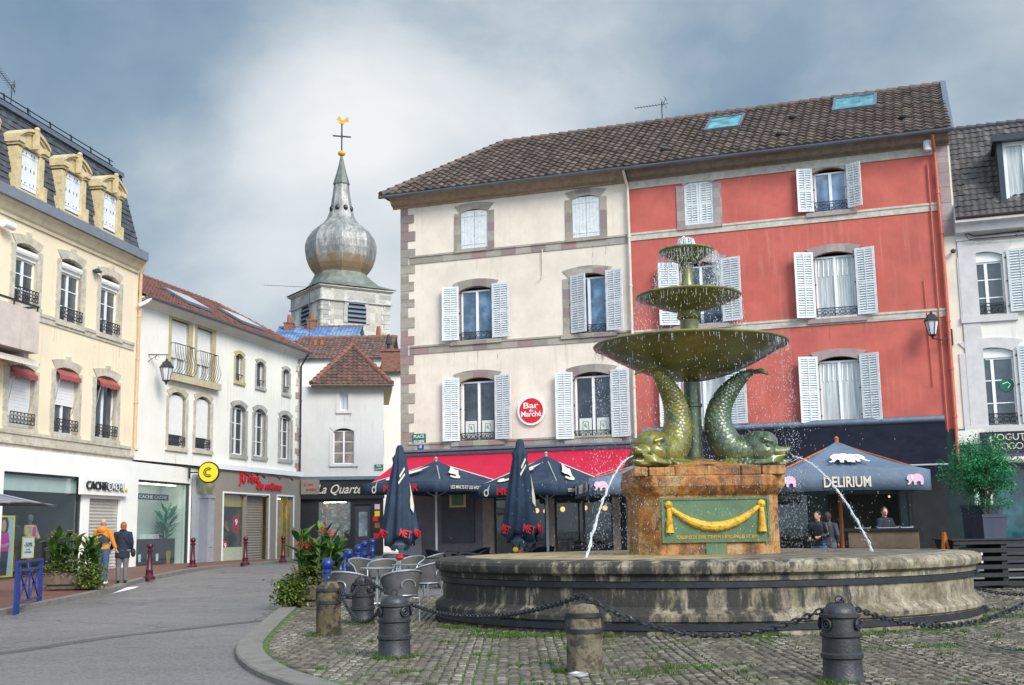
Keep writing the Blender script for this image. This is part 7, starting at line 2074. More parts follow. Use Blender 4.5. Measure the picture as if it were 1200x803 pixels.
q = G(79, 697); canna_trough(q+Vector((0,.3,.12)), .1, 'brown stone trough with tall canna leaves on the brick pavement by the couple', 1.3, .6, .42, 1.02, False, 1)
q = G(367, 714); canna_trough(q+Vector((0,.1,.06)), -.05, 'brown stone trough with red flowering cannas at the corner of the cobbled square', .95, .6, .42, 1.12, True, 2)
# white bag of blossoms beside the left trough
q = G(124, 690)
# dustbin-like blue recycling sack omitted
# grey parasol edge at the far left (stands outside the frame, only its tip is seen)
def parasol_open(p, rz, label, half, hb, ht, mat, pole, val=.28, prints=None, group=None, droop=.05, slant=.0, name='parasol'):
    """square market parasol: canopy with four panels and a hanging valance"""
    t = empty(name, p, rz, label, 'parasol', group)
    n = 10; cn = [(-half, -half), (half, -half), (half, half), (-half, half)]
    mb = MB()
    for s_ in range(4):
        a, b = Vector((*cn[s_], hb)), Vector((*cn[(s_+1) % 4], hb)); vs = []
        for j in range(n+1):
            t_ = j/n
            for k in range(n+1):
                u = k/n; e_ = a.lerp(b, u); e_.z -= droop*-4*u*(1-u)*.6
                q_ = Vector((0,0,ht)).lerp(e_, t_); q_.z -= droop*4*u*(1-u)*math.sin(math.pi*t_)*1.2 + .06*math.sin(math.pi*t_); vs.append(q_)
        mb.add(vs, [(j*(n+1)+k, (j+1)*(n+1)+k, (j+1)*(n+1)+k+1, j*(n+1)+k+1) for j in range(n) for k in range(n)])
    cnp = mb.build('canopy', mat, t, angle=50); cnp.modifiers.new('s', 'SOLIDIFY').thickness = .008
    mb = MB()
    for s_ in range(4):
        a, b = Vector((*cn[s_], hb)), Vector((*cn[(s_+1) % 4], hb)); out = Vector((a.y-b.y, b.x-a.x, 0)).normalized()*-1; vs = []
        for j in range(3):
            for k in range(n+1):
                u = k/n; e_ = a.lerp(b, u); e_.z += droop*4*u*(1-u)*.6
                w_ = .02*math.sin(u*19+s_)*j/2; vs.append(e_-Vector((0,0,val*j/2))+out*w_*-1)
        mb.add(vs, [(j*(n+1)+k, (j+1)*(n+1)+k, (j+1)*(n+1)+k+1, j*(n+1)+k+1) for j in range(2) for k in range(n)])
    v_ = mb.build('valance', mat, cnp, angle=50); v_.modifiers.new('s', 'SOLIDIFY').thickness = .006
    mb = MB()
    for x, y in cn: mb.tube([(0,0,ht-.05), (x*.98, y*.98, hb-.03)], .018, 6)
    for x, y in cn: mb.tube([(0,0,hb-.35), (x*.5, y*.5, (ht+hb)/2-.10)], .014, 6)
    mb.build('rib', m_pole if pole != m_orwood else m_orwood, t)
    MB().tube([(0,0,.05), (0,0,ht+.04)], .035 if pole != m_orwood else .045, 12).build('pole', pole, t)
    MB().lathe([(.035, ht+.03), (.06, ht+.06), (0, ht+.12)], 10).build('finial', pole, t)
    MB().lathe([(.36, 0), (.36, .07), (.1, .1), (.06, .3)], 20).build('base', m_darkmet, t)
    return t, cnp, v_
def on_panel(half, hb, ht, side, u, v, h):
    """point on canopy panel: side 0 front(-y),1 right(+x); u across -1..1, v 0 at eave ..1 top; returns vec raised by h"""
    k = 1-v; x = u*half*k; y = -half*k; z = hb+(ht-hb)*v
    n_ = Vector((0, -(ht-hb), half)).normalized(); p_ = Vector((x, y, z))+n_*h
    return rotz(side*math.pi/2) @ p_
def comet(t, half, hb, ht, side, cu, cv, s_, flip=1):
    mb = MB(); cu_, cv_ = cu, cv; outline = []
    for k in range(17):
        a = R_(60)+R_(280)*k/16; outline.append((cu_+flip*s_*.36*math.cos(a)*-1, cv_+s_*.28*math.sin(a)))
    tail = [(cu_+flip*s_*1.35, cv_+s_*.62), (cu_+flip*s_*.8, cv_+s_*.42), (cu_+flip*s_*1.25, cv_+s_*.40), (cu_+flip*s_*.5, cv_+s_*.12)]
    pts = outline+tail[::1]
    # ring with a tail: strip between outer outline and inner ellipse
    inner = [(cu_+flip*s_*.17*math.cos(R_(60)+R_(280)*k/16)*-1, cv_+s_*.11*math.sin(R_(60)+R_(280)*k/16)) for k in range(17)]
    vs = [on_panel(half, hb, ht, side, u, v, .012+.0) for u, v in outline]+[on_panel(half, hb, ht, side, u, v, .012) for u, v in inner]
    mb.add(vs, [(k, k+1, 17+k+1, 17+k) for k in range(16)])
    a0 = outline[0]; tl = [outline[16], outline[0], inner[0], inner[16], (cu_+flip*s_*.7, cv_+s_*.55), (cu_+flip*s_*1.5, cv_+s_*.75), (cu_+flip*s_*.95, cv_+s_*.45), (cu_+flip*s_*1.2, cv_+s_*.42), (cu_+flip*s_*.5, cv_+s_*.12)]
    o_ = [(cu_-flip*s_*.05, cv_+s_*.28), (cu_+flip*s_*.7, cv_+s_*.60), (cu_+flip*s_*1.5, cv_+s_*.78), (cu_+flip*s_*.95, cv_+s_*.46), (cu_+flip*s_*1.2, cv_+s_*.44), (cu_+flip*s_*.34, cv_-s_*.02), (cu_+flip*s_*.15, cv_+s_*.12)]
    mb.add([on_panel(half, hb, ht, side, u, v, .014) for u, v in o_], [tuple(range(len(o_)))])
    q = mb.build('printed_comet', m_logo, t, smooth=False); q.modifiers.new('s', 'SOLIDIFY').thickness = .004
    return q
def small_comet(par, x, y, z, s_, rr=None):
    n = 14; mb = MB(); mb.tube([(x+s_*.5*math.cos(2*math.pi*k/n), y, z+s_*.6*math.sin(2*math.pi*k/n)) for k in range(n)], s_*.16, 5, closed=True, flat=.2)
    mb.prism([(x+s_*.2, z+s_*.55), (x+s_*.55, z+s_*.2), (x+s_*.9, z+s_*1.6)], y-.004, y+.002)
    q = mb.build('printed_comet', m_logo, par, smooth=False); return q
def elephant(par, x, z, s_, y, mat=None, onp=None):
    """plump elephant silhouette in profile, facing left"""
    out = [(-1.0,.05),(-.98,.35),(-.78,.62),(-.45,.66),(-.2,.60),(.15,.72),(.55,.66),(.85,.42),(.97,.1),(.95,-.3),(.88,-.62),(.62,-.62),(.60,-.25),(.35,-.18),(.12,-.3),(.10,-.62),(-.16,-.62),(-.2,-.25),(-.4,-.15),(-.55,-.45),(-.8,-.62),(-.98,-.5),(-.88,-.42),(-.74,-.3),(-.82,-.05)]
    mb = MB()
    if onp is None: mb.prism([(x+a*s_, z+b*s_) for a, b in out], y-.006, y)
    else: mb.add([onp(a, b, .014) for a, b in out], [tuple(range(len(out)))])
    q = mb.build('printed_elephant', mat or m_pink, par, smooth=False)
    if onp: q.modifiers.new('s', 'SOLIDIFY').thickness = .005
    mb = MB(); ear = [(-.55,.45),(-.25,.5),(-.12,.2),(-.3,-.05),(-.5,.1)]
    if onp is None: mb.prism([(x+a*s_, z+b*s_) for a, b in ear], y-.009, y-.0061)
    else: mb.add([onp(a, b, .024) for a, b in ear], [tuple(range(5))])
    mb.build('printed_ear', m_pinkw if mat != m_pinkw else m_pink, q, smooth=False)
    return q
def meteor(p, rz, label, half, hb, ht, front='METEOR'):
    t, cn, vl = parasol_open(p, rz, label, half, hb, ht, m_navy, m_pole, group='navy brewery parasols over the bar terrace')
    comet(t, half, hb, ht, 0, -.5, .30, .55); comet(t, half, hb, ht, 1, -.45, .30, .55)
    text('METEOR', half*.85, .20, (half*.05, -half-.03, hb-.12), t, m_redprint, ext=.004, offset=.012); small_comet(t, -half*.62, -half-.03, hb-.15, .14)
    R90 = rotz(math.pi/2) @ Matrix.Rotation(math.pi/2, 3, 'X')
    text('LES MALTS ET LES HOUBLONS DEPUIS 1640', half*1.5, .09, (half+.03, 0, hb-.14), t, m_logo, ext=.004, rot=R90, offset=.004)
    return t
# three open navy parasols; rotated so one corner faces the viewer
def spot(px_apex, py_apex, Y, edge_px0, edge_px1, rz):
    a = aty(px_apex, py_apex, Y); ext = (edge_px1-edge_px0)/CF*Y/2
    half = ext/(abs(math.cos(rz))+abs(math.sin(rz))); return a, half
a, hf = spot(511, 540, 33.5, 425.5, 600, R_(-38)); gg = gz(0, 33.5)+.065
zc_ = aty(480, 578, 32).z
meteor(Vector((a.x, 33.5, gg)), R_(-38), 'open navy parasol nearest the street corner, between the two closed ones', hf, zc_-gg+.28, a.z-gg)
a, hf = spot(640, 534, 33.0, 552, 728, R_(-38))
meteor(Vector((a.x, 33.0, gg)), R_(-38), 'open navy parasol behind the closed parasol left of the pedestal', hf, aty(600, 582, 31.5).z-gg+.28, a.z-gg)
# grey blue pub parasols
def delirium(p, rz, label, half, hb, ht):
    t, cn, vl = parasol_open(p, rz, label, half, hb, ht, m_greyfab, m_orwood, val=.42, group='blue grey pub parasols with elephants')
    for sd, R in ((0, Matrix.Identity(3)), (3, rotz(-math.pi/2))):
        def onp(a, b, h, sd=sd): return on_panel(half, hb, ht, sd, a*.25-.08, .38+b*.22, h+.01)
        def onp2(a, b, h, sd=sd): return on_panel(half, hb, ht, sd, -a*.22+.20, .37+b*.19, h+.02)
        elephant(t, 0, 0, 1, 0, m_pinkw, onp); elephant(t, 0, 0, 1, 0, m_pinkw, onp2)
        rr = R @ Matrix.Rotation(math.pi/2, 3, 'X'); text('DELIRIUM', half*.60, .22, R @ Vector((-half*.06, -half-.035, hb-.22)), t, m_logo, rot=rr, ext=.006, offset=.02)
        for sx in (-.82, .80):
            q = elephant(t, 0, 0, 1, 0, m_pink, (lambda a, b, h, sx=sx, R=R: R @ Vector((half*sx+a*.17, -half-.02-h, hb-.20+b*.17))))
    return t
a = aty(992, 517, 26.0); g2 = gz(0, 26)+.065
ed0, ed1 = 914, 1095
half = (ed1-ed0)/CF*24.6/2
delirium(Vector((a.x-.22, 26.0, g2)), R_(-6), 'open blue grey parasol with pink elephants reading DELIRIUM right of the fountain', half*.98, aty(1000, 552, 24.4).z-g2+.0, a.z-g2)
a = aty(752, 541, 30.0); 
delirium(Vector((a.x, 30.0, gz(0, 30)+.065)), R_(3), 'open blue grey parasol with pink elephants half hidden behind the pedestal', 74/CF*28.4*1.0, aty(700, 560, 28.4).z-gz(0,30)-.065, a.z-gz(0, 30)-.065)
# closed parasols
def parasol_closed(p, label, h, w, bottom, seed, group='closed navy parasols'):
    random.seed(seed); t = empty('parasol', p, 0, label, 'parasol', group)
    MB().tube([(0,0,.03), (0,0,h-.05)], .03, 12).build('pole', m_pole, t)
    MB().lathe([(.34, 0), (.34, .07), (.1, .1), (.05, .3)], 20).build('base', m_darkmet, t)
    n = 72; prof = [(.05, h), (.09, h-.08), (.10, h-.20), (.165, h-.30), (.145, h-.40), (w*.55, h-.75), (w*.72, h-1.2), (w*.88, h-1.7), (w, bottom+.25), (w*.97, bottom+.10)]
    mb = MB(); ph = random.uniform(0, 6)
    for i, (r, z) in enumerate(prof):
        for k in range(n):
            a = 2*math.pi*k/n; fold = (math.sin(a*8+ph+.6*math.sin(z*2))*.12+math.sin(a*5+ph*2)*.07)*min(1, i/3)
            rr = r*(1+fold*(.4+i/9)); zz = z+(.10*math.sin(a*4+ph) if i == len(prof)-1 else (.04*math.sin(a*4+ph) if i == len(prof)-2 else 0))
            mb.v.append((rr*math.cos(a), rr*math.sin(a), zz))
    for i in range(len(prof)-1):
        for k in range(n): mb.f.append((i*n+k, (i+1)*n+k, (i+1)*n+(k+1) % n, i*n+(k+1) % n))
    mb.f.append(tuple(range(n)))
    cn = mb.build('canopy', m_navy, t, angle=60); cn.modifiers.new('s', 'SOLIDIFY').thickness = .01
    # inner folds peeping out below
    mb = MB()
    for k in range(8):
        a = k*math.pi/4+.2; c_ = Vector((math.cos(a), math.sin(a), 0))*w*.55; s_ = Vector((-math.sin(a), math.cos(a), 0))
        vs = [c_+s_*-.12+Vector((0,0,bottom+.2)), c_+s_*.12+Vector((0,0,bottom+.2)), c_*1.25+s_*.15+Vector((0,0,bottom+.02)), c_*.8+Vector((0,0,bottom-.12)), c_*1.2+s_*-.14+Vector((0,0,bottom+.03))]
        mb.add(vs, [(0,1,2,3,4)])
    o = mb.build('folded_lining', m_greyfab, cn, smooth=False); o.modifiers.new('s', 'SOLIDIFY').thickness = .008
    def surf(a, z, out=.02):
        for (r0, z0), (r1, z1_) in zip(prof, prof[1:]):
            if z1_ <= z <= z0: r = r1+(r0-r1)*(z-z1_)/(z0-z1_); return Vector((math.cos(a)*r*1.14, math.sin(a)*r*1.14, z))
        return Vector((0,0,z))
    for ac in (-R_(140), -R_(68), -R_(20)):     # strap of red letters wrapped on the folds
        q = surf(ac, bottom+.28); nn = Vector((math.cos(ac), math.sin(ac), 0)); ang_ = math.atan2(nn.y, nn.x)+math.pi/2
        rr = rotz(ang_) @ Matrix.Rotation(R_(16), 3, 'Y') @ Matrix.Rotation(math.pi/2-.12, 3, 'X') if True else None
        text('MET', w*.75, .17, q+nn*.02, cn, m_redprint, rot=rr, ext=.012, offset=.012)
    ac = -R_(35); q = surf(ac, bottom+1.0); nn = Vector((math.cos(ac), math.sin(ac), 0)); s_ = Vector((-nn.y, nn.x, 0))
    mb = MB(); P = lambda u, z_: surf(ac+u, bottom+z_)*1.0+Vector((math.cos(ac+u), math.sin(ac+u), 0))*.02
    mb.add([P(-.15, .85), P(.1, .75), P(.25, .9), P(.2, 1.1), P(.08, 1.45), P(.0, 1.15), P(-.12, 1.05)], [tuple(range(7))])
    mb.add([P(-.9, 1.6), P(-.85, 1.55), P(-.3, 1.75), P(-.35, 1.8)], [(0,1,2,3)]).add([P(-1.0, 1.45), P(-.95, 1.40), P(-.35, 1.62), P(-.38, 1.66)], [(0,1,2,3)])
    mb.build('printed_comet', m_logo, cn, smooth=False)
    MB().sphere((0,0,bottom-.25), (.10, .10, .07), 10, 8).build('crank', m_redprint, t)
    return t
for (px, top, bot, gy, Y, wpx, lb, sd) in ((465.5, 522, 640, 0, 27.5, 37, 'closed navy parasol on the left, beside the blue posts', 3), (606, 515, 636, 0, 25.5, 38, 'closed navy parasol in front of the red awning, left of the pedestal', 9)):
    a = aty(px, top, Y); g_ = gz(0, Y)+.065; b_ = aty(px, bot, Y)
    parasol_closed(Vector((a.x+.06, Y, g_)), lb, a.z-g_, wpx/CF*Y*.52, b_.z-g_, sd)
mb = MB(); q = aty(606, 648, 25.4)      # little coloured pinwheel toy on the pole
t = empty('pinwheel', q, 0, 'small red yellow and green toy tied to the pole of the closed parasol', 'toy')
for k, m_ in enumerate((m_redsign, m_ylw, m_sign_g)):
    a = k*2.1; MB().sphere((.06*math.cos(a), -.05, .08*math.sin(a)+.0), (.06, .03, .06), 10, 6).build('petal', m_, t)

# ================================================================== TERRACE FURNITURE
def arm_chair(label, dark=False, group='armchairs on the fountain terrace'):
    t = empty('armchair', (0,0,0), 0, label, 'chair', group)
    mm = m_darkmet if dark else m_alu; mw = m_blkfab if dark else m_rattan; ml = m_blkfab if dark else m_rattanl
    for x, y in ((-.24, -.2), (.24, -.2), (-.23, .24), (.23, .24)): MB().tube([(x, y, 0), (x*1.02, y, .42)], .014, 8).build('leg', mm, t)
    MB().lathe([(0, .40), (.25, .40), (.27, .42), (.25, .445), (0, .45)], 24).build('seat', m_darkmet, t)
    def arc(r, z, n=17, a0=-R_(25), a1=R_(205), k=1.0): return [(r*math.cos(a0+(a1-a0)*i/(n-1)), -r*k*math.sin(a0+(a1-a0)*i/(n-1))*1.0, z(i/(n-1)) if callable(z) else z) for i in range(n)]
    topz = lambda u: .66+.17*math.sin(math.pi*u)**.8
    A = arc(.33, topz); Bt = arc(.27, lambda u: .43)
    mb = MB(); vs = []
    for o_ in (0, .012):
        for p, q in zip(A, Bt): vs += [(p[0]*(1-o_), p[1]*(1-o_), p[2]), (q[0]*(1-o_), q[1]*(1-o_), q[2])]
    n = len(A); mb.add(vs[:2*n], [(2*i, 2*i+1, 2*i+3, 2*i+2) for i in range(n-1)]); mb.build('backrest', mw, t)
    mb = MB(); vs = [(v_[0]*.96, v_[1]*.96, v_[2]) for v_ in vs[:2*n]]; mb.add(vs, [(2*i, 2*i+2, 2*i+3, 2*i+1) for i in range(n-1)]); mb.build('lining', ml, t)
    mb = MB().tube(A, .017, 8).tube(arc(.275, .43), .012, 6); mb.tube([A[0], (.26, .26, .42)], .014, 6); mb.tube([A[-1], (-.26, .26, .42)], .014, 6)
    mb.build('frame', mm, t)
    mb = MB(); rr = [(.335*math.cos(a)*.36+0, -.315, .60+.085*math.sin(a)) for a in [R_(-20)+R_(220)*i/12 for i in range(13)]]; mb.tube(rr, .010, 6); mb.build('handle', mm, t)
    return t
ch0 = arm_chair('grey woven armchair nearest the ringed iron bollard, its back to the road')
def put(proto, p, rz, label, group=None, first=[True]):
    o = copy_tree(proto) if proto.get('used') else proto; proto['used'] = 1
    if 'used' in o and o is not proto: del o['used']
    o.location = p; o.rotation_euler = (0, 0, rz); o['label'] = label
    if group: o['group'] = group
    return o
def gp(px, py): q = G(px, py); q.z += .055; return q
spots_ = [((412, 735), R_(-30), 'grey woven armchair just right of the flower trough, behind the rust stained bollard'), ((470, 733), R_(28), 'grey woven armchair with pale lining, in front of the others by the chain'),
          ((500, 712), R_(60), 'grey woven armchair touching the left end of the basin'), ((448, 703), R_(170), 'grey woven armchair on the far side of the front table'),
          ((425, 700), R_(215), 'grey woven armchair beside the blue posts'), ((482, 696), R_(150), 'grey woven armchair between the two terrace tables'), ((463, 689), R_(-10), 'grey woven armchair at the foot of the left closed parasol'), ((505, 690), R_(80), 'grey woven armchair behind the left end of the basin rim')]
for (px, py), rz, lb in spots_: put(ch0, gp(px, py), rz, lb)
def table(label, dark=False):
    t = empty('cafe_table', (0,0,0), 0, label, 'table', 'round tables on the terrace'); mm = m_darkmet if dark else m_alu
    MB().lathe([(0, .725), (.33, .725), (.35, .735), (.35, .75), (.33, .755), (0, .752)], 36).build('tabletop', mm, t)
    MB().tube([(0,0,.02), (0,0,.725)], .028, 10).build('pedestal', mm, t)
    mb = MB()
    for k in range(4): a = k*math.pi/2+.4; mb.tube([(0,0,.06), (.27*math.cos(a), .27*math.sin(a), .015)], .02, 6)
    mb.build('base', mm, t); return t
tb0 = table('')
for (px, py), lb in (((442, 714), 'round aluminium table in the middle of the front group of armchairs'), ((478, 706), 'round aluminium table near the left end of the basin'), ((452, 694), 'round aluminium table beside the left closed parasol')): put(tb0, gp(px, py), 0, lb)
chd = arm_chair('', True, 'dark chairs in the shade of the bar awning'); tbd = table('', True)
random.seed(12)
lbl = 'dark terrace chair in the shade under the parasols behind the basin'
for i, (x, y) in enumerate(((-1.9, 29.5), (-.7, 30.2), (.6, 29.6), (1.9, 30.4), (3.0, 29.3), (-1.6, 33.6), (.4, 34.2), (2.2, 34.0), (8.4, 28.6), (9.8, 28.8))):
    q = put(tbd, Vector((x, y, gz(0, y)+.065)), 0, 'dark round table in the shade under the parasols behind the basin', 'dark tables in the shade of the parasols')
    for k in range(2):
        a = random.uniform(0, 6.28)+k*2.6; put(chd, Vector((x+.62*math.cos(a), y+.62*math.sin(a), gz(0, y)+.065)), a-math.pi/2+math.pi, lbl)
# blackboard by the bar wall
q = BC.wpt(1.0, -1.3, .37); t = empty('menu_board', q, BC.ang+.4, 'dark folding blackboard standing before the grey bar wall', 'menu board')
MB().add([(-.35,0,0),(.35,0,0),(.3,.12,1.15),(-.3,.12,1.15),(-.35,.03,0),(.35,.03,0),(.3,.15,1.15),(-.3,.15,1.15)], [(0,1,2,3),(7,6,5,4),(0,4,5,1),(1,5,6,2),(2,6,7,3),(3,7,4,0)]).build('board', m_charc, t, smooth=False)
MB().add([(-.33,.6,0),(.33,.6,0),(.3,.16,1.12),(-.3,.16,1.12),(-.33,.63,0),(.33,.63,0),(.3,.19,1.12),(-.3,.19,1.12)], [(0,1,2,3),(7,6,5,4),(0,4,5,1),(1,5,6,2),(2,6,7,3),(3,7,4,0)]).build('rear_leg', m_black, t, smooth=False)
# pallet wall of the neighbouring terrace, with box trees on top
DY = 26.3; dx0 = aty(1119, 660, DY).x; dzt = aty(1160, 633, DY).z; dg = gz(0, DY)+.05
t = empty('pallet_wall', (dx0, DY, dg), 0, 'low dark wall of stacked wooden pallets at the right edge', 'pallet wall'); H_ = dzt-dg
mb = MB(); nS = 6
for i in range(nS+1): z = H_*i/nS; mb.box(0, 7.5, -.015, .03, max(0, z-.09), z) if i else None
for i in range(nS+1):
    z = H_*i/nS
    if i: mb.box(0, 7.5, 1.1, 1.15, z-.09, z)
mb.build('slat', m_deck, t, smooth=False); C.objects['slat']['kind'] = 'stuff'
for x in (0, 1.05, 2.2, 3.3, 4.4, 5.5, 6.6): MB().box(x, x+.12, .031, 1.09, 0, H_-.001).build('post', m_deck, t, smooth=False)
MB().box(-.05, 7.6, -.05, 1.2, H_, H_+.03).build('top_board', m_deck, t, smooth=False)
def box_tree(p, w, h, crown, label, seed):
    random.seed(seed); t = empty('potted_tree', p, .12*seed, label, 'tree')
    mb = MB().add([(-w*.45,-w*.45,0),(w*.45,-w*.45,0),(w*.45,w*.45,0),(-w*.45,w*.45,0),(-w*.5,-w*.5,h),(w*.5,-w*.5,h),(w*.5,w*.5,h),(-w*.5,w*.5,h)], [(0,3,2,1),(0,1,5,4),(1,2,6,5),(2,3,7,6),(3,0,4,7)])
    mb.box(-w*.52, w*.52, -w*.52, -w*.46, h-.06, h+.01).box(-w*.52, w*.52, w*.46, w*.52, h-.06, h+.01).box(-w*.52, -w*.46, -w*.46, w*.46, h-.06, h+.01).box(w*.46, w*.52, -w*.46, w*.46, h-.06, h+.01)
    mb.build('planter', m_planter, t, smooth=False); MB().box(-w*.45, w*.45, -w*.45, w*.45, h-.1, h-.05).build('soil', m_soil, t, smooth=False)
    tk = MB(); lv = MB(); cr, cz_ = crown; anchors = []
    for i in range(7):
        a = random.uniform(0, 6.28); r0_ = random.uniform(0, .06); top = Vector((cr*.75*math.cos(a)*random.random(), cr*.75*math.sin(a)*random.random(), cz_+random.uniform(-.35, .5)*cr))
        mid = Vector((r0_*math.cos(a)*2, r0_*math.sin(a)*2, h+.35)); tk.tube([(r0_*math.cos(a), r0_*math.sin(a), h-.05), mid, (mid+top)/2+Vector((random.uniform(-.08,.08), 0, 0)), top], [.022, .018, .013, .006], 6)
        anchors.append(top)
    tk.build('trunk', m_bark, t)
    for i in range(150):       # clumps of leaves with gaps between
        a = random.uniform(0, 6.28); el = math.asin(random.uniform(-1, 1)); rr = cr*random.uniform(.35, 1.0)*(1+.18*math.sin(3*a+seed)+.12*math.sin(5*el+seed))
        c_ = Vector((rr*math.cos(a)*math.cos(el), rr*math.sin(a)*math.cos(el), cz_+rr*.98*math.sin(el)))
        for k in range(42):
            q_ = c_+Vector((random.gauss(0,.075), random.gauss(0,.075), random.gauss(0,.07))); leaf(lv, q_, random.uniform(0,6.28), random.uniform(-.6, 1.0), random.uniform(.05, .10), .42, .5, 2)
    lv.build('crown', m_tree, t); return t
q1_ = aty(1160, 632, DY+.45); pw = 33/CF*(DY+.3)
bh = aty(1160, 605, DY+.45).z-dzt
ccz = aty(1145, 556, DY+.6).z-dzt-.03
box_tree(Vector((q1_.x, DY+.45, dzt+.03)), pw*.92, bh, (.80, ccz+.02), 'bushy box tree in the front slate blue planter on the pallet wall', 1)
q2_ = aty(1150, 600, DY+1.4)
box_tree(Vector((q2_.x-.08, DY+1.15, dzt-.25)), pw, bh+.5, (.78, ccz+.40), 'bushy box tree in the rear planter behind the first one', 4)
q = aty(1118, 650, DY+.3); t = empty('easel', (q.x-.3, DY+.1, dg), .3, 'narrow orange wooden easel leaning beside the pallet wall', 'easel')
MB().bar((-.1, 0, 0), (.12, .1, 1.25), .06).bar((.3, 0, 0), (.14, .1, 1.25), .05).build('frame', m_orwood, t, smooth=False); MB().bar((0, .02, .5), (.24, .02, .5), .04).build('rung', m_orwood, t, smooth=False)
# counter and crates under the pub parasol
CY = 30.6; cg = gz(0, CY)+.065
t = empty('counter', (aty(1035, 620, CY).x, CY, cg), BR.ang, 'pale wooden serving counter under the pub parasol', 'counter')
zt = aty(1035, 619, CY).z-cg
MB().box(-.85, .85, -.3, .3, 0, zt-.06).build('cabinet', pm('tan_board', (.20, .14, .09), .7, .15, 3, .1, 20), t, smooth=False); MB().box(-.95, .95, -.36, .36, zt-.06, zt).build('worktop', m_deck, t, smooth=False)
for i, (x, s_) in enumerate(((-.5, .12), (.1, .16), (.55, .1))):
    tt = empty('tray', (t.location + BR.d*x + Vector((0,0,zt))), BR.ang+.2*i, ('small metal tray at the left of the serving counter', 'larger metal tray in the middle of the serving counter', 'narrow metal tray at the right of the serving counter')[i], 'tray')
    MB().box(-s_*1.6, s_*1.6, -s_, s_, 0, .02).build('plate', m_pole, tt, smooth=False); MB().box(-s_*1.6, -s_*1.6+.01, -s_, s_, .02, .05).box(s_*1.6-.01, s_*1.6, -s_, s_, .02, .05).build('edge', m_pole, tt, smooth=False)

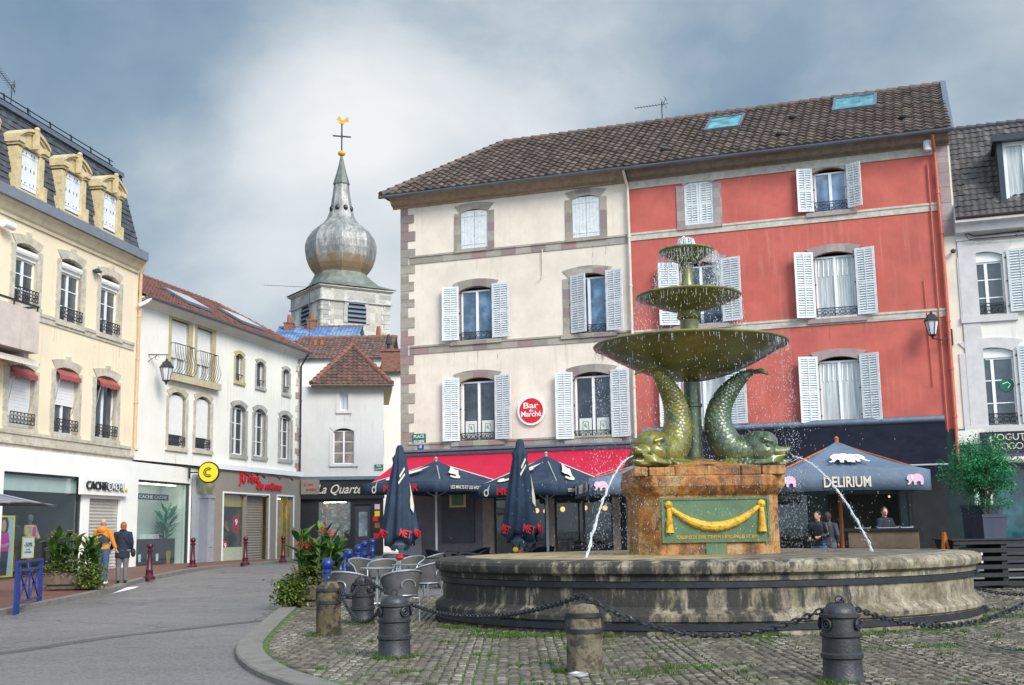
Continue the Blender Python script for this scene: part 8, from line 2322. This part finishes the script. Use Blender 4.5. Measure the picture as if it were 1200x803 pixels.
# ================================================================== PEOPLE
def remesh(o, v, it=3):
    r = o.modifiers.new('r', 'REMESH'); r.mode = 'VOXEL'; r.voxel_size = v; r.use_smooth_shade = True
    s_ = o.modifiers.new('s', 'SMOOTH'); s_.iterations = it; s_.factor = .5
def person(p, rz, label, H, jacket, trousers, hairm, arms, legs, coat=.86, bulk=1.0, hair='short', turn=0, extra=None, shoes=m_black):
    t = empty('person', p, rz, label, 'person'); k = H/1.75
    V = lambda *a: Vector(a)*k
    mb = MB(); hr = rotz(turn)
    hc = V(0, -.015, 1.635)
    mb.sphere(hc, (.074*k, .092*k, .112*k), 18, 14, hr); mb.sphere(hc+hr @ V(0, -.03, -.06), (.052*k, .06*k, .055*k), 12, 9, hr)
    mb.tube([hc+hr @ V(0, -.085, .01), hc+hr @ V(0, -.115, -.025), hc+hr @ V(0, -.09, -.04)], [.012*k, .018*k, .01*k], 8)
    for s_ in (-1, 1): mb.sphere(hc+hr @ V(s_*.075, .005, -.015), (.012*k, .022*k, .032*k), 8, 6); mb.sphere(hc+hr @ V(s_*.03, -.085, .012), .012*k, 8, 6)
    mb.tube([hc+hr @ V(-.022, -.093, -.062), hc+hr @ V(.022, -.093, -.062)], .009*k, 6)
    mb.tube([V(0, .01, 1.42), V(0, .0, 1.50), V(0, -.005, 1.58)], [.062*k, .055*k, .055*k], 12)
    mb.tube([V(0,0,.92), V(0,0,1.08), V(0,0,1.28), V(0,0,1.42), V(0,0,1.47)], [.15*k, .13*k, .155*k, .15*k, .07*k], 16, flat=.6)
    for sh, el, wr in arms:
        mb.tube([V(*sh), V(*el), V(*wr)], [.05*k, .04*k, .027*k], 10)
        d = (V(*wr)-V(*el)).normalized(); s_ = d.cross(Vector((0,1,0))).normalized()
        pc = V(*wr)+d*.045*k; mb.sphere(pc, (.036*k, .022*k, .048*k), 10, 8, d.to_track_quat('Z', 'Y').to_matrix())
        for f in range(4): b0_ = pc+d*.03*k+s_*(f-1.5)*.019*k; mb.tube([b0_, b0_+d*.035*k, b0_+d*(.062-.006*abs(f-1.2))*k+Vector((0,-.018*k,0))], [.0095*k, .0085*k, .007*k], 6)
        b0_ = pc+s_*.03*k; mb.tube([b0_-d*.01*k, b0_+d*.02*k+s_*.014*k, b0_+d*.045*k+s_*.012*k], [.011*k, .01*k, .008*k], 6)
    for hp_, kn, an in legs: mb.tube([V(*hp_), V(*kn), V(*an)], [.085*k, .055*k, .036*k], 12)
    b_ = mb.build('body', m_skin, t); remesh(b_, .011, 2)
    # trousers and shoes
    mb = MB()
    for hp_, kn, an in legs:
        mb.tube([V(hp_[0], hp_[1], hp_[2]+.06), V((hp_[0]+kn[0])/2, (hp_[1]+kn[1])/2, (hp_[2]+kn[2])/2), V(*kn), V(an[0], an[1], an[2]+.25), V(an[0], an[1], an[2]-.02)], [.115*k, .10*k, .078*k, .07*k, .066*k], 14)
    mb.sphere(V(0, .01, .93), (.17*k, .13*k, .11*k), 16, 10); tr = mb.build('trousers', trousers, t); remesh(tr, .014)
    for hp_, kn, an in legs:
        sb = MB(); sb.sphere(V(an[0], an[1]-.06, .045), (.045*k, .125*k, .045*k), 14, 9); sb.sphere(V(an[0], an[1]+.02, .07), (.04*k, .05*k, .06*k), 10, 8); sb.box((an[0]-.045)*k, (an[0]+.045)*k, (an[1]-.17)*k, (an[1]+.05)*k, 0, .022*k); s_ = sb.build('shoe', shoes, t); remesh(s_, .01)
    mb = MB(); B_ = bulk
    mb.tube([V(0,.0,coat), V(0,0,(coat+1.08)/2), V(0,0,1.10), V(0,0,1.28), V(0,.005,1.40), V(0,.01,1.47), V(0,.01,1.51)], [.20*k*B_, .19*k*B_, .17*k*B_, .19*k*B_, .185*k*B_, .11*k*B_, .075*k], 20, flat=.68)
    for sh, el, wr in arms: w2 = Vector(wr)*.92+Vector(el)*.08; mb.tube([V(sh[0]*.8, sh[1], sh[2]-.01), V(*sh), V((sh[0]+el[0])/2, (sh[1]+el[1])/2, (sh[2]+el[2])/2), V(*el), V(*w2)], [.075*k*B_, .078*k*B_, .068*k*B_, .06*k*B_, .048*k*B_], 12)
    jk = mb.build('jacket', jacket, t); remesh(jk, .014)
    if hair:
        mb = MB()
        if hair == 'short': mb.sphere(hc+hr @ V(0, .016, .02), (.083*k, .095*k, .108*k), 16, 12, hr)
        elif hair == 'fringe': mb.sphere(hc+hr @ V(0, .02, -.005), (.079*k, .082*k, .07*k), 16, 10, hr)
        else: mb.sphere(hc+hr @ V(0, .02, .01), (.092*k, .10*k, .12*k), 16, 12, hr); mb.sphere(hc+hr @ V(0, .05, -.06), (.08*k, .06*k, .08*k), 12, 8, hr)
        jitter(mb, .006, 30); h_ = mb.build('hair', hairm, t)
    if extra: extra(t, k, V)
    return t
m_hairb = pm('brown_hair', (.05, .028, .016), .7, .3, 20, .6, 80); m_haira = pm('auburn_hair', (.32, .10, .03), .7, .25, 20, .6, 80); m_hairg = pm('cropped_hair', (.30, .20, .15), .8, .2, 20, .5, 80)
m_orange = pm('orange_jacket', (.62, .20, .02), .65, .1, 6, .3, 18, dist=.02); m_vest = pm('dark_quilted_vest', (.035, .04, .055), .6, .15, 6, .5, 14, dist=.02)
m_jeans = pm('blue_jeans', (.05, .09, .17), .85, .15, 8, .3, 50); m_navyc = pm('navy_coat', (.018, .022, .04), .85, .15, 5, .3, 30); m_greyt = pm('grey_trousers', (.13, .125, .13), .9, .12, 8, .2, 50); m_jeansb = pm('bright_jeans', (.08, .2, .45), .8, .15, 8, .3, 50)
def hood(t, k, V):
    mb = MB().tube([V(0,.0,1.04), V(0,.0,1.2), V(0,.0,1.40)], [.178*k, .195*k, .185*k], 20, flat=.72); o = mb.build('vest', m_vest, t); remesh(o, .014)
    mb = MB(); mb.sphere(V(0, .10, 1.44), (.14*k, .07*k, .09*k), 16, 10); mb.tube([V(-.11, .0, 1.47), V(0, .08, 1.50), V(.11, .0, 1.47)], .045*k, 10); o = mb.build('hood', m_orange, t); remesh(o, .014)
def bag(t, k, V):
    mb = MB().sphere(V(-.30, .02, .86), (.07*k, .15*k, .13*k), 14, 10); mb.build('handbag', m_black, t)
    MB().tube([V(-.30, .08, .95), V(-.12, .14, 1.2), V(.08, .13, 1.44), V(.1, -.0, 1.48)], .013*k, 6).build('bag_strap', m_black, t)
    MB().tube([V(-.06, .03, 1.50), V(0, .07, 1.51), V(.06, .03, 1.50), V(0, -.05, 1.47)], .045*k, 10, closed=True).build('collar', m_navyc, t)
q = G(106, 690); q.z += .12
legs0 = (((-.09, 0, .9), (-.10, -.01, .48), (-.10, .02, .08)), ((.09, 0, .9), (.10, -.01, .48), (.10, .02, .08)))
person(q+Vector((.15, .4, 0)), math.pi-.15, 'bald man in an orange hooded jacket and dark vest, seen from behind', 1.76, m_orange, m_jeans, m_hairg,
       (((.19, 0, 1.42), (.27, .02, 1.15), (.20, -.16, .98)), ((-.19, 0, 1.42), (-.28, .0, 1.16), (-.36, -.06, .93))), legs0, .92, 1.04, 'fringe', 0, hood, shoes=m_whitep)
q = G(130, 689); q.z += .12
person(q+Vector((.15, .4, 0)), math.pi+.25, 'woman with short auburn hair in a long navy coat and grey trousers', 1.66, m_navyc, m_greyt, m_haira,
       (((.18, 0, 1.42), (.26, .0, 1.16), (.33, -.05, .95)), ((-.18, 0, 1.42), (-.25, .02, 1.15), (-.24, -.10, .96))), legs0, .72, 1.08, 'full', .35, bag)
Yp = 29.5; q = aty(960, 640, Yp)
person(Vector((q.x, Yp, gz(0, Yp)+.065)), -.6, 'person in a black jacket and bright blue jeans standing behind the basin, looking down', 1.74, m_black, m_jeansb, m_hairb,
       (((.18, 0, 1.42), (.25, -.04, 1.16), (.12, -.26, 1.12)), ((-.18, 0, 1.42), (-.26, -.02, 1.16), (-.14, -.24, 1.08))), legs0, .90, 1.05, 'short', -.2)
Yp = 31.6; q = aty(1036, 600, Yp)
person(Vector((q.x, Yp, gz(0, Yp)+.065)), .5, 'man with short hair in a black jumper working behind the serving counter', 1.80, m_navyc, m_black, m_hairb,
       (((.19, 0, 1.42), (.27, -.06, 1.16), (.16, -.28, 1.06)), ((-.19, 0, 1.42), (-.27, -.06, 1.16), (-.16, -.28, 1.06))), legs0, .90, 1.05, 'short', -.5)
Yp = 30.5; q = aty(972, 640, Yp)
person(Vector((q.x, Yp, gz(0, Yp)+.065)), 2.4, 'person in dark clothes half hidden behind the one in bright jeans', 1.70, m_charc, m_greyt, m_hairb,
       (((.18, 0, 1.42), (.25, 0, 1.16), (.2, -.1, .95)), ((-.18, 0, 1.42), (-.25, 0, 1.16), (-.2, -.1, .95))), legs0, .90, 1.0, 'full', 0)
# grey parasol whose tip reaches in at the left edge
q = aty(-35, 575, 27.0)
parasol_open(Vector((aty(38, 590, 27).x-1.75, 27.0, gz(0,27))), .1, 'pale grey parasol whose tip reaches in at the left edge', 1.75, aty(30, 590, 27).z-gz(0,27), aty(30, 590, 27).z-gz(0,27)+.5, pm('grey_parasol_fabric', (.20, .20, .23), .8, .08, 3, .1, 20), m_pole, val=.03)
